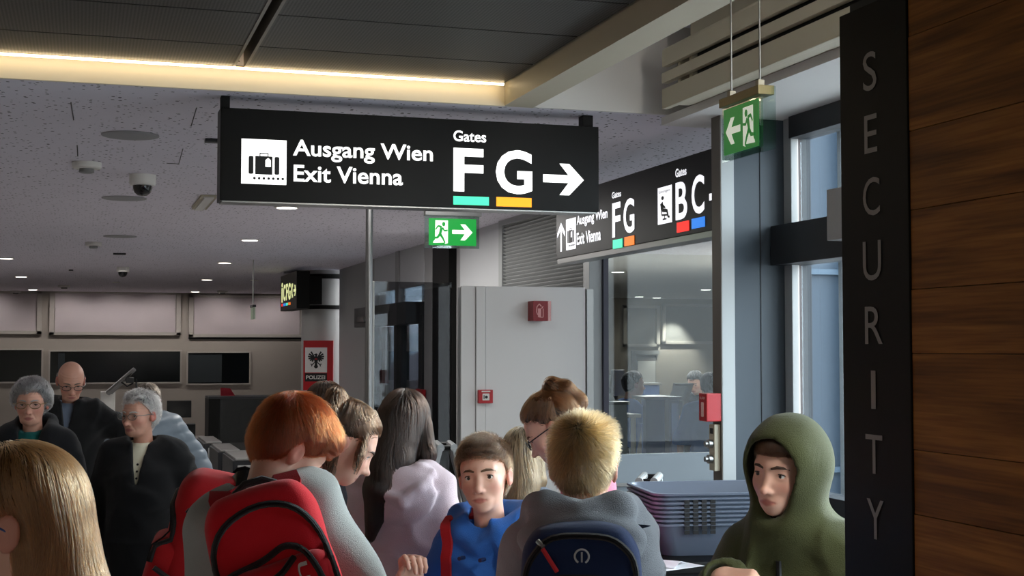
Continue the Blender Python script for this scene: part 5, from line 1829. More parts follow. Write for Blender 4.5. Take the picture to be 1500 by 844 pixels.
def make_person(label, px, py, d, fa=0.0, hh=.215, sw=.15, girth=1.0, lean=(0, 0), head=(0, 0, 0), arms=None, head_opts=None, skin=None, head_res=.004,
                hands=None, top=None, bottom=M_TROUSER, eyes=True, iris=None, brow=(70, 50, 34), foot=True, nl=.50):
    """px, py, d: where the middle of the head stands; fa: facing, 0 = away from the camera, 90 = to the right"""
    skin = skin or M_SKIN
    tgt = at(px, py, d)
    rz = -(YAW + R(fa))
    H = tgt.z + .5 * hh
    for _ in range(4):
        J = joints(H, hh, sw, girth, lean, head, arms(H) if callable(arms) else arms, nl)
        H += tgt.z - float(J.C[2])
    J = joints(H, hh, sw, girth, lean, head, arms(H) if callable(arms) else arms, nl)
    rot = Matrix.Rotation(rz, 3, 'Z')
    off = rot @ Vector([float(v) for v in J.C])
    root = thing('person', label, 'person', (tgt.x - off.x, tgt.y - off.y, 0), rz)
    J.root, J.rz = root, rz
    J.toh = lambda P: ((P - J.C) @ J.Rh) / J.hh            # local -> head space
    J.frh = lambda q: (J.C + (np.asarray(q, np.float32) * J.hh) @ J.Rh.T)
    J.loc = lambda w: np.array(MW[root.name].inverted() @ Vector(w), dtype=np.float32)
    ho = head_opts or {}
    neck_lo = J.neck + (J.Rt @ V3(0, 0, -.06))
    nr = ho.get('neck', .205) * hh

    def fhead(P):
        q = J.toh(P)
        dd = head_sdf(q, ho) * J.hh
        return smin(dd, s_cap(P, J.frh((0, -.10, -.18)), neck_lo, nr, nr * 1.12), .03)
    lo, hi = J.C - .9 * hh, J.C + .75 * hh
    lo = np.minimum(lo, neck_lo - .08)
    hi = np.maximum(hi, neck_lo + .08)
    v, q = mesh_sdf(fhead, lo, hi, head_res)
    vs, qs = [v], [q]
    # trunk and arms under the clothes
    def fbody(P):
        dd, _ = torso_prof(J, P, -.022)
        for i in (0, 1):
            dd = smin(dd, s_chain(P, [J.sh[i], J.el[i], J.wr[i]], [.040, .034, .024]), .02)
        return smin(dd, s_cap(P, neck_lo, J.T(0, 0, J.L * .7), nr, nr), .03)
    pts = np.array([J.pelvis, J.neck] + J.sh + J.el + J.wr)
    v2, q2 = mesh_sdf(fbody, pts.min(0) - .22, pts.max(0) + .2, .016)
    vs.append(v2)
    qs.append(q2)
    hs = hh * .78
    J.hands = []
    for i, s in enumerate((-1, 1)):
        hp = (hands or {}).get(i)
        fd = J.wr[i] - J.el[i]
        if hp is None:
            hp = dict(fd=fd, nd=(-s, .1, 0), curl=(22, 28, 20), res=.0065)
        prims = hand_prims(J.wr[i], hp.get('fd', fd), hp['nd'], hs, i == 0, hp.get('curl', (30, 30, 20)), hp.get('thumb', .45), hp.get('spread', .06), hp.get('curls'))
        J.hands.append(prims)
        fore = (J.wr[i] - fd / np.linalg.norm(fd) * .07, J.wr[i], .029 * hh / .215, .025 * hh / .215)
        fh = lambda P: hand_sdf(P, prims, fore, .006)
        hv, hq = mesh_sdf(fh, J.wr[i] - hs * 1.25, J.wr[i] + hs * 1.25, hp.get('res', .0065))
        vs.append(hv)
        qs.append(hq)
    o = np.cumsum([0] + [len(x) for x in vs[:-1]])
    allv = np.concatenate(vs)
    me = np_mesh('body', allv, np.concatenate([x + k for x, k in zip(qs, o)]))
    lip = np.zeros(len(allv), np.float32)
    blush = np.zeros(len(allv), np.float32)
    hq_ = J.toh(v.astype(np.float32))
    hx = np.abs(hq_[:, 0])
    l = ((hx / .115) ** 2 + ((hq_[:, 2] + .327) / (.048 - .030 * np.clip(hx / .115, 0, 1))) ** 2)
    lip[:len(v)] = np.clip(1.35 - l, 0, 1) * (hq_[:, 1] > .27)
    bl = np.exp(-(((hx - .19) / .10) ** 2 + ((hq_[:, 2] + .15) / .09) ** 2)) * (hq_[:, 1] > .1) * .55
    bl = np.maximum(bl, np.exp(-((hx / .05) ** 2 + ((hq_[:, 2] + .19) / .05) ** 2)) * (hq_[:, 1] > .35) * .5)
    bl = np.maximum(bl, (hx > .33) * .8 * (np.abs(hq_[:, 2] + .05) < .16))
    blush[:len(v)] = bl
    for nm, arr in (('lip', lip), ('blush', blush)):
        a = me.attributes.new(nm, 'FLOAT', 'POINT')
        a.data.foreach_set('value', arr)
    J.body = link_mesh('body', me, skin, root)
    J.fhead = fhead
    if eyes:
        gz = ho.get('gaze', (0, 0))
        for s in (-1, 1):
            c = J.frh((s * .145, .292, ho.get('eye_z', -.015)))
            g = J.Rh @ rotm(gz[0], gz[1], 0) @ V3(0, 1, 0)
            J_r = .0615 * hh
            zax = Vector([float(t) for t in g])
            Q = zax.to_track_quat('Z', 'Y').to_matrix()
            vs_, fs_, mi = [], [], []
            nseg = 20
            angs = [0, .10, .20, .30, .42, .60, .9, 1.3, 1.8]
            for a_ in angs:
                for k in range(nseg):
                    t = 2 * math.pi * k / nseg
                    vs_.append(Vector([float(x) for x in c]) + Q @ Vector((math.sin(a_) * math.cos(t), math.sin(a_) * math.sin(t), math.cos(a_))) * J_r)
            for i in range(len(angs) - 1):
                for k in range(nseg):
                    fs_.append((i * nseg + k, i * nseg + (k + 1) % nseg, (i + 1) * nseg + (k + 1) % nseg, (i + 1) * nseg + k))
                    mi.append(2 if i < 2 else 1 if i < 4 else 0)
            me2 = bpy.data.meshes.new('eye')
            me2.from_pydata([tuple(p) for p in vs_], [], fs_)
            for m_ in (M_EYEW, iris or M_IRIS, M_PUPIL):
                me2.materials.append(m_)
            me2.polygons.foreach_set('material_index', mi)
            me2.polygons.foreach_set('use_smooth', [True] * len(fs_))
            link_mesh('eye', me2, None, J.body)
        bm_ = MBROW.get(brow)
        if bm_ is None:
            bm_ = MBROW[brow] = mat('brow_hair', brow, 0.7, noise=0.2, nscale=300)
        for s in (-1, 1):
            pts = [J.frh((s * x, y, z + ho.get('eye_z', -.015) + .02)) for x, y, z in ((.050, .372, .062), (.115, .368, .082), (.18, .330, .080), (.232, .272, .055))]
            pts = [Vector([float(t) for t in p]) for p in pts]
            # press the brow onto the skin
            out = []
            for p in pts:
                P0 = np.array([p], np.float32)
                for _ in range(4):
                    dd = float(fhead(P0)[0])
                    fw_ = J.Rh @ V3(0, 1, 0)
                    P0 = P0 - fw_ * dd
                out.append(Vector([float(t) for t in P0[0]]))
            mbx = MB().tube(out, [.012 * hh, .019 * hh, .015 * hh, .005 * hh], 8)
            eo = ho.get('eye_open', .034)
            lash = [J.frh((s * (.146 + .068 * t_), .292 + .0725 * math.sqrt(max(.05, 1 - (.95 * t_) ** 2 - .12)), ho.get('eye_z', -.015) - .004 + eo * .98 * math.sqrt(max(0, 1 - t_ * t_)))) for t_ in (-1, -.6, -.2, .2, .6, 1)]
            obj('eyelash', MB().tube([Vector([float(t) for t in p]) for p in lash], [.003 * hh, .006 * hh, .007 * hh, .007 * hh, .007 * hh, .004 * hh], 6), M_LASH, J.body, True, local=True)
            obj('eyebrow', mbx, bm_, J.body, True, local=True)
    if foot:
        legs(J, bottom)
    return J


MBROW = {}


def legs(J, m):
    H = J.H
    hip = [J.pelvis + V3(s * J.sw * .52, 0, -.02) for s in (-1, 1)]
    kn = [V3(s * J.sw * .56, .015, .27 * H) for s in (-1, 1)]
    an = [V3(s * J.sw * .60, -.02, .05 * H) for s in (-1, 1)]

    def f(P):
        d = s_ell(P, J.pelvis + V3(0, 0, .01), (J.sw * .93, J.sw * .64 * J.girth, .11))
        for i in (0, 1):
            d = smin(d, s_chain(P, [hip[i], kn[i], an[i]], [J.sw * .50, J.sw * .36, J.sw * .30]), .03)
        d = d + .004 * wob(P, 30, 9, dirs=(.4, .4, 1.5))
        return smax(d, .035 - P[:, 2], .01)
    sdf_obj('trousers', f, (-J.sw * 1.3, -J.sw * 1.2, 0), (J.sw * 1.3, J.sw * 1.2, J.pelvis[2] + .16), .018, m, J.root)
    for i in (0, 1):
        x = float(an[i][0])
        fs = lambda P: smax(smin(s_ell(P, (x, .05, .045), (.046, .135, .045)), s_cap(P, (x, -.03, .06), (x, -.03, .10), .042), .03), .001 - P[:, 2], .004)
        sdf_obj('shoe', fs, (x - .07, -.12, -.01), (x + .07, .21, .15), .012, M_SHOE, J.root)


def cloth_top(J, name, m, grow=.012, sleeve=(.062, .056, .044), hem=-.16, folds=.006, seed=1, extra=None, cut=None, res=.009, collar=.060, waist=1.0, belly=0.0, cuff=.0,
              sleeve_len=1.0, lo=None, hi=None, armhole=.05):
    """upper garment: trunk, shoulders and sleeves as one surface, hollow at the neck"""
    nup = (J.pivot - J.neck) / np.linalg.norm(J.pivot - J.neck)
    we = [J.el[i] + (J.wr[i] - J.el[i]) * sleeve_len for i in (0, 1)]

    def f(P):
        d, q = torso_prof(J, P, grow, waist, hem, belly)
        d = smin(d, s_cap(P, J.T(-J.sw * .55, -.02, J.L * .93), J.T(J.sw * .55, -.02, J.L * .93), .050 + grow, .050 + grow), .06)
        for i in (0, 1):
            sl = s_chain(P, [J.sh[i], J.el[i], we[i]], sleeve, .02)
            fold = .5 * folds * np.sin(np.linalg.norm(P - J.el[i], axis=1) * 105 + 2 * wob(P, 14, seed + 4)) * np.exp(-(np.linalg.norm(P - J.el[i], axis=1) / .09) ** 2)
            d = smin(d, sl + fold, armhole)
        Pw = P + .02 * np.stack([wob(P, 13, seed + 20, 3), wob(P, 13, seed + 21, 3), wob(P, 13, seed + 22, 3)], 1)
        d = d + folds * .9 * wob(P, 15, seed, 5, (1, 1, .35)) + folds * .4 * wob(P, 34, seed + 1, 4, (.6, .6, 1))
        msk = np.clip(.5 + 1.4 * wob(P, 8, seed + 9, 4), 0, 1)
        d = d - folds * 1.5 * msk * np.clip(1 - 3.2 * np.abs(wob(Pw, 15, seed + 7, 3, (1, 1, .45))), 0, 1)
        d = d - folds * 1.1 * (1 - msk) * np.clip(1 - 3.0 * np.abs(wob(Pw, 19, seed + 8, 3, (.5, .5, 1))), 0, 1)
        if extra is not None:
            d = extra(P, d)
        if collar:
            d = smax(d, -s_cap(P, J.neck - nup * .005, J.neck + nup * .25, collar, collar * 1.3), .012)
        for i in (0, 1):
            ax_ = (we[i] - J.el[i]) / np.linalg.norm(we[i] - J.el[i])
            d = smax(d, -s_cap(P, we[i] - ax_ * .004, we[i] + ax_ * .12, sleeve[2] - .010, sleeve[2] - .006), .004)
            d = np.where((np.linalg.norm(P - we[i], axis=1) < .12) & (((P - we[i]) @ ax_) > .012), np.maximum(d, (P - we[i]) @ ax_ - .012), d)
        if cut is not None:
            d = cut(P, d)
        return d
    pts = np.array([J.pelvis + V3(0, 0, hem * J.L), J.neck] + J.sh + J.el + J.wr + [J.T(0, 0, 0)])
    l, h = pts.min(0) - .20, pts.max(0) + .16
    if lo is not None:
        l = np.minimum(l, lo)
    if hi is not None:
        h = np.maximum(h, hi)
    o, v, q = sdf_obj(name, f, l, h, res, m, J.root)
    J.top = o
    J.ftop = f
    return o


# ------------------------------------------------------------------ hair
def hair_cap(q, tt=.05, ts=.03, tb=.04, line=None, k=.035, edge=.17):
    """q in head space; volume of hair on the skull above the hairline, thinning out towards the hairline"""
    ys, zs = line or ([-.5, -.25, -.14, -.06, .04, .14, .25, .42], [-.37, -.37, -.26, -.06, .04, .16, .27, .29])
    zl = np.interp(q[:, 1], ys, zs)
    d = s_ell(q, (0, -.062, .122), (.338, .433, .383))
    d = smin(d, s_ell(q, (0, -.19, -.06), (.262, .232, .32)), .08)
    up = np.clip((q[:, 2] - .12) / .36, 0, 1)
    bk = np.clip((-q[:, 1] - .05) / .40, 0, 1)
    t = tt * up + (1 - up) * (tb * bk + ts * (1 - bk))
    t = t * np.clip((q[:, 2] - zl) / edge, .12, 1) ** .7
    return smax(d - t, (zl - q[:, 2]) * .75, k)


def strands(J, name, h, roots, flow, length, steps, m, rad=.0008, depth=(-.010, .003), lift=0.0, wave=0.0, seed=0, parent=None, grav=0.0, taper=.35, clump=.3):
    rs = np.random.RandomState(seed)
    N = len(roots)
    p = roots.astype(np.float32).copy()
    off = rs.uniform(depth[0], depth[1], N).astype(np.float32)
    L = (length * rs.uniform(.65, 1.1, N)).astype(np.float32)
    st = L / steps
    out = np.empty((N, steps + 1, 3), np.float32)
    e = .003
    ph = rs.uniform(0, 6.3, N)

    def grad(x):
        d0 = h(x)
        g = np.stack([h(x + V3(e, 0, 0)) - d0, h(x + V3(0, e, 0)) - d0, h(x + V3(0, 0, e)) - d0], 1) / e
        return d0, g / np.maximum(np.linalg.norm(g, axis=1, keepdims=True), 1e-6)
    d0, g = grad(p)
    p = p - g * (d0 - off)[:, None]
    out[:, 0] = p
    jit = rs.randn(N, 3).astype(np.float32) * .12
    for s in range(steps):
        v = flow(p, s / steps) + jit + clump * np.stack([wob(p, 75, seed + 31, 3), wob(p, 75, seed + 32, 3), wob(p, 75, seed + 33, 3)], 1)
        if wave:
            v = v + wave * np.stack([np.sin(p[:, 2] * 38 + ph * .3 + p[:, 0] * 25), np.cos(p[:, 2] * 31 + ph * .2), 0 * ph], 1).astype(np.float32)
        v = v - g * np.sum(v * g, 1, keepdims=True)
        v = v / np.maximum(np.linalg.norm(v, axis=1, keepdims=True), 1e-6)
        p = p + v * st[:, None]
        d0, g = grad(p)
        tgt = off + lift * ((s + 1) / steps) ** 2 * (.4 + 1.2 * (ph / 6.3))
        p = p - g * np.clip(d0 - tgt, -.02, .02)[:, None]
        out[:, s + 1] = p
    cu = bpy.data.hair_curves.new(name)
    cu.add_curves([steps + 1] * N)
    cu.attributes['position'].data.foreach_set('vector', out.ravel()) if 'position' in cu.attributes else cu.position_data.foreach_set('vector', out.ravel())
    t = np.linspace(0, 1, steps + 1)
    rr = rad * (1 - (1 - taper) * t ** 2)
    rr = (rr[None, :] * rs.uniform(.7, 1.25, N)[:, None]).astype(np.float32)
    ra = cu.attributes.get('radius') or cu.attributes.new('radius', 'FLOAT', 'POINT')
    ra.data.foreach_set('value', rr.ravel())
    o = bpy.data.objects.new(name, cu)
    COL.objects.link(o)
    cu.materials.append(m)
    o.parent = parent or J.root
    MW[o.name] = MW[J.root.name]
    return o


def sample_mesh(v, q, N, rs, keep=None):
    a, b, c, dd = (v[q[:, i]] for i in range(4))
    cen = (a + b + c + dd) / 4
    w = np.linalg.norm(np.cross(c - a, dd - b), axis=1)
    if keep is not None:
        w = w * keep(cen.astype(np.float32))
    i = rs.choice(len(q), N, p=w / w.sum())
    u1, u2 = rs.rand(N, 1), rs.rand(N, 1)
    return ((a[i] * (1 - u1) + b[i] * u1) * (1 - u2) + (dd[i] * (1 - u1) + c[i] * u1) * u2).astype(np.float32)


def add_hair(J, h, lo, hi, res, flow, length, N, m_shell, m_strand, steps=8, rad=.0008, depth=(-.008, .003), lift=0.0, wave=0.0, seed=0, keep=None, groove=.0):
    hg = (lambda P: h(P) + groove * wob(P, 160, seed + 3, 4, (1, 1, .12))) if groove else h
    o, v, q = sdf_obj('hair', lambda P: hg(P) + .003, lo, hi, res, m_shell, J.root)
    rs = np.random.RandomState(seed + 11)
    roots = sample_mesh(v, q, N, rs, keep)
    strands(J, 'hair_strands', h, roots, flow, length, steps, m_strand, rad, depth, lift, wave, seed, parent=o)
    return o


def away_flow(J, crown, mix=(0, 0, 0), grav=.35):
    c = J.frh(crown)
    mx = np.asarray(mix, np.float32) @ J.Rh.T

    def f(p, t):
        v = p - c
        v = v / np.maximum(np.linalg.norm(v, axis=1, keepdims=True), 1e-6)
        return v + mx + V3(0, 0, -grav)
    return f


def hair_pair(name, dark, light, rough=.42):
    mid = tuple(int((a * .8 + b * .2) * .6) for a, b in zip(dark, light))
    return mat(name + '_shell', mid, .6, noise=.25, nscale=90, stretch=(1, 1, .15)), hair_mat(name, dark, light, rough)


def glasses(J, m, w=.20, ez=-.01):
    """thin framed glasses following the head"""
    G = lambda *a: Vector([float(t) for t in J.frh(a)])
    mb = MB()
    for s in (-1, 1):
        ring = [G(s * .155 + .115 * math.cos(t), .445 - .10 * abs(.155 * s + .115 * math.cos(t)) ** 1.5, ez - .01 + .072 * math.sin(t)) for t in np.linspace(0, 2 * math.pi, 21)]
        mb.tube(ring, .008 * J.hh, 6, cap=False)
        mb.tube([G(s * .265, .41, ez + .02), G(s * .345, .30, ez + .02), G(s * .375, -.02, ez + .02), G(s * .37, -.10, ez - .03)], .009 * J.hh, 6)
    mb.tube([G(-.045, .44, ez + .01), G(0, .452, ez + .02), G(.045, .44, ez + .01)], .008 * J.hh, 6)
    o = obj('glasses', mb, m, J.root, True, local=True)
    lens = MB()
    for s in (-1, 1):
        n_ = 16
        c_ = [G(s * .155 + .112 * math.cos(t), .442 - .10 * abs(.155 * s + .112 * math.cos(t)) ** 1.5, ez - .01 + .069 * math.sin(t)) for t in np.linspace(0, 2 * math.pi, n_ + 1)[:-1]]
        lens.add(c_, [tuple(range(n_))])
    obj('lens', lens, M_LENS, o, False, local=True)
    return o


M_LENS = mat_glass('spectacle_lens', (236, 240, 242), 1.2)
# ------------------------------------------------------------------ the people
def hood_roll(P, J, rad=(.018, .024, .028, .032, .034), drop=0.0, wide=1.0, zz=0.0):
    q = (P - J.neck) @ J.Rt
    k = J.sw / .15
    d = None
    for s in (-1, 1):
        e = s_chain(q, [V3(0, .085, -.075 + zz) * k, V3(s * .06 * wide, .068, -.03 + zz) * k, V3(s * .10 * wide, .0, .012 + zz) * k, V3(s * .08 * wide, -.085, .022 + zz - drop * .3) * k, V3(0, -.12, .01 + zz - drop) * k], rad, .02)
        d = e if d is None else np.minimum(d, e)
    return d


SHORT = ([-.5, -.25, -.16, -.08, .02, .10, .2, .3, .42], [-.32, -.32, -.24, -.02, .06, .17, .25, .275, .28])


def box_of(J, lo=(.75, .75, .75), hi=(.75, .75, .75)):
    return J.C - np.array(lo) * J.hh, J.C + np.array(hi) * J.hh


# --- boy in the blue hoodie, facing the viewer
def p_blue_boy():
    arms = lambda H: [((-.19, -.02, H * .60), (-.12, .16, H * .56)), ((.215, .02, H * .60), (.165, .17, H * .712))]
    J = make_person('boy in a bright blue hoodie facing the viewer with one hand raised', 709, 697, 4.1, fa=-152, hh=.214, sw=.140, head=(17, -3, 5),
                    head_opts=dict(eye_open=.034, mouth_open=.007, gaze=(4, 0), nose=.9), head_res=.0026, iris=M_IRIS, brow=(92, 66, 44), nl=.45,
                    arms=arms, hands={1: dict(fd=(-.15, .25, 1), nd=(-.6, .5, -.1), curls=[(50, 55, 30), (62, 60, 40), (66, 66, 45), (68, 70, 48)], thumb=.75, res=.0032)})
    m = cloth('blue_hoodie', (52, 112, 200))

    def extra(P, d):
        return smin(d, hood_roll(P, J, (.020, .030, .036, .042, .044), wide=1.18, zz=.012) + .004 * wob(P, 45, 77), .02)
    cloth_top(J, 'hoodie', m, grow=.012, sleeve=(.054, .050, .040), folds=.012, seed=21, extra=extra, res=.007, collar=.062)
    # cord eyelets and pale chest print
    for s in (-1, 1):
        c = J.T(s * .035, .10, J.L - .085)
        obj('cord_eyelet', MB().lathe([(.006, -.012), (.006, .016)], [float(t) for t in c], 12, 'y'), mat('navy_eyelet', (22, 36, 70), .4, noise=.05, nscale=50) if s < 0 else bpy.data.materials['navy_eyelet'], J.top, True, local=True)
    hs, hm = hair_pair('brown_hair', (40, 26, 16), (124, 86, 54))

    def h(P):
        q = J.toh(P)
        d = hair_cap(q, .07, .018, .03, SHORT)
        d = smin(d, s_ell(q, (-.06, .20, .395), (.25, .17, .085)), .07)
        return d * J.hh
    add_hair(J, h, *box_of(J), .0045, away_flow(J, (.10, -.30, .42), (.55, .15, .05), .15), .05, 16000, hs, hm, 8, .00042, (-.006, .003), lift=.009, seed=5)
    return J


J11 = p_blue_boy()


# --- boy with the green hood up
def p_hood_boy():
    arms = lambda H: [((-.21, -.02, H * .60), (-.10, .17, H * .56)), ((.225, .0, H * .665), (.105, .195, H * .765))]
    J = make_person('boy with the hood of his dark green zip jacket up, holding a small card', 1150, 688, 3.4, fa=-148, hh=.214, sw=.150, head=(-10, 4, -4),
                    head_opts=dict(eye_open=.030, gaze=(-8, 2), nose=1.0, fat=.004), head_res=.0026, iris=M_IRIS, brow=(60, 40, 28),
                    arms=arms, hands={1: dict(fd=(-.9, .25, .05), nd=(-.1, -.5, -1), curls=[(28, 45, 30), (34, 50, 34), (42, 54, 36), (48, 56, 38)], thumb=.5, res=.003)})
    m = cloth('olive_zip_hoodie', (70, 74, 44), noise=.08)
    m_in = cloth('grey_hood_lining', (128, 136, 130))

    def extra(P, d):
        q = J.toh(P)
        out = s_ell(q, (0, -.07, .08), (.495, .60, .575))
        out = smin(out, s_chain(q, [V3(0, -.12, -.1), V3(0, -.10, -.62)], [.40, .47]), .2)
        out = out + .012 * wob(q, 9, 4, 4) + .02 * np.exp(-((q[:, 2] - .05) / .3) ** 2) * np.sin(q[:, 1] * 9 + q[:, 2] * 5) * .5
        e = smin(d, out * J.hh, .05)
        # hollow for the head, open at the face
        inn = smin(s_ell(q, (0, -.05, .08), (.425, .535, .505)), s_cap(q, V3(0, -.06, -.2), V3(0, -.02, -.62), .30, .26), .12)
        face = s_chain(q, [V3(0, .47, .03), V3(0, .44, -.32)], [.345, .26])
        face = smin(face, s_chain(q, [V3(0, .9, .05), V3(0, .9, -.42)], [.40, .30]), .3)
        hole = smin(inn, face, .05) * J.hh
        return smax(e, -hole, .014)
    cloth_top(J, 'hoodie', m, grow=.022, sleeve=(.066, .060, .046), folds=.014, seed=31, extra=extra, res=.0065, collar=0, lo=J.C - .75 * J.hh, hi=J.C + .85 * J.hh)
    # zip and hem tape
    pts = [J.T(0, .12, z) for z in np.linspace(J.L - .06, .02, 12)]
    P = np.array(pts, np.float32)
    for _ in range(6):
        P[:, 1] -= J.ftop(P)
    obj('zip', MB().tube([Vector([float(t) for t in p]) for p in P], .0045, 6, sx=1.6), M_BLKPL, J.top, True, local=True)
    z0 = P[2]
    obj('zip_pull', MB().bbox(z0[0] - .004, z0[0] + .004, z0[1] + .004, z0[1] + .009, z0[2] - .03, z0[2], .002), M_ALU, J.top, False, local=True)
    hs, hm = hair_pair('dark_brown_fringe', (48, 30, 18), (104, 68, 42))

    def h(P):
        q = J.toh(P)
        d = hair_cap(q, .05, .025, .03, ([-.5, -.25, -.16, -.08, .02, .10, .2, .3, .42], [-.32, -.32, -.24, -.02, .02, .10, .19, .235, .24]))
        d = smin(d, s_ell(q, (-.08, .25, .31), (.22, .13, .09)), .06)
        return d * J.hh
    add_hair(J, h, *box_of(J), .0045, away_flow(J, (.0, -.1, .47), (.35, .1, 0), .3), .05, 7000, hs, hm, 8, .00045, (-.006, .002), lift=.004, seed=6,
             keep=lambda P: (J.toh(P)[:, 1] > 0).astype(float))
    # small printed mark on the chest
    mk = MB()
    for i in range(7):
        a = R(20 + 23 * i)
        p0 = np.array([J.T(.085 + .012 * math.cos(a), .12, J.L * .50 + .012 * math.sin(a)), J.T(.085 + .05 * math.cos(a), .12, J.L * .50 + .045 * math.sin(a))], np.float32)
        p0 = np.array([p0[0] * (1 - t) + p0[1] * t for t in np.linspace(0, 1, 5)], np.float32)
        for _ in range(6):
            p0[:, 1] -= J.ftop(p0) - .0005
        mk.tube([Vector([float(t) for t in p]) for p in p0], .0035, 5, sx=1.0)
    o = obj('chest_print', mk, mat('faded_black_print', (30, 34, 22), .9, noise=.1, nscale=60), J.top, True, local=True)
    return J


J15 = p_hood_boy()


# --- boy seen from behind, grey hoodie and navy backpack
def p_back_boy():
    J = make_person('boy with short blond hair in a grey hoodie seen from behind wearing a navy backpack', 856, 684, 3.3, fa=4, hh=.215, sw=.138, head=(-8, 4, 0),
                    head_res=.0035, eyes=False, nl=.36, arms=lambda H: [((-.205, .03, H * .60), (-.15, .24, H * .58)), ((.205, .03, H * .60), (.15, .24, H * .58))])
    m = cloth('grey_marl_hoodie', (142, 144, 148), noise=.16, bump=.5)

    def extra(P, d):
        d = smin(d, hood_roll(P, J, (.020, .030, .038, .042, .040), drop=.004, wide=1.12, zz=.026), .02)
        q = (P - J.neck) @ J.Rt
        w = q[:, 0] / .135
        sack = s_ell(q, (0, -.105, -.022), (.150, .068, .072))
        sack = sack + .0085 * np.sin((q[:, 2] + .05 * w * w) * 120 + 1.5 * wob(q, 12, 3)) * np.clip(1.2 - np.abs(w), 0, 1) + .005 * wob(q, 30, 8)
        return smin(d, sack, .014)
    cloth_top(J, 'hoodie', m, grow=.016, sleeve=(.064, .058, .046), folds=.013, seed=41, extra=extra, res=.0075, collar=.060)
    hs, hm = hair_pair('dark_blond_hair', (84, 60, 34), (200, 156, 94))

    def h(P):
        q = J.toh(P)
        d = hair_cap(q, .085, .016, .032, ([-.5, -.27, -.19, -.12, .02, .12, .25, .42], [-.30, -.30, -.22, .06, .09, .18, .26, .28]))
        d = smin(d, s_ell(q, (.05, .12, .42), (.26, .24, .10)), .08)
        # cropped sides and nape
        d = d + np.clip((-.02 - q[:, 2]) * .12, 0, .03)
        return d * J.hh
    add_hair(J, h, *box_of(J), .0042, away_flow(J, (.03, -.34, .36), (.15, .25, .1), .1), .045, 26000, hs, hm, 8, .00040, (-.006, .003), lift=.011, seed=7)
    return J


J14 = p_back_boy()


# --- red-haired boy seen from behind, head bowed to the right
def p_red_boy():
    J = make_person('red-haired boy in a pale grey top bowing his head, red backpack on his back', 428, 655, 3.3, fa=-6, hh=.215, sw=.142, girth=1.0, lean=(10, -12), head=(-62, 38, 8), nl=.40,
                    head_res=.0035, eyes=False, head_opts=dict(neck=.235), arms=lambda H: [((-.20, .04, H * .60), (-.13, .25, H * .60)), ((.225, .03, H * .58), (.15, .24, H * .60))])
    m = cloth('pale_grey_knit', (168, 170, 166), noise=.05)

    def extra(P, d):
        q = (P - J.neck) @ J.Rt
        col = None
        for s in (-1, 1):
            e = s_chain(q, [V3(0, .085, -.05), V3(s * .068, .045, -.02), V3(s * .062, -.025, .0), V3(0, -.055, .005)], [.010, .010, .011, .012], .01)
            col = e if col is None else np.minimum(col, e)
        return smin(d, col, .025)
    cloth_top(J, 'sweater', m, grow=.014, sleeve=(.066, .058, .044), folds=.012, seed=51, extra=extra, res=.0075, collar=.062)
    hs, hm = hair_pair('copper_hair', (82, 26, 8), (184, 76, 24))

    def h(P):
        q = J.toh(P)
        d = hair_cap(q, .09, .055, .06, ([-.5, -.28, -.18, -.08, .02, .12, .25, .42], [-.38, -.38, -.30, .0, .0, .06, .16, .2]))
        d = smin(d, s_ell(q, (.05, .22, .30), (.27, .20, .16)), .08)
        return d * J.hh
    add_hair(J, h, *box_of(J), .0042, away_flow(J, (.0, -.30, .40), (.0, .15, 0), .45), .06, 26000, hs, hm, 9, .00040, (-.007, .003), lift=.006, seed=8)
    return J


J6 = p_red_boy()


def long_hair(J, pts_back, rb, pts_side=None, rs_=None, cap=(.05, .045, .05), frame='t', line=None, k=.05, sides=(-1, 1), flat=1.0):
    """hair falling down the back: cap on the head, curtain in torso directions from the crown (offsets in head heights)"""
    line = line or ([-.5, -.12, -.02, .08, .16, .25, .42], [-.55, -.55, -.40, -.02, .12, .24, .27])

    def h(P):
        q = J.toh(P)
        d = hair_cap(q, *cap, line)
        w = (P - J.C) / J.hh
        if flat != 1.0:
            w = w * V3(1, flat, 1)
        e = s_chain(w, [np.asarray(p, np.float32) for p in pts_back], rb, .06)
        d = smin(d, e, k)
        if pts_side:
            for s in sides:
                e = s_chain(w, [np.asarray((p[0] * s, p[1], p[2]), np.float32) for p in pts_side], rs_, .06)
                d = smin(d, e, k)
        return d * J.hh
    return h


def fall_flow(J, crown=(0, -.02, .5), g=1.6):
    c = J.frh(crown)

    def f(p, t):
        v = p - c
        v = v / np.maximum(np.linalg.norm(v, axis=1, keepdims=True), 1e-6)
        return v * np.clip((p[:, 2:3] - (J.C[2] - .02)) * 12, 0, 1) + V3(0, 0, -g)
    return f


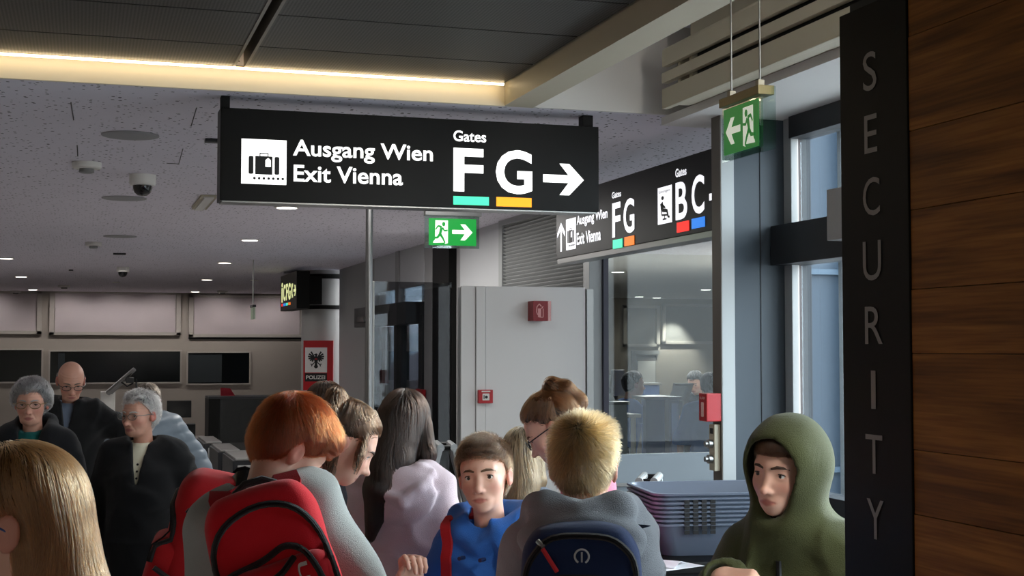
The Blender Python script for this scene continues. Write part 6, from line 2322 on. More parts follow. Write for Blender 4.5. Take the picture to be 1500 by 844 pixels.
# --- girl in the pale pink hoodie, long dark hair down her back
def p_pink_girl():
    J = make_person('girl with long dark brown hair down the back of a pale pink hoodie', 594, 622, 4.6, fa=6, hh=.215, sw=.128, head=(-4, 6, 0), head_res=.006, eyes=False,
                    arms=lambda H: [((-.18, .05, H * .60), (-.12, .24, H * .60)), ((.18, .05, H * .60), (.12, .24, H * .60))])
    m = cloth('pale_pink_hoodie', (224, 204, 212))

    def extra(P, d):
        d = smin(d, hood_roll(P, J, (.016, .022, .026, .028, .026), drop=.02, wide=1.1), .02)
        q = (P - J.neck) @ J.Rt
        v = np.abs(q[:, 0] - .02)
        sack = s_ell(q, (.02, -.10, -.06), (.115, .045, .095)) + .006 * wob(q, 26, 5)
        rim = s_chain(q, [V3(-.095, -.085, .01), V3(-.045, -.135, -.045), V3(.03, -.150, -.075), V3(.085, -.128, -.035), V3(.115, -.075, .012)], [.016, .018, .020, .018, .016], .01)
        sack = smin(sack, rim, .012) - .005 * np.clip(1 - np.abs(q[:, 2] + .11 - .5 * v) * 60, 0, 1)
        return smin(d, sack, .012)
    cloth_top(J, 'hoodie', m, grow=.022, sleeve=(.068, .062, .048), folds=.014, seed=61, extra=extra, res=.009, collar=.058)
    hs, hm = hair_pair('dark_brown_hair', (18, 11, 8), (62, 38, 26))
    h = long_hair(J, [(-.06, -.24, .05), (-.12, -.42, -.5), (-.24, -.66, -.95), (-.38, -.74, -1.65)], [.36, .33, .25, .06], [(.30, -.06, .0), (.36, -.16, -.45), (.36, -.28, -.85)], [.12, .14, .05], flat=.9)
    lo, hi = J.C - np.array([.9, 1.1, 1.9]) * J.hh, J.C + np.array([.9, .7, .8]) * J.hh
    add_hair(J, h, lo, hi, .008, fall_flow(J),   .24, 16000, hs, hm, 14, .00055, (-.010, .004), wave=.35, seed=9, groove=.003)
    return J


J10 = p_pink_girl()


# --- blond girl at the lower left, very near
def p_blond_near():
    J = make_person('blond girl with long straight hair and glasses cut by the left picture edge', 14, 766, 2.1, fa=-97, hh=.22, sw=.14, head=(0, 4, 0), head_res=.0045, eyes=True)
    m = cloth('dusty_pink_top', (206, 150, 142))
    cloth_top(J, 'shirt', m, grow=.012, folds=.006, seed=71, res=.010)
    hs, hm = hair_pair('honey_blond_hair', (112, 70, 40), (214, 156, 104))
    h = long_hair(J, [(0, -.24, .0), (0, -.36, -.5), (0, -.66, -1.0), (0, -.98, -1.35)], [.32, .30, .27, .18], [(.27, -.12, .0), (.26, -.24, -.5), (.25, -.45, -.9)], [.12, .13, .08], sides=(1,),
                  line=([-.5, -.24, -.15, .04, .12, .25, .42], [-.55, -.55, .06, .10, .15, .24, .27]))
    lo, hi = J.C - np.array([.9, 1.4, 1.7]) * J.hh, J.C + np.array([.9, .7, .8]) * J.hh
    add_hair(J, h, lo, hi, .007, fall_flow(J, (0, .05, .5)), .26, 26000, hs, hm, 14, .00032, (-.008, .006), wave=.10, seed=10, groove=.001)
    glasses(J, mat('blue_lit_frame', (60, 84, 140), .3, noise=.05, nscale=40))
    return J


J1 = p_blond_near()


# --- blond girl seen from behind between the two boys
def p_blond_mid():
    J = make_person('girl with long straight blond hair seen from behind the boy in blue', 766, 668, 5.5, fa=10, hh=.212, sw=.135, head=(0, 4, 0), head_res=.007, eyes=False)
    cloth_top(J, 'shirt', cloth('grey_blue_shirt', (120, 126, 140)), folds=.006, seed=72, res=.012)
    hs, hm = hair_pair('ash_blond_hair', (92, 68, 44), (200, 166, 122))
    h = long_hair(J, [(0, -.24, .0), (.05, -.40, -.5), (.08, -.60, -1.0), (.08, -.66, -1.7)], [.34, .32, .28, .18], [(.29, -.08, .0), (.32, -.18, -.45), (.30, -.30, -.95)], [.12, .14, .06])
    lo, hi = J.C - np.array([.9, 1.1, 2.0]) * J.hh, J.C + np.array([.9, .7, .8]) * J.hh
    add_hair(J, h, lo, hi, .009, fall_flow(J), .26, 10000, hs, hm, 12, .0006, (-.010, .004), wave=.1, seed=12, groove=.003)
    return J


J12 = p_blond_mid()


# --- girl at the back in front of the round column
def p_brown_back():
    J = make_person('girl with straight chestnut hair seen from behind below the police plate', 477, 603, 5.3, fa=2, hh=.215, sw=.14, head=(4, 2, 0), head_res=.007, eyes=False)
    cloth_top(J, 'jacket', cloth('dark_grey_jacket', (58, 58, 64)), grow=.02, folds=.006, seed=73, res=.012)
    hs, hm = hair_pair('chestnut_hair', (30, 18, 12), (84, 52, 36))
    h = long_hair(J, [(0, -.22, .0), (0, -.34, -.5), (0, -.42, -.9), (0, -.42, -1.2)], [.35, .33, .30, .18], [(.30, -.06, .0), (.33, -.15, -.4), (.31, -.26, -.85)], [.13, .15, .08])
    lo, hi = J.C - np.array([.9, 1.1, 1.6]) * J.hh, J.C + np.array([.9, .7, .8]) * J.hh
    add_hair(J, h, lo, hi, .009, fall_flow(J), .24, 9000, hs, hm, 12, .0006, (-.010, .003), wave=.1, seed=13, groove=.003)
    return J


J8 = p_brown_back()


# --- girl with ponytail bowing to the right, red backpack
def p_ponytail():
    J = make_person('girl with brown hair tied back bowing her head to the right beside the red-haired boy', 506, 648, 3.85, fa=78, hh=.213, sw=.13, lean=(14, 0), head=(0, 34, 0), head_res=.0045,
                    brow=(80, 58, 44))
    m = cloth('dark_coral_top', (186, 60, 62))

    def extra(P, d):
        return smin(d, hood_roll(P, J, (.016, .018, .02, .024, .026)), .03)
    cloth_top(J, 'shirt', m, grow=.012, folds=.006, seed=74, res=.010, extra=extra)
    hs, hm = hair_pair('light_brown_hair', (46, 29, 19), (124, 84, 54))
    tie = (0, -.36, .40)

    def h(P):
        q = J.toh(P)
        d = hair_cap(q, .05, .04, .05, ([-.5, -.25, -.16, -.08, .02, .12, .25, .42], [-.34, -.34, -.26, .0, .06, .16, .26, .28]))
        w = (P - J.frh(tie)) / J.hh
        d = smin(d, s_chain(w, [V3(0, .05, 0), V3(.10, -.06, .08), V3(.22, -.16, -.14), V3(.25, -.16, -.6), V3(.24, -.14, -1.0)], [.09, .11, .13, .12, .04], .05), .04)
        # loose locks at the temple
        for s in (-1, 1):
            d = smin(d, s_chain(q, [V3(s * .28, .14, .22), V3(s * .34, .22, -.02), V3(s * .33, .30, -.34)], [.05, .05, .02], .03), .03)
        return d * J.hh

    def flow(p, t):
        q = J.toh(p)
        w = J.frh(tie) - p
        r = np.linalg.norm(w, axis=1, keepdims=True)
        near = (r < .10 * J.hh / .2)
        tail = ((p - J.frh(tie)) @ V3(0, 0, 1) < .02)[:, None] & (np.abs(q[:, 1:2]) > .44)
        return np.where(near | tail, V3(0, -.2, -1)[None], w / np.maximum(r, 1e-6))
    lo, hi = J.C - np.array([.9, 1.1, 1.4]) * J.hh, J.C + np.array([.9, 1.0, 1.0]) * J.hh
    add_hair(J, h, lo, hi, .0055, flow, .10, 14000, hs, hm, 9, .00048, (-.008, .004), lift=.003, seed=14, groove=.003)
    obj('hair_tie', MB().tube([Vector([float(t) for t in J.frh((.10 * math.cos(a), -.36 + .05 * math.sin(a), .41 + .09 * math.sin(a))) ]) for a in np.linspace(0, 6.28, 13)], .007, 6, cap=False), M_BLKPL, J.root, True, local=True)
    return J


J9 = p_ponytail()


# --- girl with glasses and hair pinned up, looking down to the left
def p_glasses_girl():
    J = make_person('girl with black glasses and pinned-up auburn hair looking down, pink shirt', 808, 627, 4.5, fa=-88, hh=.213, sw=.130, lean=(6, 0), head=(-6, 36, 0), head_res=.0042,
                    brow=(96, 62, 44), head_opts=dict(eye_open=.014))
    m = cloth('rose_shirt', (214, 118, 142))
    cloth_top(J, 'shirt', m, grow=.012, folds=.007, seed=75, res=.010)
    hs, hm = hair_pair('auburn_hair', (52, 29, 16), (146, 96, 54))
    tie = (0, -.30, .44)

    def h(P):
        q = J.toh(P)
        d = hair_cap(q, .055, .04, .05, ([-.5, -.25, -.16, -.08, .02, .12, .25, .42], [-.36, -.36, -.28, .0, .08, .18, .27, .29]))
        w = (P - J.frh(tie)) / J.hh
        d = smin(d, s_chain(w, [V3(0, .02, -.02), V3(0, -.02, .12), V3(0, -.22, .06), V3(.05, -.42, -.12), V3(.08, -.46, -.36)], [.11, .12, .13, .12, .05], .05), .04)
        return d * J.hh

    def flow(p, t):
        w = J.frh(tie) - p
        r = np.linalg.norm(w, axis=1, keepdims=True)
        tail = ((p - J.frh(tie)) @ V3(0, -1, .3) > .0)[:, None]
        return np.where(tail | (r < .07), V3(.1, -.8, -.6)[None], w / np.maximum(r, 1e-6))
    lo, hi = J.C - np.array([.9, 1.3, .9]) * J.hh, J.C + np.array([.9, .8, 1.1]) * J.hh
    add_hair(J, h, lo, hi, .0055, flow, .10, 13000, hs, hm, 9, .00052, (-.008, .004), lift=.004, seed=15, groove=.004)
    glasses(J, M_BLKPL)
    return J


J13 = p_glasses_girl()


# --- the elderly group
M_COAT = cloth('black_wool_coat', (15, 15, 17), noise=.12)


def coat(J, m, seed, hem=-.75, collar=True, open_v=True, grow=.03, res=.011):
    def extra(P, d):
        q = (P - J.neck) @ J.Rt
        if collar:
            for s in (-1, 1):
                e = s_chain(q, [V3(s * .035, .10, -.20), V3(s * .085, .075, -.06), V3(s * .095, .0, .015), V3(0, -.085, .03)], [.016, .024, .026, .026], .02)
                d = smin(d, e, .02)
        return d

    def cut(P, d):
        if not open_v:
            return d
        q = (P - J.neck) @ J.Rt
        v = np.maximum(np.abs(q[:, 0]) - (.005 + np.clip(q[:, 2] + .19, 0, .4) * .17), np.maximum(-.02 - q[:, 1], -.19 - q[:, 2]))
        return smax(d, -v, .01)
    return cloth_top(J, 'coat', m, grow=grow, sleeve=(.080, .074, .060), hem=hem, folds=.010, seed=seed, extra=extra, cut=cut, res=res, collar=.066)


def shirt(J, m, seed, collar=None):
    def extra(P, d):
        q = (P - J.neck) @ J.Rt
        for s in (-1, 1):
            e = s_chain(q, [V3(s * .012, .092, -.085), V3(s * .055, .075, -.03), V3(s * .07, .0, .01), V3(0, -.07, .02)], [.010, .013, .012, .012], .01)
            d = smin(d, e, .015)
        return d
    f = cloth_top(J, 'shirt', m, grow=.004, sleeve=(.055, .05, .042), folds=.004, seed=seed, res=.011, collar=.055, extra=extra, sleeve_len=.9)
    return f


def p_old_lady():
    J = make_person('elderly woman with grey hair and glasses in a dark coat with a wide shawl collar', 46, 590, 7.1, fa=176, hh=.226, sw=.165, girth=1.3, head=(6, 4, 0), skin=M_SKIN_OLD, head_res=.0045,
                    head_opts=dict(old=1.0, fat=.012, eye_open=.019, gaze=(6, 0)), brow=(150, 146, 142), bottom=M_TROUSER,
                    hands={0: dict(nd=(.3, -1, 0), curl=(50, 55, 40), fd=(0, .1, -1), res=.006)}, arms=lambda H: [((-.25, .0, H * .57), (-.22, .14, H * .44)), ((.25, -.02, H * .57), (.23, .10, H * .43))])
    cloth_top(J, 'blouse', cloth('teal_blouse', (20, 92, 88)), grow=.004, folds=.004, seed=81, res=.012, collar=.05)

    def extra(P, d):
        q = (P - J.neck) @ J.Rt
        for s in (-1, 1):
            e = s_chain(q, [V3(s * .05, .13, -.30), V3(s * .085, .115, -.14), V3(s * .105, .05, .0), V3(s * .06, -.06, .06), V3(0, -.09, .07)], [.03, .04, .045, .045, .045], .03)
            d = smin(d, e + .004 * wob(q, 40, 2), .03)
        return d

    def cut(P, d):
        q = (P - J.neck) @ J.Rt
        v = np.maximum(np.abs(q[:, 0]) - (.012 + np.clip(q[:, 2] + .22, 0, .4) * .2), np.maximum(-.02 - q[:, 1], -.22 - q[:, 2]))
        return smax(d, -v, .01)
    cloth_top(J, 'coat', cloth('charcoal_coat', (20, 20, 23), noise=.12), grow=.03, sleeve=(.082, .076, .062), hem=-.62, folds=.010, seed=82, extra=extra, cut=cut, res=.011, collar=.055)
    hs, hm = hair_pair('silver_grey_hair', (96, 94, 94), (196, 194, 192))

    def h(P):
        q = J.toh(P)
        d = hair_cap(q, .10, .12, .09, ([-.5, -.25, -.12, -.02, .10, .18, .28, .42], [-.30, -.30, -.26, -.16, -.06, .14, .26, .28]))
        d = smin(d, s_ell(q, (.04, .22, .40), (.27, .17, .10)), .08)
        return d * J.hh
    add_hair(J, h, *box_of(J), .0065, away_flow(J, (.08, -.2, .5), (0, .2, 0), .35), .06, 5000, hs, hm, 9, .0011, (-.008, .004), wave=.9, lift=.006, seed=16)
    glasses(J, mat('brass_wire', (140, 118, 80), .3, metal=.8, noise=.05, nscale=40))
    return J


J2 = p_old_lady()


def p_old_man():
    J = make_person('elderly man with white hair and glasses in a long black coat pulling a red suitcase', 204, 607, 7.2, fa=178, hh=.228, sw=.178, girth=1.45, head=(-26, 3, 0), skin=M_SKIN_OLD, head_res=.0045,
                    head_opts=dict(old=1.0, fat=.018, eye_open=.017, gaze=(-6, 0), nose=1.15), brow=(190, 186, 180),
                    hands={0: dict(nd=(.5, -.8, .1), curl=(70, 70, 50), fd=(-.2, .2, -1), res=.0055)}, arms=lambda H: [((-.275, -.03, H * .62), (-.315, .06, H * .495)), ((.25, -.03, H * .57), (.23, .06, H * .42))])
    J.oshirt = shirt(J, cloth('cream_shirt', (220, 214, 190)), 83)
    J.fshirt = J.ftop
    coat(J, M_COAT, 84, hem=-.95)
    hs, hm = hair_pair('white_hair', (150, 148, 144), (232, 230, 226))

    def h(P):
        q = J.toh(P)
        d = hair_cap(q, .065, .05, .05, ([-.5, -.25, -.14, -.06, .04, .14, .22, .42], [-.34, -.34, -.26, -.02, .10, .22, .30, .33]))
        d = smin(d, s_ell(q, (-.05, .14, .44), (.26, .2, .09)), .08)
        return d * J.hh
    add_hair(J, h, *box_of(J), .0065, away_flow(J, (.08, -.25, .45), (-.3, .1, 0), .2), .05, 4500, hs, hm, 8, .0011, (-.007, .004), wave=.4, lift=.010, seed=17)
    glasses(J, mat('steel_wire', (120, 116, 112), .3, metal=.8, noise=.05, nscale=40))
    # shirt buttons
    P = np.array([J.T(0, .16, J.L - .085 - .035 * i) for i in range(3)], np.float32)
    for _ in range(8):
        P[:, 1] -= J.fshirt(P)
    for p in P:
        obj('button', MB().lathe([(.006, -.002), (.006, .004)], [float(t) for t in p], 10, 'y'), M_BLKPL, J.oshirt, True, local=True)
    return J


J5 = p_old_man()


def p_bald_man():
    J = make_person('bald man with glasses looking down in an open dark jacket over a blue-grey shirt', 104, 558, 8.6, fa=172, hh=.232, sw=.185, girth=1.2, head=(16, 24, 0), skin=M_SKIN_OLD, head_res=.005,
                    head_opts=dict(old=.7, fat=.012, eye_open=.018), brow=(96, 82, 70),
                    hands={0: dict(nd=(0, -.3, -1), curl=(30, 30, 20), fd=(-.9, .3, -.2), res=.007)}, arms=lambda H: [((-.40, .0, H * .69), (-.60, .10, H * .61)), ((.27, -.02, H * .58), (.24, .10, H * .45))])
    shirt(J, cloth('blue_grey_shirt', (116, 128, 146)), 85)
    coat(J, cloth('dark_jacket', (18, 18, 19), noise=.12), 86, hem=-.35)
    hs, hm = hair_pair('grey_fringe_hair', (70, 64, 58), (140, 132, 124))

    def h(P):
        q = J.toh(P)
        d = hair_cap(q, .03, .03, .035, ([-.5, -.25, -.14, -.06, .04, .14, .42], [-.34, -.34, -.26, -.02, .04, .5, .9]))
        return smax(d, q[:, 2] - .12 - .35 * np.clip(-q[:, 1] - .3, 0, 1), .03) * J.hh
    add_hair(J, h, *box_of(J), .007, away_flow(J, (0, 0, .6), (0, -.2, 0), .6), .02, 1600, hs, hm, 5, .0010, (-.004, .003), seed=18)
    glasses(J, M_BLKPL)
    return J


J3 = p_bald_man()


def p_puffer():
    J = make_person('person in a light blue-grey quilted jacket bending behind the white-haired man', 216, 590, 9.3, fa=150, hh=.228, sw=.20, girth=1.2, lean=(10, 0), head=(-20, 36, 0), skin=M_SKIN_OLD, head_res=.0065,
                    head_opts=dict(eye_open=.018), brow=(70, 60, 50), hands={0: dict(nd=(.6, -.5, 0), curl=(40, 40, 30), fd=(-.25, .2, -1), res=.007)},
                    arms=lambda H: [((-.34, .04, H * .64), (-.43, .14, H * .50)), ((.28, .02, H * .60), (.22, .2, H * .52))])

    def extra(P, d):
        return d - .010 * np.abs(np.sin(P[:, 2] * 42 + P[:, 0] * 8)) ** .6
    cloth_top(J, 'quilted_jacket', mat('blue_grey_nylon', (134, 148, 160), .45, noise=.05, nscale=20), grow=.035, sleeve=(.085, .078, .060), hem=-.3, folds=.006, seed=87, extra=extra, res=.011, collar=.066)
    hs, hm = hair_pair('greying_brown_hair', (66, 54, 44), (138, 120, 102))

    def h(P):
        return hair_cap(J.toh(P), .05, .04, .045, SHORT) * J.hh
    add_hair(J, h, *box_of(J), .0075, away_flow(J, (0, -.2, .45), (0, 0, 0), .3), .035, 2000, hs, hm, 6, .0011, (-.006, .003), lift=.006, seed=19)
    return J


J4 = p_puffer()

# --- officers behind the glass
M_UNI = cloth('light_blue_uniform', (124, 156, 220))
M_BLKHAIR = hair_pair('black_hair', (18, 17, 18), (58, 54, 52))


def p_officer_seated():
    J = make_person('officer in a light blue shirt leaning on the blue desk partition behind the glass', 929, 563, 13.3, fa=72, hh=.23, sw=.19, girth=1.1, lean=(12, 0), head=(0, 0, 0), head_res=.008, bottom=M_TROUSER,
                    arms=lambda H: [((-.24, .22, H * .72), (-.16, .48, H * .735)), ((.24, .22, H * .68), (.14, .46, H * .71))], brow=(30, 26, 24),
                    hands={0: dict(nd=(0, 0, -1), curl=(20, 20, 10), fd=(.2, 1, 0), res=.008), 1: dict(nd=(0, 0, -1), curl=(20, 20, 10), fd=(-.2, 1, 0), res=.008)})
    cloth_top(J, 'uniform_shirt', M_UNI, grow=.012, folds=.007, seed=91, res=.014)

    def h(P):
        return hair_cap(J.toh(P), .06, .05, .06, SHORT) * J.hh
    add_hair(J, h, *box_of(J), .009, away_flow(J, (0, -.2, .45), (0, 0, 0), .3), .035, 1200, *M_BLKHAIR, 5, .0014, (-.006, .003), lift=.006, seed=20)
    return J


def p_officer_back():
    J = make_person('officer in a light blue short-sleeved shirt standing with back turned behind the glass', 1039, 566, 12.4, fa=-6, hh=.225, sw=.20, girth=1.15, head_res=.008, eyes=False,
                    arms=lambda H: [((-.27, .02, H * .60), (-.27, .05, H * .45)), ((.27, .02, H * .60), (.27, .05, H * .45))])
    cloth_top(J, 'uniform_shirt', M_UNI, grow=.016, sleeve=(.075, .070, .066), sleeve_len=.05, folds=.007, seed=92, res=.013, hem=-.02)

    def h(P):
        return hair_cap(J.toh(P), .06, .05, .06, SHORT) * J.hh
    add_hair(J, h, *box_of(J), .009, away_flow(J, (0, -.2, .45), (0, 0, 0), .3), .035, 1200, *M_BLKHAIR, 5, .0014, (-.006, .003), lift=.006, seed=21)
    return J


def p_officer_far():
    J = make_person('officer with dark hair and dark sleeves far back behind the grey scanner frame', 1018, 560, 15.5, fa=-150, hh=.228, sw=.20, girth=1.1, lean=(10, 0), head_res=.009, brow=(30, 26, 24), head=(0, 25, 0),
                    arms=lambda H: [((-.30, .10, H * .66), (-.30, .36, H * .62)), ((.28, .16, H * .66), (.24, .44, H * .62))])
    cloth_top(J, 'dark_pullover', cloth('navy_pullover', (30, 34, 48)), grow=.014, folds=.006, seed=93, res=.014)

    def h(P):
        return hair_cap(J.toh(P), .06, .05, .06, SHORT) * J.hh
    add_hair(J, h, *box_of(J), .009, away_flow(J, (0, -.2, .45), (0, 0, 0), .3), .035, 1200, *M_BLKHAIR, 5, .0014, (-.006, .003), lift=.006, seed=22)
    return J


J16, J17, J18 = p_officer_seated(), p_officer_back(), p_officer_far()
# ------------------------------------------------------------------ bags and things in hands
def make_bag(J, label, rgb, w=.29, dp=.16, h=.42, back=.115, zb=None, dx=0.0, seed=1, pocket=.052, zips=(), zip_rgb=(50, 48, 48), straps=True, strap_rgb=None, handle=True, group=None, flat=False, pulls=(), rot=0.0, sx=.086, shw=.030):
    """rucksack on a person's back, built in the leaned frame of the trunk; (u, v) run across and up its outer face from the middle of its bottom"""
    zb = J.L - h + .02 if zb is None else zb
    base = J.T(dx, -back - dp / 2, zb)
    Wm = MW[J.root.name] @ Matrix.Translation([float(t) for t in base])
    root = thing('backpack', label, 'backpack', Wm.to_translation(), J.rz, group)
    MW[root.name] = Wm
    Rt = J.Rt @ np.array(Matrix.Rotation(R(rot), 3, 'Y'), np.float32)
    m = cloth(label.split()[0] + '_bag_fabric', rgb, noise=.08, bump=.25, bscale=700)
    mz = bpy.data.materials.get('zip_tape') or cloth('zip_tape', zip_rgb)

    def f(P):
        q = P @ Rt
        top = h * (.86 + .14 * np.sqrt(np.clip(1 - (q[:, 0] / (w * .52)) ** 2, 0, 1)))
        taper = 1 - .16 * np.clip(q[:, 2] / h, 0, 1)
        qq = np.stack([q[:, 0] / taper, q[:, 1], q[:, 2] * (h / top)], 1)
        d = s_rbox(qq, (0, 0, h / 2), (w / 2, dp / 2, h / 2), .055)
        d = d + .006 * wob(q, 17, seed) + .003 * wob(q, 45, seed + 1)
        return np.maximum(d, q[:, 1] - dp * .46)

    def fp(P):
        q = P @ Rt
        d = s_rbox(q, (0, -dp / 2 + .01, h * .30), (w * .44, pocket, h * .29), .04)
        return d + .005 * wob(q, 20, seed + 2)
    lo = np.array((-w * .8, -dp - .12, -.06)) - .14
    hi = np.array((w * .8, dp + .1, h + .1)) + .14
    sdf_obj('pack_body', f, lo, hi, .007, m, root)
    pk = None
    if pocket:
        pk, _, _ = sdf_obj('front_pocket', fp, lo, hi, .007, m, root)
    both = (lambda P: np.minimum(f(P), fp(P))) if pocket else f

    def on_face(uv, lift=.002):
        P = np.array([Rt @ V3(u, -dp / 2 - .16, v) for u, v in uv], np.float32)
        dv = Rt @ V3(0, 1, 0)
        for _ in range(40):
            P = P + dv * np.clip(both(P) - lift, -.02, .03)[:, None] * .8
        return P
    for z in zips:
        n = 26
        pts = np.array(z, float)
        t = np.linspace(0, len(pts) - 1, n)
        # smooth the corner points
        uu = np.interp(t, range(len(pts)), pts[:, 0])
        vv = np.interp(t, range(len(pts)), pts[:, 1])
        for _ in range(3):
            uu[1:-1] = (uu[:-2] + uu[1:-1] * 2 + uu[2:]) / 4
            vv[1:-1] = (vv[:-2] + vv[1:-1] * 2 + vv[2:]) / 4
        P = on_face(list(zip(uu, vv)))
        obj('zip', MB().tube([Vector([float(c) for c in p]) for p in P], .0075, 6), mz, root, True, local=True)
        P2 = on_face(list(zip(uu, vv)), .009)
        obj('zip_teeth', MB().tube([Vector([float(c) for c in p]) for p in P2], .0022, 5), M_BLKPL, root, True, local=True)
    for (u, v, uu, vv, mm) in pulls:
        P = on_face([(u, v), (uu, vv)], .008)
        obj('zip_pull', MB().tube([Vector([float(c) for c in p]) for p in P], .0055, 6), mm, root, True, local=True)
    ms = cloth(label.split()[0] + '_strap', strap_rgb or tuple(int(c * .85) for c in rgb), bump=.3, bscale=500)
    if straps:
        for s in (-1, 1):
            pts = []
            k = J.sw / .15
            kx = sx / .086
            for (x, y, z) in ((.055, -.175, J.L * .80), (.066, -.15, J.L * .88), (.085, -.075, J.L * .985), (.088, -.02, J.L * 1.0), (.086, .05, J.L * .97), (.084, .085, J.L * .84), (.086, .095, J.L * .66)):
                pts.append(J.T(s * x * k * kx, y * k, z))
            t = np.linspace(0, len(pts) - 1, 30)
            P = np.stack([np.interp(t, range(len(pts)), [p[i] for p in pts]) for i in range(3)], 1).astype(np.float32)
            e = .004
            for _ in range(6):
                d0 = J.ftop(P)
                g = np.stack([J.ftop(P + V3(e, 0, 0)) - d0, J.ftop(P + V3(0, e, 0)) - d0, J.ftop(P + V3(0, 0, e)) - d0], 1) / e
                g /= np.maximum(np.linalg.norm(g, axis=1, keepdims=True), 1e-6)
                P = P - g * np.clip(d0 - .006, -.03, .03)[:, None]
            loc = P - base
            mbs = MB()
            hw = shw * k
            vs, fs = [], []
            ax = J.Rt @ V3(1, 0, 0)
            for i in range(len(loc)):
                tn = loc[min(i + 1, len(loc) - 1)] - loc[max(i - 1, 0)]
                tn = tn / np.linalg.norm(tn)
                sd = ax - tn * (ax @ tn)
                sd = sd / max(np.linalg.norm(sd), 1e-6)
                nn = np.cross(sd, tn)
                for a_, b_ in ((-hw, -.004), (hw, -.004), (hw, .006), (-hw, .006)):
                    vs.append(loc[i] + sd * a_ + nn * b_)
            for i in range(len(loc) - 1):
                for c in range(4):
                    fs.append((i * 4 + c, i * 4 + (c + 1) % 4, i * 4 + 4 + (c + 1) % 4, i * 4 + 4 + c))
            fs += [(0, 1, 2, 3), tuple(range(len(vs) - 4, len(vs)))[::-1]]
            mbs.add([[float(c) for c in p] for p in vs], fs)
            obj('shoulder_strap', mbs, ms, root, True, local=True)
    if handle:
        pts = [Rt @ V3(x, dp * .30, h * .93 + z) for x, z in ((-.05, 0), (-.045, .03), (-.02, .045), (.02, .045), (.045, .03), (.05, 0))]
        obj('grab_handle', MB().tube([Vector([float(c) for c in p]) for p in pts], .009, 8), mz, root, True, local=True)
    root_f = both
    return root, on_face, Rt, dp


M_PULL = mat('silver_pull', (190, 188, 184), .3, metal=.8, noise=.05, nscale=60)
M_PULLR = mat('red_pull', (196, 24, 34), .4, noise=.05, nscale=60)
# red rucksack of the red-haired boy
b6, of6, Rt6, dp6 = make_bag(J6, 'red backpack with dark grey zips on the back of the red-haired boy', (206, 26, 38), w=.29, dp=.17, h=.43, back=.115, dx=.035, zb=J6.L - .43, seed=5,
                             zips=([(-.11, .18), (-.125, .30), (-.08, .36), (0, .385), (.075, .365), (.118, .30), (.13, .18), (.13, .06)], [(-.122, .235), (-.08, .252), (-.01, .262), (.035, .285), (.075, .265), (.10, .20), (.11, .06)],
                                   [(-.085, .20), (-.03, .205), (.02, .225), (.05, .25)]), pulls=((-.122, .235, -.128, .208, M_PULL),), rot=-4)
# white lettering running down the pocket
mb = MB()
vs, fs = text2d('Uni', .02)
xs_, ys_ = [v[0] for v in vs], [v[1] for v in vs]
uv = [(.052 + .022 * (v[1] - min(ys_)) / (max(ys_) - min(ys_)) * 1.0, .235 - .085 * (v[0] - min(xs_)) / (max(xs_) - min(xs_))) for v in vs]
P = of6(uv, .0025)
mb.add([[float(c) for c in p] for p in P], fs)
obj('lettering', mb, mat('white_print', (216, 208, 204), .6, noise=.03, nscale=40), b6, local=True)
# red rucksack of the girl with the ponytail, seen from its side
b9, of9, _, _ = make_bag(J9, 'coral red backpack with a broad black side band on the back of the bowing girl', (200, 34, 40), w=.30, dp=.24, h=.46, back=.105, seed=9, pocket=.05, zb=J9.L - .47,
                         zips=([(-.12, .20), (-.12, .34), (0, .40), (.12, .34), (.12, .20)],), strap_rgb=(24, 22, 24))
o9 = J9.Rt
for s in (-1, 1):
    pts = [(s * .140, .085, -.0), (s * .146, .08, .15), (s * .140, .07, .30), (s * .118, .05, .41), (s * .04, .04, .455)]
    P = [Vector([float(c) for c in (o9 @ V3(*p))]) for p in pts]
    obj('side_band', MB().tube(P, .036, 10), M_BLKPL, b9, True, local=True)
for (yy, zz, L_) in ((-.045, .335, .045), (-.085, .17, .05)):
    P = [Vector([float(c) for c in (o9 @ V3(.1535 - .055 * max(0, zz - .12) + .02 * abs(t), yy + t, zz - .45 * t))]) for t in np.linspace(-L_, L_, 5)]
    obj('zip', MB().tube(P, .0075, 6), M_BLKPL, b9, True, local=True)
# navy rucksack of the boy in grey
b14, of14, Rt14, dp14 = make_bag(J14, 'navy blue backpack with a round white logo on the boy in grey', (34, 50, 88), w=.31, dp=.15, h=.42, back=.115, seed=14, zb=J14.L - .39, strap_rgb=(24, 34, 58), handle=False,
                                 zips=([(-.13, .22), (-.12, .33), (-.07, .395), (.07, .395), (.12, .35), (.13, .22)], [(-.11, .28), (-.05, .305), (.05, .305), (.11, .28)]), zip_rgb=(20, 26, 40),
                                 pulls=((-.082, .368, -.050, .318, M_PULLR), (-.094, .384, -.080, .372, M_PULL)))
ring = [(0.004 + .0155 * math.cos(a), .352 + .0155 * math.sin(a)) for a in np.linspace(R(-60), R(240), 22)]
P = of14(ring, .004)
obj('logo', MB().tube([Vector([float(c) for c in p]) for p in P], .0024, 5), mat('pale_logo', (206, 208, 212), .5, noise=.02, nscale=40), b14, True, local=True)
P = of14([(0.004, .339), (0.004, .361)], .004)
obj('logo', MB().tube([Vector([float(c) for c in p]) for p in P], .0022, 5), bpy.data.materials['pale_logo'], b14, True, local=True)
# rucksack whose red straps show on the boy in blue
b11 = make_bag(J11, 'small dark backpack with red straps worn by the boy in blue', (40, 40, 46), w=.26, dp=.13, h=.38, back=.105, seed=11, strap_rgb=(176, 26, 34), handle=True, sx=.108, shw=.017)

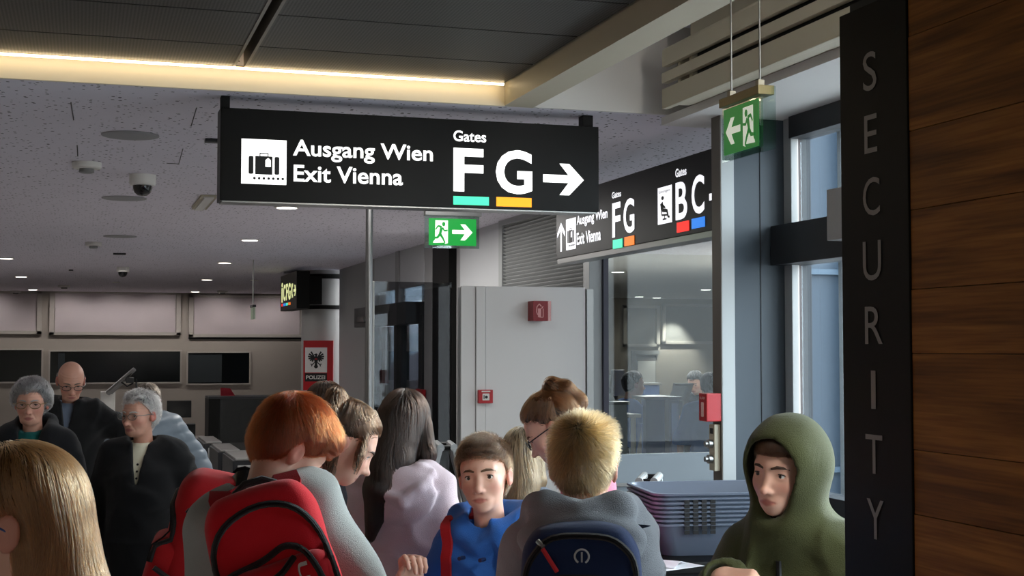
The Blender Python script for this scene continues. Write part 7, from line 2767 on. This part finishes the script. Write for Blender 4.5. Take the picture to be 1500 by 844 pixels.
# small card in the hooded boy's hand
fg = J15.hands[1][1]
tip = (np.asarray(fg[2][1]) + np.asarray(fg[5][1])) / 2
Wm = MW[J15.root.name]
cpos = Wm @ Vector([float(t) for t in tip])
t = tag(obj('boarding_card', MB().bbox(-.026, .026, -.0012, .0012, -.07, .03, .0008).xf(Matrix.Translation(cpos + Vector((0.012, -.012, -.012))) @ Matrix.Rotation(R(-20), 4, 'Z') @ Matrix.Rotation(R(14), 4, 'Y')), mat('cream_card', (206, 200, 184), .6, noise=.05, nscale=30)),
        'small pale card between the fingers of the hooded boy', 'card')

# red suitcase of the white-haired man
hw = MW[J5.root.name] @ Vector([float(t) for t in J5.wr[0]])
sx, sy = hw.x + .01, hw.y - .03
hz = hw.z - .085
t = thing('suitcase', 'red trolley suitcase with raised handle beside the white-haired man', 'suitcase', (sx, sy, 0))
M_CASE = cloth('red_case_fabric', (150, 22, 34), bump=.2)
sdf_obj('shell', lambda P: s_rbox(P, (0, 0, .36), (.21, .13, .30), .04) + .002 * wob(P, 30, 3), (-.26, -.18, .03), (.26, .18, .70), .014, M_CASE, t)
for s in (-1, 1):
    obj('handle_tube', MB().tube([(s * .06, .05, .62), (s * .06, .05, hz)], .008, 8), M_ALU, t, True, local=True)
    for s2 in (-1, 1):
        obj('wheel', MB().lathe([(.026, -.012), (.03, 0), (.026, .012)], (s * .16, s2 * .09, .03), 14, 'x'), M_BLKPL, t, True, local=True)
        obj('wheel_fork', MB().bbox(s * .16 - .02, s * .16 + .02, s2 * .09 - .02, s2 * .09 + .02, .045, .075, .004), M_BLKPL, t, local=True)
obj('grip', MB().tube([(-.07, .05, hz), (.07, .05, hz)], .013, 10), M_BLKPL, t, True, local=True)
obj('zip', MB().tube([(-.213, -.02, .10), (-.213, -.02, .62), (-.17, -.02, .662), (.17, -.02, .662), (.213, -.02, .62), (.213, -.02, .10)], .006, 6), M_BLKPL, t, True, local=True)
obj('top_cap', MB().bbox(-.09, .09, .0, .10, .655, .675, .006), M_BLKPL, t, local=True)
# carrier bag of the elderly woman
hw = MW[J2.root.name] @ Vector([float(t) for t in J2.wr[0]])
t = thing('carrier_bag', 'white and red carrier bag hanging from the elderly woman\'s hand', 'bag', (hw.x + .02, hw.y - .05, hw.z - .52))
hz = .40
prof = [(-.10, 0), (.10, 0), (.115, .16), (.105, .30), (.03, hz), (-.03, hz), (-.105, .30), (-.115, .16)]
M_BAGW = mat('white_plastic_film', (214, 212, 210), .4, noise=.06, nscale=12, bump=.6, bscale=25)
M_BAGR = mat('red_plastic_film', (178, 26, 38), .4, noise=.06, nscale=12, bump=.6, bscale=25)
obj('bag_body', MB().prism([(-.10, 0), (.10, 0), (.112, .20), (-.112, .20)], (0, 0, 0), (.6, -.8, 0), (0, 0, 1), (-.8, -.6, 0), -.05, .05), M_BAGR, t, local=True)
obj('bag_top', MB().prism([(-.112, .201), (.112, .201), (.10, .31), (.03, hz), (-.03, hz), (-.10, .31)], (0, 0, 0), (.6, -.8, 0), (0, 0, 1), (-.8, -.6, 0), -.048, .048), M_BAGW, t, local=True)
obj('bag_handle', MB().tube([(-.02, 0, hz - .01), (-.02, 0.02, hz + .05), (-.01, 0.04, hz + .06), (0, 0.02, hz + .05), (.02, 0, hz - .01)], .006, 6), M_BAGW, t, True, local=True)
